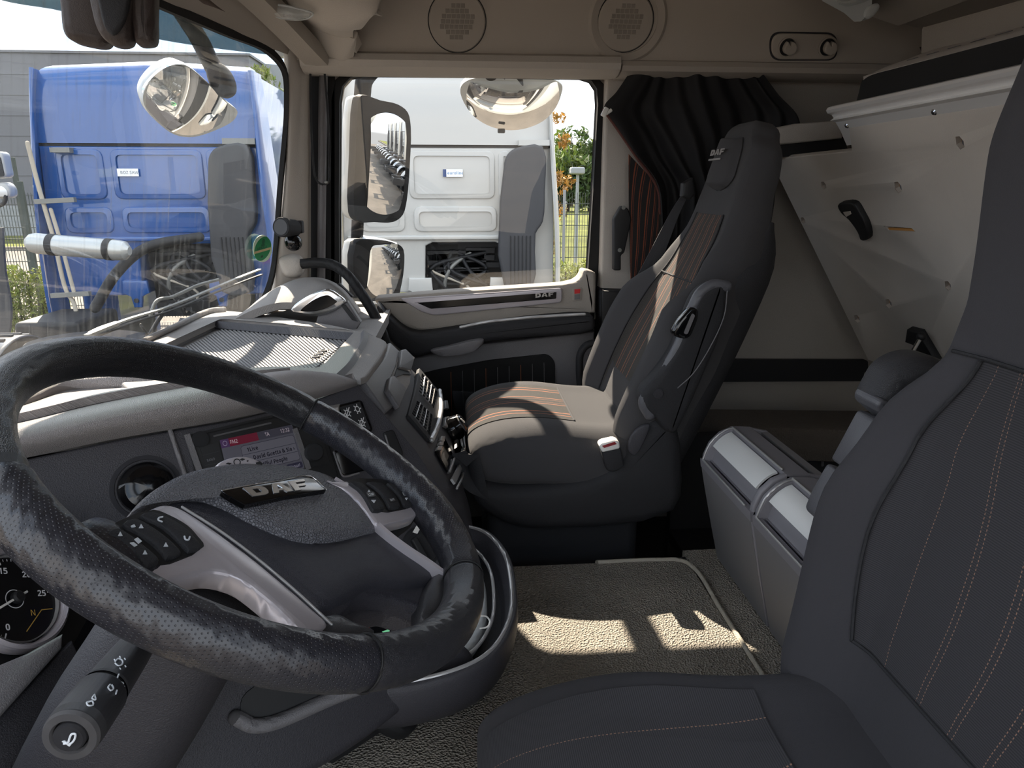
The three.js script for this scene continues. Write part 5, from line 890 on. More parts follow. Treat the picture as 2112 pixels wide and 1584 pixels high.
  part(t, 'key_well', plate(smooth(H(zb([[430, 240], [1200, 262], [1340, 350], [1440, 450], [1480, 600], [840, 705], [700, 480]], 660, 960), -0.0052), 3), 0.004, { n: WN }), M.black);
  keysR.forEach((l, i) => {
    const k = part(t, 'rocker_key', plate(smooth(H(l, -0.0015), 2), 0.008, { n: WN, bevel: 0.0022, seg: 4 }), M.black_soft), o = -0.001;
    if (i === 0) { white(k, tri(761, 1013, 3.5), o); white(k, [[766, 1031], [776, 1031], [772, 1037]], o); part(k, 'symbol', quad(H([[754, 1016], [771, 1014], [775, 1024], [760, 1026]], o), { lift: 0.0003 }), M.txt_lim); }
    if (i === 1) part(k, 'symbol', quad(H([[801, 1028], [813, 1026], [817, 1034], [805, 1036]], o), { lift: 0.0003 }), M.txt_off);
    if (i === 2) { part(k, 'symbol', quad(H([[825, 1013], [840, 1012], [845, 1025], [832, 1027]], o), { lift: 0.0003 }), M.txt_res); white(k, [[835, 1026], [843, 1025], [839, 1031]], o); }
  });
  part(t, 'silver_line', sweep(open(H([[688, 992], [716, 1010], [744, 1042], [772, 1080], [800, 1106], [840, 1136], [880, 1162], [916, 1188]], -0.012), 6), [[-0.003, -0.01], [0.003, -0.01], [0.003, 0.004], [0, 0.006], [-0.003, 0.004]], { up: WN }), M.silver_paint);
  // lower spokes where they meet the rim
  part(t, 'spoke_leather', swell(smooth(H([[872, 1236], [905, 1186], [930, 1192], [975, 1215], [960, 1262], [918, 1280], [880, 1278]], -0.02), 4), [[1.12, -0.016], [1.08, 0.0], [0.9, 0.008], [0.5, 0.011], [0.02, 0.011]], { n: WN }), M.leather_smooth);
  part(t, 'spoke_leather', swell(smooth(H([[614, 1302], [650, 1288], [690, 1284], [720, 1300], [770, 1320], [740, 1350], [640, 1340]], -0.02), 4), [[1.05, -0.014], [1.0, 0.003], [0.85, 0.01], [0.4, 0.013], [0.02, 0.013]], { n: WN }), M.leather_smooth);
  part(t, 'spoke_leather', swell(smooth(H([[128, 1120], [170, 1090], [215, 1098], [260, 1140], [330, 1200], [300, 1220], [200, 1170]], -0.02), 4), [[1.05, -0.016], [1.0, 0.006], [0.85, 0.014], [0.4, 0.017], [0.02, 0.017]], { n: WN }), M.leather_perf);
  part(t, 'spoke_inner', plate(rounded(H([[700, 1262], [728, 1240], [790, 1231], [850, 1247], [890, 1262], [872, 1290], [800, 1262], [740, 1272], [712, 1296]], -0.04), 0.006), 0.02, { n: WN, bevel: 0.004 }), M.dash_dark);
}
{ // column shroud
  const a = V(-0.205, 2.1, -0.65), b = V(-0.36, 1.86, -0.65), c = V(-0.52, 1.6, -0.65), rr = (p, w, h) => { const u = V(0.53, 0.85, 0), q = V(0.85, -0.53, 0); return Array.from({ length: 28 }, (_, i) => { const t = i / 28 * 6.283, cx = Math.sign(Math.cos(t)) * Math.pow(Math.abs(Math.cos(t)), 0.6), sy = Math.sign(Math.sin(t)) * Math.pow(Math.abs(Math.sin(t)), 0.6); return p.clone().add(V(0, 0, cx * w)).addScaledVector(q, sy * h); }); };
  const t = thing('steering_column', 'dark grey steering column shroud under the wheel', 'steering column', c.clone());
  part(t, 'shroud', loft([rr(a, 0.05, 0.04), rr(a.clone().lerp(b, 0.2), 0.085, 0.06), rr(a.clone().lerp(b, 0.6), 0.1, 0.068), rr(b, 0.1, 0.07), rr(c, 0.08, 0.06)], { sub: 4 }), M.dash_low);
  // fat multi-function stalk with the horn key on its end
  const D0 = (px, py, d) => CAM.clone().addScaledVector(sight(px, py), d);
  const e = D0(145, 1518, 0.47), r = D0(268, 1352, 0.56), ax = e.clone().sub(r).normalize(), Ls = e.distanceTo(r);
  const s = thing('control_stalk', 'thick black control stalk with a horn symbol on its round end', 'lever', r.clone()), seat = axisM(r, ax);
  const prof = (l) => lathe(r, ax, l, 40);
  part(s, 'stalk_body', prof([[0.0001, -0.03], [0.012, -0.03], [0.0145, 0], [0.0165, Ls * 0.45], [0.0172, Ls * 0.49]]), M.stalk);
  part(s, 'stalk_groove', prof([[0.0158, Ls * 0.48], [0.0158, Ls * 0.53]]), M.rubber);
  part(s, 'turning_sleeve', prof([[0.0174, Ls * 0.52], [0.0182, Ls * 0.54], [0.0188, Ls * 0.9], [0.0184, Ls * 0.97], [0.0168, Ls], [0.0125, Ls + 0.001], [0.0112, Ls - 0.002], [0.0112, Ls - 0.008]]), M.stalk);
  part(s, 'end_ring', prof([[0.0183, Ls * 0.98], [0.0172, Ls + 0.0012], [0.0125, Ls + 0.0018], [0.0113, Ls - 0.001]]), M.dash_mid);
  const hb = part(s, 'horn_button', prof([[0.0106, Ls - 0.008], [0.0104, Ls + 0.001], [0.0092, Ls + 0.003], [0.0001, Ls + 0.0036]]), M.dash_dark);
  const ep = plane(e.clone().addScaledVector(ax, 0.0042), ax);
  part(hb, 'horn_symbol', tube(onP([[132, 1534], [140, 1532], [143, 1524], [148, 1514], [155, 1514], [154, 1524], [148, 1532], [144, 1534]], ep), 0.0007), M.symbol);
  part(hb, 'horn_symbol', plate(onP([[127, 1530], [132, 1528], [147, 1536], [143, 1540]], ep), 0.0008, { n: ax }), M.symbol);
  // printed symbols on the stalk's upper side: the point of the skin nearest to us
  const skin = (px, py, rad) => { const d = sight(px, py).normalize(), w = CAM.clone().sub(r), ad = ax.dot(d), aw = ax.dot(w), dd = d.clone().addScaledVector(ax, -ad), ww = w.clone().addScaledVector(ax, -aw), A = dd.dot(dd), B = dd.dot(ww), C2 = ww.dot(ww) - rad * rad, k = B * B - A * C2; return k < 0 ? null : CAM.clone().addScaledVector(d, (-B - Math.sqrt(k)) / A); };
  const mark = (l, rad, w = 0.0006) => { const p = l.map(([x, y]) => skin(x, y, rad)).filter(Boolean); if (p.length > 1) part(s, 'symbol', tube(p, w, { rad: 5, n: 3 }), M.symbol); };
  mark([[238, 1364], [244, 1358], [252, 1362], [252, 1370], [244, 1373], [238, 1368]], 0.0163); for (const [x, y] of [[236, 1360], [247, 1354], [257, 1358], [258, 1373], [247, 1378]]) mark([[x, y], [x + 1.5, y + 2]], 0.0163, 0.0005);
  mark([[245, 1391], [241, 1400]], 0.0172); mark([[249, 1407], [254, 1409], [252, 1413], [256, 1416]], 0.0172); mark([[227, 1412], [223, 1418], [228, 1424], [234, 1420], [231, 1413]], 0.0186); mark([[241, 1424], [239, 1431]], 0.0186); mark([[195, 1433], [190, 1441], [197, 1443], [195, 1434]], 0.019); mark([[180, 1448], [190, 1446], [192, 1454], [182, 1455], [179, 1449]], 0.019);
  // pale flat lever peeping over the hub
  const lp = plane(D0(495, 965, 0.72), V(0.55, 0.55, 0.62));
  const lv = thing('control_lever', 'pale grey flat lever with printed symbols peeping over the wheel hub', 'lever', P(495, 1000, lp));
  part(lv, 'paddle', plate(smooth(onP([[442, 975], [448, 958], [470, 945], [498, 940], [525, 945], [545, 957], [552, 972], [552, 1010], [445, 1010]], lp), 4), 0.012, { n: lp.n, bevel: 0.004, seg: 4 }), M.silver_paint);
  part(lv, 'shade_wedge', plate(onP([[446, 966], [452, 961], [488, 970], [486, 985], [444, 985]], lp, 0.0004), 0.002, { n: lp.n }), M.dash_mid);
  part(lv, 'symbol', new THREE.TorusGeometry(0.0032, 0.0005, 6, 20).applyMatrix4(axisM(P(489, 953, lp, 0.0006), lp.n).multiply(new THREE.Matrix4().makeRotationX(Math.PI / 2))), M.black);
  for (const q of [[[466, 956], [470, 954], [478, 955], [474, 958]], [[495, 947], [500, 945], [506, 947], [500, 950]], [[509, 950], [512, 949], [513, 951], [510, 952]], [[528, 954], [536, 951], [542, 956], [538, 962], [530, 960]]]) part(lv, 'symbol', plate(onP(q, lp, 0.0008), 0.0008, { n: lp.n }), M.black);
}

// ================================================================ seats
const sm = THREE.MathUtils.smoothstep, lerpT = (tab, s) => { for (let i = 1; i < tab.length; i++) if (s <= tab[i][0]) { const k = (s - tab[i - 1][0]) / (tab[i][0] - tab[i - 1][0]), e = k * k * (3 - 2 * k); return tab[i - 1][1] + (tab[i][1] - tab[i - 1][1]) * e; } return tab.at(-1)[1]; };
function seatBack(spine, z0, Wt, Bt, thick = 0.1) {
  const pts = spine.map(([x, y]) => V(x, y, z0)), at = (s) => crv(pts, s), tan = (s) => at(Math.min(1, s + 0.01)).sub(at(Math.max(0, s - 0.01))).normalize();
  const nor = (s) => { const t = tan(s); return V(-t.y, t.x, 0); };            // to the front of the seat
  const front = (s, u, lift = 0) => { const W = lerpT(Wt, s), b = lerpT(Bt, s), a = Math.abs(u), f = b * sm(a, 0.5, 0.9) - 0.045 * Math.pow(Math.max(0, (a - 0.82) / 0.18), 2.2); return at(s).add(V(0, 0, u * W)).addScaledVector(nor(s), f + lift); };
  const ring = (s, k = 1) => { const r = [], W = lerpT(Wt, s), T = lerpT([[0, thick], [0.6, thick], [0.8, thick * 0.85], [1, thick * 0.7]], s); for (let i = 0; i <= 28; i++) r.push(front(s, -1 + 2 * i / 28)); for (let i = 0; i <= 12; i++) { const u = 1 - 2 * i / 12; r.push(at(s).add(V(0, 0, u * W * (0.98))).addScaledVector(nor(s), -T + 0.02 * Math.pow(Math.abs(u), 6))); } if (k !== 1) { const c = at(s).addScaledVector(nor(s), -T / 2); r.forEach((p) => p.sub(c).multiplyScalar(k).add(c)); } return r; };
  return { at, nor, tan, front, ring, W: (s) => lerpT(Wt, s) };
}
function shellOf(B, s0 = 0, s1 = 1) {
  const R = []; const n = 44; for (let i = 0; i <= n; i++) R.push(B.ring(s0 + (s1 - s0) * i / n));
  const t = B.tan(s1), cap = (h, k) => B.ring(s1, k).map((p) => p.addScaledVector(t, h)); if (s1 === 1) R.push(cap(0.012, 0.95), cap(0.022, 0.84), cap(0.03, 0.66), cap(0.034, 0.4));
  return loft(R, { crease: 1.3 });
}
const insertOf = (B, s0, s1, u0, u1, lift, th, o = {}) => patch(null, th, { nu: 26, nv: 40, n: B.nor((s0 + s1) / 2), fn: (u, v) => { const s = s0 + (s1 - s0) * v, w = o.shape ? o.shape(v) : 1, uu = (u0 + u1) / 2 + (u - 0.5) * (u1 - u0) * w, e = Math.min(1, Math.min(u, 1 - u) * 9), e2 = Math.min(1, Math.min(v, 1 - v) * 12); return B.front(s, uu, lift * (0.4 + 0.6 * sm(Math.min(e, e2), 0, 1)) + (o.dome ?? 0) * (1 - Math.pow(2 * u - 1, 2)) * sm(e2, 0, 1)); }, unit: o.unit });
// cloth prints: ribs with orange pinstripes / dotted stitching
const ribCloth = (stripes, base) => { const m = M.fabric.clone(); const n = 512, c = new THREE.Color(base).convertLinearToSRGB(); m.map = tex(n, (x, y) => { let v = 0.86 + 0.14 * Math.sin(x * 2 * Math.PI * 90) * 1 + 0.08 * (vnoise(x * 200, y * 200, 200, 200) - 0.5), k = 0; for (const [p, w] of stripes) if (Math.abs(x - p) < w) k = 1; return k ? [0.66, 0.42, 0.31] : [c.r * v, c.g * v, c.b * v]; }, { srgb: true }); m.map.wrapS = m.map.wrapT = THREE.ClampToEdgeWrapping; m.color.set(0xffffff); m.name = 'striped_cloth'; return m; };
M.cloth_stripe = ribCloth([[0.1, 0.006], [0.16, 0.004], [0.3, 0.006], [0.36, 0.004], [0.5, 0.005], [0.64, 0.004], [0.7, 0.006], [0.84, 0.004], [0.9, 0.006]], 0x494643);
M.cloth_stitch = (() => {
  const m = M.fabric_driver.clone(), w = 2048, h = 2048, c = document.createElement('canvas'); c.width = w; c.height = h; const x = c.getContext('2d');
  x.fillStyle = '#454449'; x.fillRect(0, 0, w, h); for (let i = 0; i < h; i += 7) { x.fillStyle = i % 14 ? '#4f4e52' : '#38373b'; x.fillRect(0, i, w, 4); }
  x.strokeStyle = '#bf937a'; x.lineWidth = 6.5; x.setLineDash([13, 13]);
  const pair = (f, d) => { for (const o of d) { x.beginPath(); for (let i = 0; i <= 60; i++) { const v = i / 60; x[i ? 'lineTo' : 'moveTo']((f(v) + o) * w, v * h); } x.stroke(); } };
  pair((v) => 0.10 + 0.09 * Math.sin(v * 2.4), [0]); pair((v) => 0.24 + 0.16 * Math.sin(v * 2.2 + 0.1), [-0.011, 0.011]); pair((v) => 0.43 + 0.14 * Math.sin(v * 2.2 + 0.2), [-0.011, 0.011]); pair((v) => 0.62 + 0.1 * Math.sin(v * 2.2 + 0.3), [-0.011, 0.011]); pair((v) => 0.82 + 0.05 * Math.sin(v * 2.2), [-0.011, 0.011]);
  const t = new THREE.CanvasTexture(c); t.colorSpace = THREE.SRGBColorSpace; t.magFilter = THREE.LinearFilter; m.map = t; m.color.set(0xffffff); m.name = 'stitched_cloth'; return m;
})();
function cushionShape(x0, x1, z0, yT, th, W, o = {}) {
  const ring = (k) => { const x = x0 + (x1 - x0) * k, f = Math.min(1, k / 0.28), rd = Math.sqrt(Math.max(0, 1 - Math.pow(1 - f, 2))), hh = th / 2 * (0.35 + 0.65 * rd), w = W * (0.86 + 0.14 * Math.sqrt(Math.max(0, 1 - Math.pow(1 - Math.min(1, k / 0.35), 2)))) * (o.taper ? 1 - o.taper * k * k : 1), yc = yT - th / 2 - 0.02 * sm(k, 0.3, 0.75) + (o.drop ?? 0) * (1 - rd); return Array.from({ length: 48 }, (_, i) => { const t = i / 48 * 2 * Math.PI, ct = Math.cos(t), st = Math.sin(t), e = st > 0 ? 0.55 : 0.4, uz = Math.sign(ct) * Math.pow(Math.abs(ct), 0.42), bo = st > 0 ? (o.bolster ?? 0.018) * sm(Math.abs(uz), 0.5, 0.85) * sm(k, 0.1, 0.5) : 0; return V(x, yc + Math.sign(st) * Math.pow(Math.abs(st), e) * hh + bo * Math.abs(st), z0 + uz * w); }); };
  return ring;
}
// ---- passenger seat
{
  const z0 = -1.7, t = thing('seat', 'empty dark passenger seat by the far door, its orange pinstripes lit by the sun', 'seat', V(0.22, 1.3, z0));
  const B = seatBack([[0.37, 1.78], [0.43, 1.95], [0.515, 2.13], [0.595, 2.3], [0.635, 2.43], [0.66, 2.525]], z0, [[0, 0.2], [0.12, 0.235], [0.3, 0.246], [0.42, 0.216], [0.54, 0.168], [0.68, 0.142], [0.78, 0.132], [0.9, 0.128], [1, 0.095]], [[0, 0.02], [0.15, 0.065], [0.38, 0.072], [0.5, 0.022], [0.62, 0.004], [1, 0]], 0.11);
  part(t, 'backrest', shellOf(B), M.fabric);
  part(t, 'backrest_insert', insertOf(B, 0.14, 0.66, -0.62, 0.62, 0.006, 0.012, { unit: true }), M.cloth_stripe, 'pinstriped cloth of the backrest');
  part(t, 'lumbar_panel', insertOf(B, 0.0, 0.2, -0.6, 0.6, 0.008, 0.01), M.fabric);
  const hp = part(t, 'headrest_pad', insertOf(B, 0.745, 0.965, -0.62, 0.62, 0.01, 0.02, { dome: 0.022, shape: (v) => Math.sqrt(Math.max(0.02, 1 - Math.pow(1 - Math.min(1, v / 0.3), 2))) * (1 - 0.25 * v) }), M.fabric);
  const hq = [[0.895, -0.32], [0.895, 0.34], [0.87, 0.34], [0.87, -0.32]].map(([s, u]) => B.front(s, u, 0.034));
  letters(hp, 'lettering', hq, M.dash_top, 0.0008);
  part(hp, 'stitched_bar', plate([[0.857, -0.34], [0.857, 0.24], [0.85, 0.24], [0.85, -0.34]].map(([s, u]) => B.front(s, u, 0.034)), 0.002, { n: B.nor(0.86) }), M.dash_top);
  for (const q of [-1, 1]) part(t, 'seam', tube(Array.from({ length: 22 }, (_, i) => B.front(0.08 + 0.58 * i / 21, q * 0.63, 0.003)), 0.002, { rad: 6, n: 2 }), M.black_soft);
  part(t, 'seam', tube(Array.from({ length: 10 }, (_, i) => B.front(0.47, -0.62 + 1.24 * i / 9, 0.007)), 0.002, { rad: 6, n: 2 }), M.black_soft);
  // hard back shell
  part(t, 'back_shell', loft([0.0, 0.15, 0.4, 0.58, 0.68].map((s) => { const c = B.at(s).addScaledVector(B.nor(s), -0.09), W = B.W(s) * 0.98, T = s > 0.6 ? 0.02 : 0.07; return Array.from({ length: 24 }, (_, i) => { const a = i / 24 * 6.283; return c.clone().add(V(0, 0, Math.sign(Math.cos(a)) * Math.pow(Math.abs(Math.cos(a)), 0.5) * W)).addScaledVector(B.nor(s), Math.sin(a) * T); }); }), { sub: 4 }), M.black_soft);
  const ring = cushionShape(0.018, 0.46, z0 + 0.005, 1.893, 0.15, 0.235, { bolster: 0.012, drop: -0.01 });
  part(t, 'cushion', loft(Array.from({ length: 40 }, (_, i) => ring(Math.pow(i / 39, 1.5))), { crease: 1.3 }), M.fabric);
  const top = (u, k, lift) => { const r = ring(k), a = Math.acos(Math.max(-1, Math.min(1, Math.sign(u) * Math.pow(Math.abs(u), 1 / 0.42)))) / (2 * Math.PI) * 48, i = Math.floor(a), p = r[i % 48].clone().lerp(r[(i + 1) % 48], a - i), c = mid(r); return p.add(V(k < 0.1 ? -lift * (1 - k / 0.1) : 0, lift, 0)); };
  part(t, 'cushion_insert', patch(null, 0.004, { nu: 40, nv: 40, n: V(0, 1, 0), unit: true, fn: (u, v) => top(-0.6 + 1.2 * u, 0.002 + 0.56 * Math.pow(v, 1.4), 0.0018) }), M.cloth_stripe, 'pinstriped cloth of the cushion');
  part(t, 'cushion_piping', tube(Array.from({ length: 14 }, (_, i) => top(-0.6 + 1.2 * i / 13, 0.565, 0.001)), 0.003), M.fabric);
  const skirt = onZ([[960, 925], [966, 968], [985, 994], [1030, 1006], [1140, 1002], [1215, 988], [1268, 962], [1300, 925], [1330, 884], [1352, 868], [1392, 868], [1412, 960], [1395, 1060], [1150, 1098], [1060, 1092], [1010, 1068], [980, 1040], [968, 1000]], z0 + 0.25);
  part(t, 'seat_skirt', plate(smooth(skirt, 3), 0.5, { n: V(0, 0, 1), bevel: 0.03, seg: 5 }), M.black_soft);
  part(t, 'recliner_cover', plate(smooth(onZ([[1296, 930], [1302, 900], [1322, 880], [1340, 876], [1336, 896], [1310, 940]], z0 + 0.254), 3), 0.01, { n: V(0, 0, 1), bevel: 0.003 }), M.dash_dark);
  part(t, 'seat_base', new RoundedBoxGeometry(0.36, 0.44, 0.4, 3, 0.03).translate(0.24, 1.52, z0), M.black_soft);
  const ap = z0 + 0.285, arm = part(t, 'armrest', plate(smooth(onZ([[1500, 590], [1494, 580], [1472, 584], [1444, 602], [1428, 628], [1412, 672], [1394, 716], [1372, 752], [1345, 786], [1328, 806], [1322, 830], [1332, 850], [1352, 866], [1372, 890], [1392, 896], [1420, 850], [1460, 760], [1492, 680]], ap), 3), 0.055, { n: V(0, 0, 1), bevel: 0.015, seg: 4 }), M.black_soft);
  part(arm, 'armrest_top', tube(onZ([[1498, 590], [1472, 588], [1446, 604], [1430, 634], [1424, 645]], ap - 0.012), 0.0125), M.arm_grey);
  part(arm, 'armrest_front', tube(onZ([[1410, 692], [1392, 730], [1362, 778], [1336, 808], [1328, 832], [1340, 856]], ap - 0.014), 0.0125), M.arm_grey);
  const grip = part(arm, 'grip', plate(rounded(onZ([[1428, 632], [1442, 640], [1440, 660], [1424, 698], [1404, 700], [1386, 690], [1400, 664]], ap + 0.006), 0.01), 0.03, { n: V(0, 0, 1), bevel: 0.006 }), M.black_gloss);
  part(grip, 'grip_hollow', plate(rounded(onZ([[1428, 646], [1434, 650], [1418, 690], [1410, 688]], ap + 0.008), 0.005), 0.004, { n: V(0, 0, 1) }), M.dash_mid);
  part(arm, 'pivot_cap', lathe(Z(1358, 812, ap), V(0, 0, 1), [[0.011, 0], [0.011, 0.002], [0.008, 0.004], [0.0001, 0.004]]), M.dash_dark);
  part(arm, 'moulding_line', tube(onZ([[1500, 600], [1494, 650], [1470, 706], [1430, 770], [1398, 800]], ap + 0.001), 0.0012), M.dash_mid);
  part(t, 'belt_guide', plate(onZ([[1410, 378], [1430, 366], [1436, 400], [1424, 412], [1408, 405]], z0 - 0.14), 0.03, { bevel: 0.005 }), M.black);
  // belt
  const bl = thing('seat_belt', 'dark grey belt webbing running down beside the passenger backrest', 'seat belt', V(0.5, 1.8, -1.95));
  const zb = (x, y) => Z(x, y, -1.9 - (y - 406) / 420 * 0.09);
  part(bl, 'webbing', patch([[[1408, 400], [1419, 404]], [[1383, 438], [1398, 449]], [[1336, 528], [1366, 535]], [[1304, 589], [1340, 600]], [[1284, 636], [1322, 640]]].map((r) => r.map(([x, y]) => zb(x, y))), 0.002, { nu: 4, nv: 20 }), M.belt);
  part(bl, 'webbing', patch([[[1246, 740], [1270, 750]], [[1236, 780], [1262, 790]], [[1222, 821], [1246, 826]]].map((r) => r.map(([x, y]) => Z(x, y, -2.0))), 0.002, { nu: 4, nv: 8 }), M.belt);
  part(bl, 'end_clip', plate(onZ([[1221, 820], [1244, 822], [1243, 828], [1222, 828]], -1.995), 0.004, {}), M.steel);
  const bk = thing('seat_belt_buckle', 'white-topped belt buckle standing beside the passenger cushion', 'belt buckle', Z(1268, 970, -1.43)), zk = -1.43;
  part(bk, 'buckle_head', plate(rounded(onZ([[1236, 920], [1242, 914], [1268, 908], [1278, 912], [1279, 926], [1242, 934]], zk), 0.005), 0.03, { bevel: 0.004 }), M.white_plastic);
  part(bk, 'release_button', plate(onZ([[1242, 920], [1268, 911], [1272, 916], [1246, 924]], zk + 0.001), 0.004, {}), M.red_dark);
  part(bk, 'buckle_stem', plate(rounded(onZ([[1240, 930], [1280, 922], [1288, 962], [1270, 974], [1252, 972]], zk - 0.003), 0.006), 0.024, { bevel: 0.004 }), M.black_soft);
}
// ---- driver's seat
{
  const z0 = -0.56, t = thing('seat', 'large dark driver seat in the right foreground with dotted orange stitching', 'seat', V(0.3, 1.6, z0));
  const B = seatBack([[0.45, 1.68], [0.475, 1.84], [0.505, 2.0], [0.528, 2.16], [0.53, 2.32], [0.524, 2.46], [0.54, 2.6]], z0, [[0, 0.215], [0.15, 0.25], [0.32, 0.262], [0.46, 0.24], [0.585, 0.165], [0.64, 0.152], [0.8, 0.152], [0.92, 0.13], [1, 0.08]], [[0, 0.03], [0.15, 0.06], [0.36, 0.066], [0.5, 0.035], [0.6, 0.004], [1, 0]], 0.11);
  part(t, 'backrest', shellOf(B), M.fabric_driver);
  part(t, 'backrest_insert', insertOf(B, 0.2, 0.575, -0.66, 0.66, 0.004, 0.012, { unit: true, shape: (v) => 1 - 0.12 * Math.pow(v, 3) - 0.1 * Math.pow(1 - v, 4) }), M.cloth_stitch, 'ribbed cloth with dotted orange stitching');
  for (const q of [-1, 1]) part(t, 'seam', tube(Array.from({ length: 22 }, (_, i) => { const v = i / 21; return B.front(0.2 + 0.375 * v, q * 0.665 * (1 - 0.12 * v ** 3 - 0.1 * (1 - v) ** 4), 0.004); }), 0.0022, { rad: 6, n: 2 }), M.black_soft);
  part(t, 'seam', tube(Array.from({ length: 14 }, (_, i) => B.front(0.2, -0.6 + 1.2 * i / 13, 0.003)), 0.0022, { rad: 6, n: 2 }), M.black_soft); part(t, 'seam', tube(Array.from({ length: 14 }, (_, i) => B.front(0.578, -0.8 + 1.6 * i / 13, 0.003)), 0.0022, { rad: 6, n: 2 }), M.black_soft);
  part(t, 'headrest_panel', insertOf(B, 0.582, 0.96, -0.86, 0.86, 0.004, 0.012, {}), M.fabric_driver);
  part(t, 'back_shell', loft([0.05, 0.2, 0.4, 0.55].map((s) => { const c = B.at(s).addScaledVector(B.nor(s), -0.11), W = B.W(s) * 0.85; return Array.from({ length: 20 }, (_, i) => { const a = i / 20 * 6.283; return c.clone().add(V(0, 0, Math.cos(a) * W)).addScaledVector(B.nor(s), Math.sin(a) * 0.05); }); }), { sub: 3 }), M.black_soft);
  const ring = cushionShape(0.015, 0.5, z0 + 0.02, 1.808, 0.15, 0.25, { bolster: 0.03, drop: -0.012 });
  part(t, 'cushion', loft(Array.from({ length: 40 }, (_, i) => ring(Math.pow(i / 39, 1.5))), { crease: 1.3 }), M.fabric_driver);
  const top = (u, k, lift) => { const r = ring(k), a = Math.acos(Math.max(-1, Math.min(1, Math.sign(u) * Math.pow(Math.abs(u), 1 / 0.42)))) / (2 * Math.PI) * 48, i = Math.floor(a), p = r[i % 48].clone().lerp(r[(i + 1) % 48], a - i); return p.add(V(k < 0.1 ? -lift * (1 - k / 0.1) : 0, lift, 0)); };
  const cm = M.cloth_stitch.clone(); cm.name = 'stitched_cloth';
  part(t, 'cushion_insert', patch(null, 0.008, { nu: 30, nv: 30, n: V(0, 1, 0), unit: true, fn: (u, v) => top(-0.72 + 1.44 * u, 0.004 + 0.7 * Math.pow(v, 1.3), 0.004) }), cm, 'ribbed cloth with dotted orange stitching');
  part(t, 'seat_skirt', new RoundedBoxGeometry(0.44, 0.1, 0.42, 4, 0.03).translate(0.28, 1.66, z0), M.black_soft);
  // armrest folded up behind the bolster
  const za = -0.845, arm = part(t, 'armrest', plate(smooth(onZ([[1812, 838], [1828, 800], [1850, 766], [1886, 744], [1926, 738], [1964, 750], [1992, 766], [1998, 800], [1940, 870], [1890, 912], [1862, 905], [1846, 872]], za), 3), 0.07, { n: V(0, 0, 1), bevel: 0.022, seg: 5 }), M.arm_dark);
  part(arm, 'end_cap', plate(rounded(onZ([[1816, 822], [1862, 836], [1886, 858], [1880, 905], [1858, 890], [1808, 846]], za + 0.006), 0.008), 0.06, { n: V(0, 0, 1), bevel: 0.006 }), M.arm_grey);
  part(arm, 'cap_screw', lathe(Z(1836, 847, za + 0.007), V(0, 0, 1), [[0.003, 0], [0.003, 0.001], [0.0001, 0.001]]), M.black);
  const gr = part(t, 'armrest_handle', plate(rounded(onZ([[1806, 862], [1852, 880], [1862, 890], [1790, 978], [1782, 988], [1752, 974], [1748, 968]], za + 0.004), 0.008), 0.045, { n: V(0, 0, 1), bevel: 0.006, seg: 4 }), M.arm_grey);
  part(gr, 'handle_hollow', plate(smooth(onZ([[1812, 876], [1822, 882], [1822, 894], [1780, 966], [1768, 972], [1760, 962]], za + 0.0045), 4), 0.003, { n: V(0, 0, 1) }), M.dash_dark);
  part(gr, 'handle_hollow', plate(smooth(onZ([[1836, 886], [1854, 894], [1850, 906], [1800, 975], [1790, 980]], za + 0.0045), 4), 0.003, { n: V(0, 0, 1) }), M.black);
  part(t, 'armrest_arm', plate(rounded(onZ([[1742, 978], [1784, 996], [1740, 1100], [1690, 1080], [1706, 1040]], za), 0.008), 0.05, { n: V(0, 0, 1), bevel: 0.01 }), M.arm_grey);
  part(t, 'arm_bolt', lathe(Z(1733, 1036, za + 0.001), V(0, 0, 1), [[0.004, 0], [0.004, 0.001], [0.0001, 0.001]]), M.black);
  const bk = thing('seat_belt_buckle', 'red-buttoned belt buckle beside the driver cushion', 'belt buckle', Z(1580, 1470, -0.84)), zk = -0.84;
  part(bk, 'release_button', plate(rounded(onZ([[1528, 1434], [1540, 1426], [1578, 1413], [1592, 1424], [1594, 1440], [1560, 1452], [1532, 1446]], zk), 0.004), 0.02, { bevel: 0.003 }), M.red);
  part(bk, 'button_hollow', plate(rounded(onZ([[1545, 1434], [1580, 1421], [1588, 1430], [1570, 1440], [1550, 1443]], zk + 0.001), 0.003), 0.003, {}), M.red_dark);
  part(bk, 'buckle_body', plate(rounded(onZ([[1532, 1440], [1580, 1414], [1596, 1424], [1606, 1480], [1600, 1530], [1550, 1520]], zk - 0.004), 0.006), 0.026, { bevel: 0.004 }), M.black_soft);
  const pt = onZ([[1680, 1478], [1712, 1490], [1700, 1500], [1650, 1490]], -0.8); solo('seat_slider', 'pale slider lever low between driver cushion and backrest', 'lever', plate(pt, 0.012, { bevel: 0.003 }), M.grey_plastic);
}

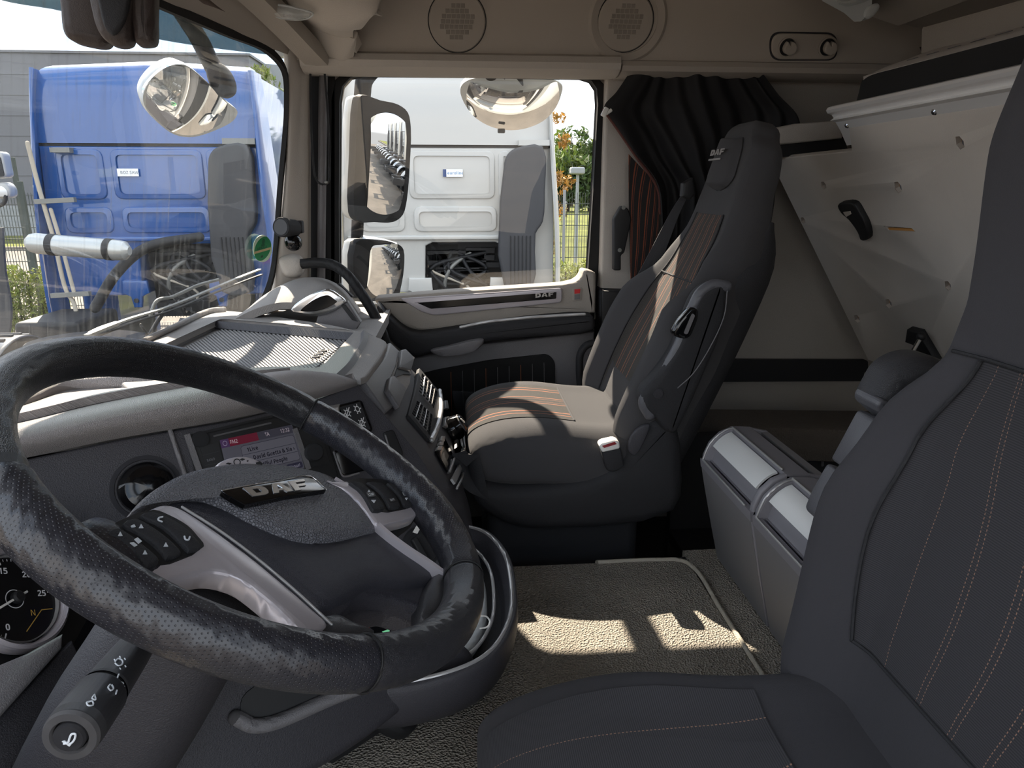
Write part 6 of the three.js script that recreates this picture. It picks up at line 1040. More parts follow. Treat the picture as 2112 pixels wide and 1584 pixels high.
// ================================================================ sleeper: bunk, storage boxes, curtain, header fittings
const BA = V(0.9133, 2.487, -2.05), BN = V(-0.858, -0.514, 0), BP = plane(BA, BN);
{
  const t = thing('bunk', 'tilted beige bunk board with aluminium front rail and pale mattress behind the seats', 'bunk bed', V(1.1, 1.9, -1.1));
  const hole = (x, y, k) => onP([[x - 8 * k, y - 15 * k], [x + 2 * k, y - 16 * k], [x + 12 * k, y - 4 * k], [x + 14 * k, y + 10 * k], [x + 4 * k, y + 16 * k], [x - 6 * k, y + 4 * k]], BP);
  const hs = [[1977, 295, 1], [1850, 387, 0.85], [1697, 383, 0.6], [1655, 455, 0.5], [1953, 590, 0.75], [1831, 627, 0.7], [1766, 658, 0.6]];
  const slot = onP([[1820, 465], [1880, 469], [1890, 479], [1832, 476]], BP), holes = [...hs.map((h) => hole(...h)), slot];
  part(t, 'base_board', plate(onP([[1588, 329], [1757, 312], [1750, 262], [1900, 240], [2200, 196], [2200, 912], [2050, 850], [1880, 778], [1790, 742]], BP), 0.018, { n: BN, bevel: 0.002, holes }), M.board);
  hs.forEach((h) => { const hc = part(t, 'fixing_hole', plate(hole(h[0], h[1], h[2] * 1.25), 0.004, { n: BN, lift: -0.012 }), M.board_core); part(hc, 'hole_plug', plate(hole(h[0] + 1, h[1] + 4 * h[2], h[2] * 0.5), 0.003, { n: BN, lift: -0.009 }), M.dash_mid); });
  part(t, 'slot_back', plate(onP([[1808, 460], [1890, 464], [1898, 484], [1822, 482]], BP), 0.004, { n: BN, lift: -0.016 }), M.black);
  part(t, 'slot_edge', plate(onP([[1826, 472], [1886, 474], [1891, 480], [1832, 478]], BP), 0.003, { n: BN, lift: -0.004 }), M.board_core);
  const lt = part(t, 'latch', plate(smooth(onP([[1738, 418], [1752, 412], [1772, 415], [1785, 436], [1796, 458], [1800, 486], [1786, 489], [1780, 474], [1762, 448], [1746, 434]], BP), 3), 0.022, { n: BN, lift: 0.016, bevel: 0.004 }), M.black);
  part(lt, 'latch_window', plate(onP([[1752, 430], [1766, 428], [1768, 434], [1758, 440]], BP), 0.003, { n: BN, lift: 0.018 }), M.beige);
  const prof = [[0.907, 2.499], [0.897, 2.515], [0.889, 2.529], [0.88, 2.541], [0.874, 2.549], [0.86, 2.552], [0.868, 2.558], [0.862, 2.565], [0.852, 2.568], [0.848, 2.574], [0.851, 2.58], [0.862, 2.584], [0.9, 2.59], [0.93, 2.594], [0.93, 2.584], [0.885, 2.574], [0.88, 2.565], [0.9, 2.536], [0.912, 2.502]];
  const end = (z, k) => prof.map(([x, y]) => V(x, y, z - k * (x - 0.848) * 0.35));
  part(t, 'front_rail', loft([end(-1.662, 0), end(-1.6, 0), end(-1.0, 0), end(-0.18, 0)], { crease: 0.35 }), M.alu);
  for (const [x, y] of [[1747, 259], [1927, 231], [2100, 205]]) part(t, 'screw', lathe(P(x, y, BP, 0), BN, [[0.0065, -0.002], [0.0065, 0.001], [0.004, 0.0035], [0.0001, 0.004]], 16), M.chrome);
  part(t, 'mattress_side', loft([[-1.63, 0.02, 0.03], [-1.61, 0.046, 0.02], [-1.5, 0.046, 0.01], [-1.1, 0.043, 0.0], [-0.2, 0.043, 0]].map(([z, h, s]) => [V(0.9, 2.592, z), V(0.898 + s * 0.2, 2.592 + h, z), V(0.95, 2.597 + h, z), V(1.3, 2.6 + h, z), V(1.3, 2.57, z)]), { sub: 4, crease: 0.5 }), M.cloth_black);
  const mt = part(t, 'mattress_top', patch([-1.615, -1.57, -1.48, -1.3, -1.0, -0.6, -0.2].map((z, i) => [0.9, 0.92, 0.95, 1.05, 1.2, 1.32].map((x, j) => V(x, [2.64, 2.64, 2.639, 2.637, 2.635, 2.635, 2.635][i] + [0, 0.012, 0.022, 0.052, 0.066, 0.06][j] * (i ? 1 : 0.4), z))), 0.012, { nu: 30, nv: 40, n: V(0, 1, 0) }), M.mattress);
  for (let i = 0; i < 3; i++) for (let j = 0; j < 16; j++) { const z = -1.5 + j * 0.062 + i * 0.018, x = 0.925 + i * 0.03; part(mt, 'quilt_stitch', obox(V(x, 2.654 + i * 0.008, z), V(x, 2.654 + i * 0.008, z + 0.036), 0.0018, 0.0012), M.dash_mid); }
  // gas strut between board and side wall
  const g = thing('gas_strut', 'black gas strut propping the tilted bunk board', 'strut', P(1905, 700, BP));
  part(g, 'bracket', plate(onP([[1884, 672], [1908, 678], [1944, 738], [1914, 732], [1896, 704], [1880, 698]], BP), 0.02, { n: BN, lift: 0.02, bevel: 0.003 }), M.black);
  const a = P(1900, 694, BP, 0.035), b = X(1800, 870, 1.02);
  part(g, 'piston_rod', rod(a, a.clone().lerp(b, 0.42), 0.005), M.chrome); part(g, 'cylinder', rod(a.clone().lerp(b, 0.2), b, 0.009), M.black_gloss);
  part(g, 'ball_joint', new THREE.SphereGeometry(0.011, 14, 10).translate(a.x, a.y, a.z), M.black);
}
{ // rear ledge above the slot behind the passenger seat, upper cupboard, vent
  const t = structure('trim_2', 'taupe ledge and cupboard trim of the sleeper');
  part(t, 'side_ledge', plate(onZ([[1590, 266], [1640, 255], [1734, 248], [1738, 285], [1590, 300]], -1.96), 0.12, { bevel: 0.006 }), M.beige);
  part(t, 'ledge_gap', plate(onZ([[1590, 298], [1740, 282], [1750, 312], [1590, 326]], -1.985), 0.05, {}), M.black);
  const cb = Z(1860, 51, -1.9), s = structure('trim_3', 'overhead cupboard over the bunk');
  part(s, 'cupboard_body', loft([-1.92, -0.1].map((z) => [[cb.x - 0.3, 2.9], [cb.x - 0.02, 2.82], [cb.x + 0.05, 2.804], [cb.x + 0.3, 2.82], [cb.x + 0.3, 3.1], [cb.x - 0.3, 3.1]].map(([x, y]) => V(x, y, z))), { crease: 0.4 }), M.beige_dark);
  part(s, 'cupboard_lip', loft([-1.915, -0.1].map((z) => [[cb.x - 0.28, 2.892], [cb.x, 2.812], [cb.x, 2.806], [cb.x - 0.28, 2.88]].map(([x, y]) => V(x, y, z)))), M.beige);
  const v = thing('vent_grille', 'narrow black slotted vent above the pale mattress', 'vent', Z(1950, 90, -1.8)), vp = plane(V(1.25, 2.75, -1.8), V(-1, 0, 0.2));
  part(v, 'backing', plate(onP([[1896, 97], [1996, 72], [2000, 84], [1900, 108]], vp, -0.006), 0.006, { n: vp.n, bevel: 0.001 }), M.black);
  part(v, 'panel', plate(onP([[1902, 60], [1906, 52], [2300, -60], [2300, 30], [1900, 110]], vp, 0.004), 0.01, { n: vp.n }), M.beige);
  for (let i = 0; i < 10; i++) { const x = 1908 + i * 8.6, y = 100.5 - i * 2.25; part(v, 'slat', plate(onP([[x, y - 3], [x + 3, y - 3.6], [x + 3, y + 3.4], [x, y + 4]], vp, -0.009), 0.003, { n: vp.n }), M.mattress); }
}
{ // two storage boxes with rolling lids between the seats and the bunk
  const pr = [[0.575, 1.6], [0.548, 1.71], [0.523, 1.822], [0.524, 1.85], [0.535, 1.878], [0.556, 1.9], [0.58, 1.91], [0.625, 1.908]];
  const prV = pr.map(([x, y]) => V(x, y, 0)), at = (k) => { const p = crv(prV, Math.max(0, Math.min(1, k))); return [p.x, p.y]; };
  const skin = (za, zb, k0, k1, lift, m, th) => patch(null, th, { nu: 20, nv: 6, n: V(-1, 0.6, 0), fn: (u, v) => { const e = 0.01, k = k0 + (k1 - k0) * u, [x, y] = at(k), [a, b] = at(Math.max(0, k - e)), [c, d] = at(Math.min(1, k + e)), n = V(-(d - b), c - a, 0).normalize(); return V(x, y, za + (zb - za) * v).addScaledVector(n, lift); } });
  const mkBox = (za, zb, label) => {
    const t = thing('storage_box', label, 'storage box', V(0.6, 1.6, (za + zb) / 2)), w = 0.014;
    const face = [...pr, [0.66, 1.9], [0.66, 1.6]].map(([x, y]) => V(x, y, 0)), end = (z) => plate(face.map((p) => V(p.x, p.y, z)), w, { n: V(0, 0, 1), bevel: 0.003 });
    part(t, 'front_panel', skin(za + 0.002, zb - 0.002, 0, 0.283, 0, 0, 0.012), M.box_mid);
    part(t, 'end_arch', end(zb), M.box_grey); part(t, 'end_arch', end(za + w), M.box_grey);
    part(t, 'top_strip', skin(za, zb, 0.86, 1, 0, 0, 0.012), M.box_grey);
    part(t, 'opening_sill', skin(za, zb, 0.283, 0.345, 0.001, 0, 0.012), M.box_grey);
    part(t, 'sill_edge', tube([V(...at(0.35), za + 0.012), V(...at(0.35), zb - 0.03)], 0.0024, { rad: 8 }), M.silver);
    part(t, 'top_edge', tube([V(...at(0.862), za + 0.012), V(...at(0.862), zb - 0.022)].map((p) => p.add(V(0, 0.002, 0))), 0.0024, { rad: 8 }), M.silver);
    const arcs = (z) => Array.from({ length: 10 }, (_, i) => V(...at(0.35 + 0.512 * i / 9), z));
    part(t, 'arch_edge', tube(arcs(za + 0.013), 0.002, { rad: 8 }), M.silver);
    part(t, 'rolling_lid', skin(za + 0.018, zb - 0.03, 0.56, 0.84, -0.006, 0, 0.004), M.lid);
    part(t, 'inner_shelf', skin(za + 0.014, zb - 0.014, 0.3, 0.62, -0.02, 0, 0.004), M.box_grey);
    part(t, 'back_panel', slabBox(0.645, 0.66, 1.6, 1.9, za, zb), M.box_mid);
  };
  mkBox(-1.405, -1.135, 'far grey storage box with rolling lid, nearest the passenger seat'); mkBox(-1.125, -0.855, 'near grey storage box with rolling lid, half hidden by the driver seat');
}
{ // curtain gathered behind the passenger seat
  const t = thing('curtain', 'black gathered cab curtain with orange-striped lining tied back beside the door window', 'curtain', V(0.75, 2.1, -2.1));
  const rows = [
    [[1306, 138], [1350, 137], [1400, 136], [1460, 136], [1520, 137], [1556, 138]], [[1272, 188], [1330, 185], [1395, 185], [1460, 186], [1545, 190], [1600, 196]], [[1244, 224], [1310, 228], [1390, 230], [1470, 236], [1570, 240], [1646, 246]],
    [[1272, 266], [1330, 275], [1400, 285], [1480, 290], [1560, 300], [1640, 300]], [[1308, 320], [1350, 325], [1410, 335], [1480, 340], [1540, 350], [1600, 360]], [[1356, 390], [1380, 395], [1430, 400], [1480, 410], [1540, 430], [1590, 440]], [[1362, 520], [1380, 525], [1420, 530], [1470, 540], [1520, 550], [1570, 560]]].map((r) => r.map(([x, y]) => Z(x, y, -2.12)));
  const base = (u, v) => crv(rows.map((r) => crv(r, u)), v);
  part(t, 'curtain_cloth', patch(null, 0.004, { nu: 110, nv: 40, fn: (u, v) => base(u, v).add(V(0, 0, (0.012 * Math.sin(u * 62 + 3 * Math.sin(v * 3 + u * 5)) * sm(u, 0.12, 0.3) + 0.022 * Math.sin(u * 14 + v * 2)) * (0.6 + 0.6 * v))) }), M.curtain);
  const pz = (l) => l.map(([x, y]) => Z(x, y, -2.125));
  const lin = [pz([[1297, 318], [1322, 345], [1345, 370], [1354, 385]]), pz([[1297, 400], [1318, 410], [1345, 420], [1360, 430]]), pz([[1299, 500], [1318, 520], [1338, 535], [1352, 545]]), pz([[1302, 610], [1312, 600], [1330, 590], [1340, 580]])];
  part(t, 'striped_lining', patch(lin, 0.004, { nu: 30, nv: 30, unit: true }), M.lining, 'lining with orange stripes');
  part(t, 'hem', tube([[1245, 226], [1275, 268], [1310, 320], [1356, 388], [1362, 440]].map(([x, y]) => Z(x, y, -2.108)), 0.0045), M.stripe_dark);
  part(t, 'tie_clip', [obox(Z(1252, 222, -2.1), Z(1243, 240, -2.1), 0.012, 0.014), obox(Z(1248, 236, -2.1), Z(1262, 226, -2.1), 0.008, 0.01)], M.white_plastic);
}
{ // belt height guard and pocket on the B pillar, door grab tube
  const z = -2.12, t = thing('belt_bracket', 'black folded belt bracket screwed to the pale door pillar', 'bracket', Z(1280, 558, z));
  part(t, 'bracket_plate', plate(rounded(onZ([[1266, 452], [1282, 424], [1296, 430], [1303, 452], [1288, 522], [1281, 526], [1281, 558], [1266, 558]], z), 0.006), 0.03, { bevel: 0.004 }), M.black);
  for (const [x, y] of [[1286, 428], [1278, 516]]) part(t, 'screw', lathe(Z(x, y, z + 0.001), V(0, 0, 1), [[0.006, 0], [0.006, 0.002], [0.003, 0.003], [0.0001, 0.003]], 16), M.steel);
  const b = thing('pillar_switch', 'black pillar pocket with a pale rocker and a red button', 'switch', Z(1270, 670, -2.1));
  part(b, 'pocket', plate(rounded(onZ([[1242, 600], [1306, 603], [1300, 672], [1242, 672]], -2.125), 0.008), 0.02, { bevel: 0.003 }), M.black);
  part(b, 'rocker', plate(rounded(onZ([[1269, 614], [1290, 613], [1290, 622], [1269, 623]], -2.122), 0.006), 0.006, { bevel: 0.001 }), M.grey_plastic); part(b, 'red_button', plate(rounded(onZ([[1268, 637], [1284, 635], [1280, 646], [1268, 647]], -2.122), 0.004), 0.012, { bevel: 0.002 }), M.red);
  solo('grab_bar', 'curved black grab tube low beside the rear edge of the door', 'grab bar', tube([[1198, 812], [1195, 760], [1198, 728], [1212, 711], [1244, 706]].map(([x, y]) => Z(x, y, -2.1)), 0.0115), M.black_soft);
  solo('grab_bar', 'long black curved grab handle from the windscreen pillar down to the door', 'grab bar', tube([...[[618, 545], [650, 542], [685, 546], [715, 566], [745, 605], [770, 645], [790, 690], [800, 730]].map(([x, y], i) => Z(x, y, -2.09 + i * 0.015))], 0.0145, { n: 8, rad: 14 }), M.rubber);
  // cords of the window blind
  const c = thing('blind_cord', 'thin black looped blind cord hanging on the windscreen pillar', 'cord', Z(660, 375, -2.13));
  part(c, 'cord', tube([[640, 135], [641, 220], [644, 310], [652, 370], [664, 380], [677, 376], [679, 350], [676, 240], [668, 130]].map(([x, y]) => Z(x, y, -2.13)), 0.0032, { rad: 6 }), M.rubber);
  part(c, 'cord_clip', box(...Z(673, 376, -2.13).toArray(), 0.012, 0.008, 0.01), M.steel);
  // phone holder knobs on the pillar
  const m = thing('phone_mount', 'small black ball-jointed phone mount clipped to the windscreen pillar', 'mount', Z(600, 515, -2.06)), a = Z(596, 470, -2.05), ax = V(-0.35, 0.1, 0.9).normalize();
  part(m, 'mount_head', lathe(a.clone().addScaledVector(ax, -0.03), ax, [[0.0001, 0], [0.02, 0], [0.024, 0.006], [0.024, 0.05], [0.0265, 0.052], [0.0265, 0.066], [0.0255, 0.068], [0.0001, 0.068]], 28), M.black_soft);
  part(m, 'mount_face', lathe(a.clone().addScaledVector(ax, 0.038), ax, [[0.021, 0], [0.021, 0.001], [0.0001, 0.0012]], 28), M.intake);
  part(m, 'mount_clip', box(...Z(614, 468, -2.09).toArray(), 0.03, 0.035, 0.03), M.black);
  part(m, 'joint_ball', new THREE.SphereGeometry(0.024, 24, 18).translate(...Z(605, 500, -2.06).toArray()), M.black_gloss);
}
// ---- header fittings
const SPn = V(0, -0.316, 0.949).normalize(), SP = plane(V(0, 2.83, -2.07), SPn);
{
  const grid = (c, ex, ey) => { const out = []; for (let j = -3; j <= 3; j++) for (let i = -3; i <= 3; i++) if (i * i + j * j < 12) { const o = c.clone().addScaledVector(ex, i * 0.0125 + (j % 2) * 0.003).addScaledVector(ey, j * 0.0125); out.push(obox(o.clone().addScaledVector(ex, -0.0053), o.clone().addScaledVector(ex, 0.0053), 0.0105, 0.0012, { up: SPn, r: 0.0005 })); } return out; };
  const spk = (x, y, label, surround) => {
    const c = P(x, y, SP), t = thing('speaker_cover', label, 'speaker', c.clone(), undefined), ex = V(1, 0, 0), ey = SPn.clone().cross(ex);
    part(t, 'cover', lathe(c, SPn, [[0.0745, -0.01], [0.0745, 0.003], [0.072, 0.0055], [0.058, 0.006], [0.0001, 0.006]], 56), M.headliner);
    part(t, 'gap_ring', lathe(c, SPn, [[0.075, 0.0008], [0.0775, 0.0012], [0.078, -0.004], [0.0745, -0.004]], 56), M.black);
    part(t, 'mesh_tile', grid(c.clone().addScaledVector(SPn, 0.0062), ex, ey), M.beige_dark).userData.kind = 'stuff';
    if (surround) part(t, 'surround', lathe(c.clone().add(V(0.006, 0.004, 0)), SPn, [[0.079, -0.01], [0.082, 0.004], [0.1, 0.008], [0.108, 0.002], [0.109, -0.01]], 56), M.headliner);
  };
  spk(943, 44, 'round speaker cover above the front of the door window', false); spk(1290, 44, 'round speaker cover with raised collar above the rear of the door window', true);
  const h = thing('coat_hook', 'rounded taupe coat hook plate with two notched hooks', 'hook', P(1656, 120, SP));
  const o = (d) => rounded(onP([[1590 - d, 68 - d], [1724 + d, 70 - d], [1724 + d, 122 + d], [1590 - d, 122 + d]], SP), 0.032, 8);
  part(h, 'base_plate', plate(o(0), 0.01, { n: SPn, lift: 0.008, bevel: 0.004 }), M.headliner); part(h, 'base_groove', plate(o(3), 0.006, { n: SPn, lift: 0.0012 }), M.dash_low);
  for (const x of [1621, 1704]) {
    const c = P(x, 96, SP, 0), k = part(h, 'hook_cup', lathe(c, SPn, [[0.026, 0.006], [0.027, 0.012], [0.023, 0.013], [0.022, 0.01]], 28), M.headliner);
    part(k, 'hook_peg', plate(smooth(onP([[x - 2, 84], [x + 3, 92], [x + 6, 84], [x + 14, 88], [x + 16, 98], [x + 10, 108], [x, 111], [x - 9, 106], [x - 10, 96]], SP), 3), 0.018, { n: SPn, lift: 0.026, bevel: 0.003 }), M.headliner);
    part(k, 'cup_hollow', lathe(c, SPn, [[0.022, 0.0092], [0.0001, 0.0095]], 24), M.black);
  }
  // reading lamp, top right
  const l = thing('reading_lamp', 'grey reading lamp with clear lens under the headliner, top right', 'lamp', Z(1770, 20, -1.75)), zl = -1.75;
  part(l, 'lamp_body', loft([[0, 1], [0.09, 1], [0.1, 0.9]].map(([d, k]) => onZ([[1690, -30], [1696, 2], [1740, 26], [1762, 45], [1776, 44], [1790, 30], [1798, 10], [1800, -30]], zl - d).map((p, i, a) => p.lerp(mid(a), 1 - k))), { crease: 0.5 }), M.grey_plastic);
  part(l, 'lens', patch([onZ([[1720, -12], [1745, -6], [1775, -14], [1795, -24]], zl + 0.01), onZ([[1728, 6], [1748, 10], [1780, 2], [1800, -8]], zl + 0.012), onZ([[1735, 12], [1752, 15], [1785, 6], [1803, -2]], zl - 0.02)], 0.006, { n: V(0, -0.5, 1) }), M.clear_plastic);
  part(l, 'switch_tab', plate(smooth(onZ([[1784, 34], [1790, 14], [1812, 6], [1816, 14], [1804, 32], [1792, 38]], zl + 0.006), 3), 0.03, { bevel: 0.005 }), M.grey_plastic);
}
{ // overhead console, dome lamp and roller blind at the top of the windscreen
  const t = structure('trim_4', 'overhead console trim above the windscreen corner');
  part(t, 'console_shell', patch([
    onZ([[560, -60], [590, 10], [650, 62], [700, 88], [735, 110]], -2.05), onZ([[540, -60], [588, -4], [640, 44], [690, 66], [728, 66]], -1.95), onZ([[520, -70], [580, -10], [640, 26], [700, 58], [745, 60]], -1.86),
    onZ([[560, -90], [640, -40], [700, 0], [745, 36], [762, 40]], -1.78), onZ([[640, -110], [720, -70], [760, -40], [780, 0], [778, 22]], -1.76), onZ([[700, -120], [760, -110], [800, -80], [800, -40], [790, -6]], -1.8)], 0.03, { nu: 30, nv: 30 }), M.beige);
  part(t, 'console_wing', patch([onZ([[575, 20], [620, 80], [660, 112], [700, 130], [728, 122]], -2.08), onZ([[580, 0], [630, 52], [672, 84], [715, 104], [733, 98]], -2.02), onZ([[600, -20], [650, 30], [690, 60], [730, 80], [738, 66]], -1.98)], 0.02, {}), M.beige);
  const d = thing('dome_lamp', 'clear ceiling lamp lens set in the console above the windscreen', 'lamp', Z(600, 20, -1.84)), dp = plane(Z(600, 20, -1.83), V(-0.1, -0.75, 0.65));
  part(d, 'lens', swell(smooth(onP([[556, 14], [575, 12], [610, 18], [640, 28], [632, 36], [600, 38], [572, 32]], dp), 4), [[1.05, -0.004], [1, 0.004], [0.8, 0.01], [0.4, 0.013], [0.02, 0.014]], { n: dp.n }), M.clear_plastic);
  part(d, 'lens_rim', tube(smooth(onP([[552, 13], [575, 10], [612, 17], [646, 28], [634, 38], [598, 40], [568, 33]], dp), 3), 0.0025, { closed: true, raw: true, rad: 6 }), M.grey_plastic);
  const b = thing('roller_blind', 'rolled windscreen blind with brown tube along the top of the glass', 'blind', Z(600, 60, -2.0));
  const p0 = V(-0.63, 2.80, -1.1), p1 = Z(566, 94, -2.03), q1 = Z(640, 128, -2.07);
  const cur = (a, dx, dy) => [V(-0.60 + dx, 2.80 + dy, -1.0), V(-0.575 + dx, 2.798 + dy, -1.4), V(-0.52 + dx, 2.79 + dy, -1.75), a];
  part(b, 'blind_tube', tube(cur(Z(556, 76, -2.03), -0.0, 0), 0.016, { rad: 14 }), M.blind);
  part(b, 'blind_rail', tube(cur(Z(560, 96, -2.035), -0.03, -0.02), 0.012, { rad: 10 }), M.black_soft);
  part(b, 'cassette', sweep(open([V(-0.5, 2.84, -1.0), V(-0.47, 2.835, -1.45), V(-0.43, 2.815, -1.8), Z(655, 122, -2.08)], 8), [[-0.03, -0.018], [0.03, -0.018], [0.034, 0], [0.03, 0.02], [-0.03, 0.02], [-0.034, 0]], { up: V(0, 1, 0) }), M.beige_dark);
  part(b, 'end_bracket', box(...Z(562, 66, -2.03).toArray(), 0.02, 0.035, 0.03), M.black_soft);
  // camera housings hanging at the middle of the windscreen
  const s = thing('sensor_housing', 'dark brown rounded sensor housing in two blocks at the top of the windscreen', 'sensor', Z(220, 92, -1.28));
  const blk = (l, z, m, n2) => part(s, n2, plate(smooth(onZ(l, z), 4), 0.07, { n: V(0.25, -0.05, 1), bevel: 0.016, seg: 5 }), m);
  blk([[124, -60], [124, 20], [130, 66], [142, 80], [175, 90], [210, 92], [220, 80], [200, -60]], -1.29, M.housing, 'housing');
  blk([[186, -60], [190, 30], [205, 70], [225, 88], [250, 92], [266, 84], [270, 40], [268, -60]], -1.255, M.housing, 'housing');
  part(s, 'dark_face', plate(smooth(onZ([[200, -60], [206, 20], [218, 60], [232, 72], [256, 40], [262, -60]], -1.245), 4), 0.02, { n: V(0.25, -0.05, 1), bevel: 0.005 }), M.black_soft);
  blk([[268, -60], [272, 60], [280, 88], [305, 90], [316, 84], [318, 40], [310, -60]], -1.27, M.housing, 'housing');
}
// ---- on and beyond the glass
const onWS = (px, py, off = 0) => { const d = sight(px, py); let a = 0.5, b = 4; for (let i = 0; i < 40; i++) { const t = (a + b) / 2, p = CAM.clone().addScaledVector(d, t); p.x - (WS(p.y, Math.max(-2.6, p.z)) + off) > 0 ? a = t : b = t; } return CAM.clone().addScaledVector(d, a); };
{
  const st = thing('window_sticker', 'round green sticker with pale rim inside the windscreen edge', 'sticker', onWS(542, 540));
  const c = onWS(542, 513, 0.004), u = onWS(542, 485, 0.004).sub(c), r = onWS(561, 513, 0.004).sub(c), ring = Array.from({ length: 40 }, (_, i) => { const a = i / 40 * 6.283; return c.clone().addScaledVector(r, Math.cos(a)).addScaledVector(u, Math.sin(a)); });
  const pr = print('green_sticker', 256, 256, (x) => { x.fillStyle = '#cfe3c8'; x.fillRect(0, 0, 256, 256); x.fillStyle = '#1f8a52'; x.beginPath(); x.arc(128, 128, 110, 0, 6.3); x.fill(); x.fillStyle = '#155f3a'; x.beginPath(); x.ellipse(128, 62, 20, 26, 0, 0, 6.3); x.fill(); x.fillRect(104, 84, 46, 20); x.fillStyle = '#d2b98a'; x.fillRect(20, 134, 216, 22); x.fillStyle = '#0f4a2c'; x.font = 'bold 34px sans-serif'; x.fillText('ARBOLA', 50, 130); x.fillRect(112, 190, 30, 20); });
  const g = plate(ring, 0.0012, {}); const p = g.attributes.position, uv = g.attributes.uv, v = V(); for (let i = 0; i < p.count; i++) { v.fromBufferAttribute(p, i).sub(c); uv.setXY(i, 0.5 + 0.5 * v.dot(r) / r.lengthSq(), 0.5 + 0.5 * v.dot(u) / u.lengthSq()); }
  part(st, 'disc', g, pr);
  const w = thing('wiper', 'silver-lit windscreen wiper lying across the lower glass', 'wiper', onWS(360, 640, -0.05));
  const o = (l, off) => l.map(([x, y]) => onWS(x, y, off));
  part(w, 'blade', sweep(open(o([[178, 692], [260, 660], [350, 632], [440, 595], [500, 570], [536, 556]], -0.03), 8), [[-0.002, -0.005], [0.002, -0.005], [0.002, 0.005], [-0.002, 0.005]], { up: V(1, 0, 0) }), M.steel);
  part(w, 'rubber_lip', sweep(open(o([[185, 699], [270, 667], [360, 638], [450, 601], [540, 566]], -0.026), 8), [[-0.0015, -0.004], [0.0015, -0.004], [0.0015, 0.004], [-0.0015, 0.004]], { up: V(1, 0, 0) }), M.rubber);
  part(w, 'carrier', tube(o([[310, 650], [322, 622], [356, 612], [410, 588], [450, 577]], -0.045), 0.004), M.steel); part(w, 'carrier', tube(o([[185, 690], [205, 680], [240, 668]], -0.042), 0.006), M.steel);
  part(w, 'arm', tube(o([[352, 630], [330, 655], [305, 700], [290, 740]], -0.05), 0.005), M.black); part(w, 'arm_rod', tube(o([[290, 670], [310, 695], [325, 705]], -0.045), 0.003), M.black);
}
{ // tinted sun visor outside, over the top of the windscreen
  const v = thing('sun_visor', 'blue-grey tinted sun visor outside along the top of the windscreen', 'sun visor', V(-0.8, 2.8, -1.6));
  const low = [onWS(-160, -60, -0.3), onWS(0, 0, -0.3), onWS(123, 22, -0.31), onWS(230, 52, -0.31), onWS(317, 79, -0.28), Z(425, 97, -2.12), Z(500, 106, -2.18), Z(566, 113, -2.24)];
  const up = low.map((p) => V(Math.max(WS(2.8, Math.max(-2.1, p.z)) - 0.02, p.x + 0.02), 3.02 - 0.02 * (p.z < -2 ? 1 : 0), Math.max(p.z, -2.3)));
  part(v, 'visor_panel', patch([low, low.map((p, i) => p.clone().lerp(up[i], 0.5).add(V(-0.05, 0.03, 0))), up], 0.005, { nu: 30, nv: 10 }), M.visor);
}
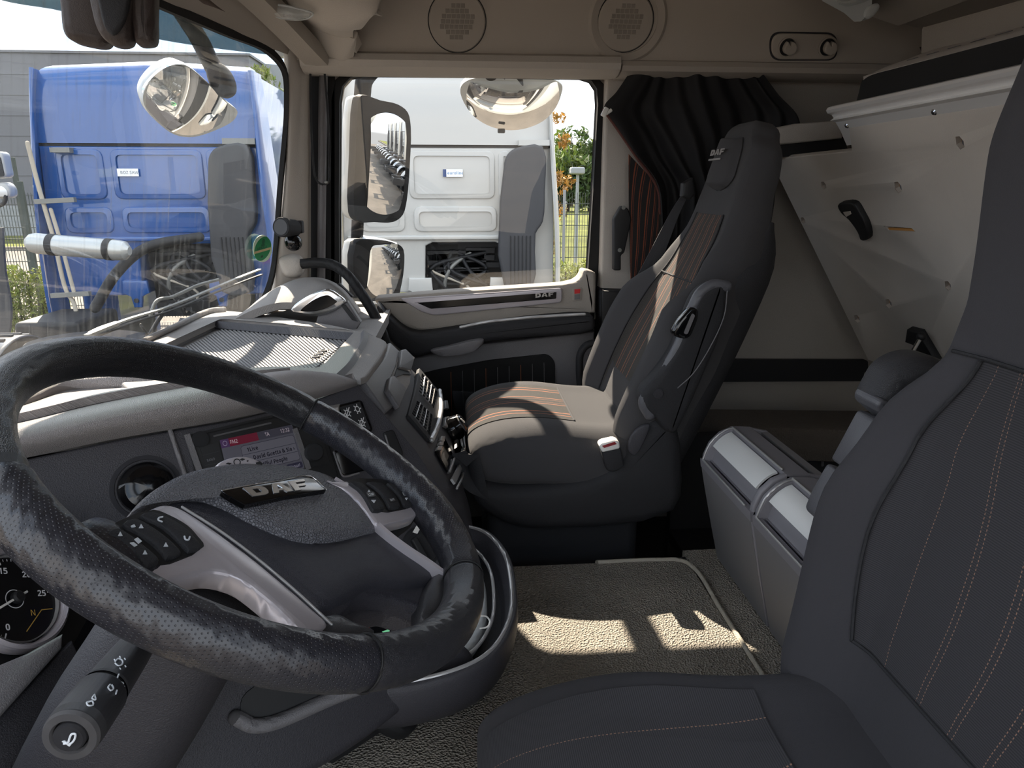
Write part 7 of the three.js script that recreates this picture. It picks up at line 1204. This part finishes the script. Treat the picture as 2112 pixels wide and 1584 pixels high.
{ // outside mirrors
  const glassMirror = (par, l, pl, R, name = 'mirror_glass') => {   // a piece of a sphere of radius R cut to the outline
    const o = smooth(onP(l, pl), 5), c = mid(o), rings = [], S = [1, 0.97, 0.9, 0.8, 0.68, 0.55, 0.42, 0.3, 0.2, 0.1, 0.02], top = 0.5 * Math.max(...o.map((p) => p.distanceTo(c))) ** 2 / R * 0.5;
    const at = (p, s) => { const q = c.clone().lerp(p, s), d = q.distanceTo(c); return q.addScaledVector(pl.n, top + Math.sqrt(R * R - d * d) - R); };
    rings.push(o.map((p) => at(p, 1).addScaledVector(pl.n, -0.012))); for (const s of S) rings.push(o.map((p) => at(p, s)));
    const g = loft(rings, { crease: 0.9 }), ctr = c.clone().addScaledVector(pl.n, top - R), P0 = g.attributes.position, N0 = g.attributes.normal, v = V();
    for (let i = 0; i < P0.count; i++) { v.fromBufferAttribute(P0, i).sub(ctr); if (Math.abs(v.length() - R) < 1e-4) { v.normalize(); const fl = Math.sign(v.x * N0.getX(i) + v.y * N0.getY(i) + v.z * N0.getZ(i)); if (fl > 0 && v.x * N0.getX(i) + v.y * N0.getY(i) + v.z * N0.getZ(i) > 0.8) N0.setXYZ(i, v.x, v.y, v.z); } }
    return part(par, name, g, M.mirror);
  };
  // front mirror on its arm
  const f = thing('front_mirror', 'convex front mirror on a black arm seen through the windscreen', 'mirror', Z(395, 280, -2.35)), fp = plane(Z(390, 215, -2.35), V(0.6, -0.45, 0.66));
  const fo = [[300, 188], [330, 150], [365, 134], [385, 138], [425, 170], [465, 210], [485, 228], [478, 245], [440, 266], [395, 279], [360, 274], [325, 248], [300, 215]];
  part(f, 'housing', swell(smooth(onP(fo, fp), 4), [[1.04, 0.004], [1.05, -0.02], [0.95, -0.07], [0.6, -0.11], [0.02, -0.12]], { n: fp.n }), M.grey_plastic);
  glassMirror(f, fo, plane(fp.p.clone().addScaledVector(fp.n, 0.012), fp.n), 0.3);
  part(f, 'mirror_arm', tube([Z(372, 20, -2.3), Z(410, 80, -2.34), Z(440, 140, -2.4), Z(455, 165, -2.42)], 0.026), M.black_soft);
  part(f, 'arm_knuckle', swell(smooth(onZ([[425, 130], [455, 130], [478, 165], [478, 190], [460, 200], [440, 190]], -2.38), 4), [[1, -0.04], [1, 0.0], [0.7, 0.02], [0.02, 0.025]], { n: V(0, 0, 1) }), M.black_soft);
  // kerb mirror over the door window
  const k = thing('kerb_mirror', 'wide bowl-shaped convex kerb mirror hanging over the door window', 'mirror', Z(1055, 265, -2.5)), kp = plane(Z(1055, 215, -2.5), V(0.02, -0.64, 0.77));
  const ko = [[951, 195], [953, 182], [965, 174], [1000, 178], [1055, 184], [1110, 181], [1145, 173], [1156, 178], [1158, 195], [1150, 222], [1125, 248], [1085, 263], [1045, 266], [1005, 258], [970, 236]];
  part(k, 'housing', swell(smooth(onP([[950, 195], [952, 178], [970, 165], [1055, 161], [1140, 165], [1160, 178], [1158, 196], [1148, 220], [1122, 244], [1085, 258], [1045, 261], [1005, 253], [970, 232]], kp), 4), [[1.0, -0.004], [1.0, -0.02], [0.9, -0.07], [0.5, -0.1], [0.02, -0.11]], { n: kp.n }), M.grey_plastic);
  glassMirror(k, ko, plane(kp.p.clone().addScaledVector(kp.n, 0.01), kp.n), 0.34);
  part(k, 'mount_arm', [obox(Z(1033, 150, -2.45), Z(1036, 172, -2.48), 0.03, 0.03), obox(Z(1062, 150, -2.45), Z(1066, 172, -2.48), 0.05, 0.03), obox(Z(1086, 150, -2.45), Z(1084, 172, -2.48), 0.02, 0.03)], M.intake);
  part(k, 'mount_stub', rod(Z(1012, 140, -2.4), Z(1013, 162, -2.42), 0.018), M.rubber); part(k, 'lower_tab', box(...Z(1034, 270, -2.52).toArray(), 0.025, 0.015, 0.01), M.intake);
  // door mirror: tall main glass over a wide-angle glass
  const m = thing('door_mirror', 'tall passenger door mirror pair with white backs and dark casing', 'mirror', Z(770, 610, -2.62)), mn = V(0.79, -0.1, 0.604).normalize(), mp = plane(Z(795, 330, -2.62), mn);
  const mo = [[770, 222], [784, 214], [815, 222], [833, 240], [838, 270], [835, 340], [830, 410], [820, 440], [800, 452], [775, 450], [760, 440], [759, 400], [764, 300]];
  const ho = [[735, 205], [742, 196], [780, 207], [815, 215], [836, 232], [842, 262], [840, 340], [834, 412], [826, 442], [806, 457], [770, 457], [736, 456], [726, 440], [728, 320]];
  part(m, 'main_casing', swell(smooth(onP(ho, mp), 3), [[1, 0.012], [1.01, -0.005], [0.99, -0.02], [0.8, -0.03], [0.02, -0.032]], { n: mn }), M.mirror_black);
  part(m, 'white_back', swell(smooth(onP(ho, mp), 3), [[0.97, -0.016], [0.99, -0.03], [0.97, -0.055], [0.85, -0.075], [0.02, -0.085]], { n: mn }), M.truck_white);
  glassMirror(m, mo, plane(mp.p.clone().addScaledVector(mn, 0.014), mn), 2.2);
  const wp = plane(Z(795, 555, -2.6), mn), wo = [[768, 510], [785, 505], [812, 506], [822, 516], [824, 550], [818, 590], [805, 612], [762, 620], [760, 560]], wh = [[730, 500], [760, 494], [815, 502], [828, 514], [829, 552], [822, 595], [812, 630], [740, 640], [728, 600]];
  part(m, 'lower_casing', swell(smooth(onP(wh, wp), 3), [[1, 0.01], [1.01, -0.005], [0.99, -0.02], [0.8, -0.03], [0.02, -0.032]], { n: mn }), M.mirror_black);
  part(m, 'white_back', swell(smooth(onP(wh, wp), 3), [[0.97, -0.016], [0.99, -0.03], [0.97, -0.05], [0.85, -0.066], [0.02, -0.075]], { n: mn }), M.truck_white);
  glassMirror(m, wo, plane(wp.p.clone().addScaledVector(mn, 0.012), mn), 0.6);
  part(m, 'white_top', patch([onZ([[742, 484], [760, 487], [790, 492], [818, 500]], -2.66), onZ([[742, 492], [760, 496], [790, 500], [820, 504]], -2.6)], 0.012, { nu: 12, nv: 6 }), M.truck_white);
  part(m, 'mirror_arm', tube([V(Z(800, 120, -2.66).x, 2.95, -2.36), Z(815, 100, -2.55), ...onZ([[800, 120], [772, 140], [752, 165], [747, 200]], -2.66)], 0.03), M.mirror_black); part(m, 'mirror_post', tube(onZ([[738, 450], [736, 500]], -2.64), 0.022), M.mirror_black);
}

shade(scene);
renderer.render(scene, camera);
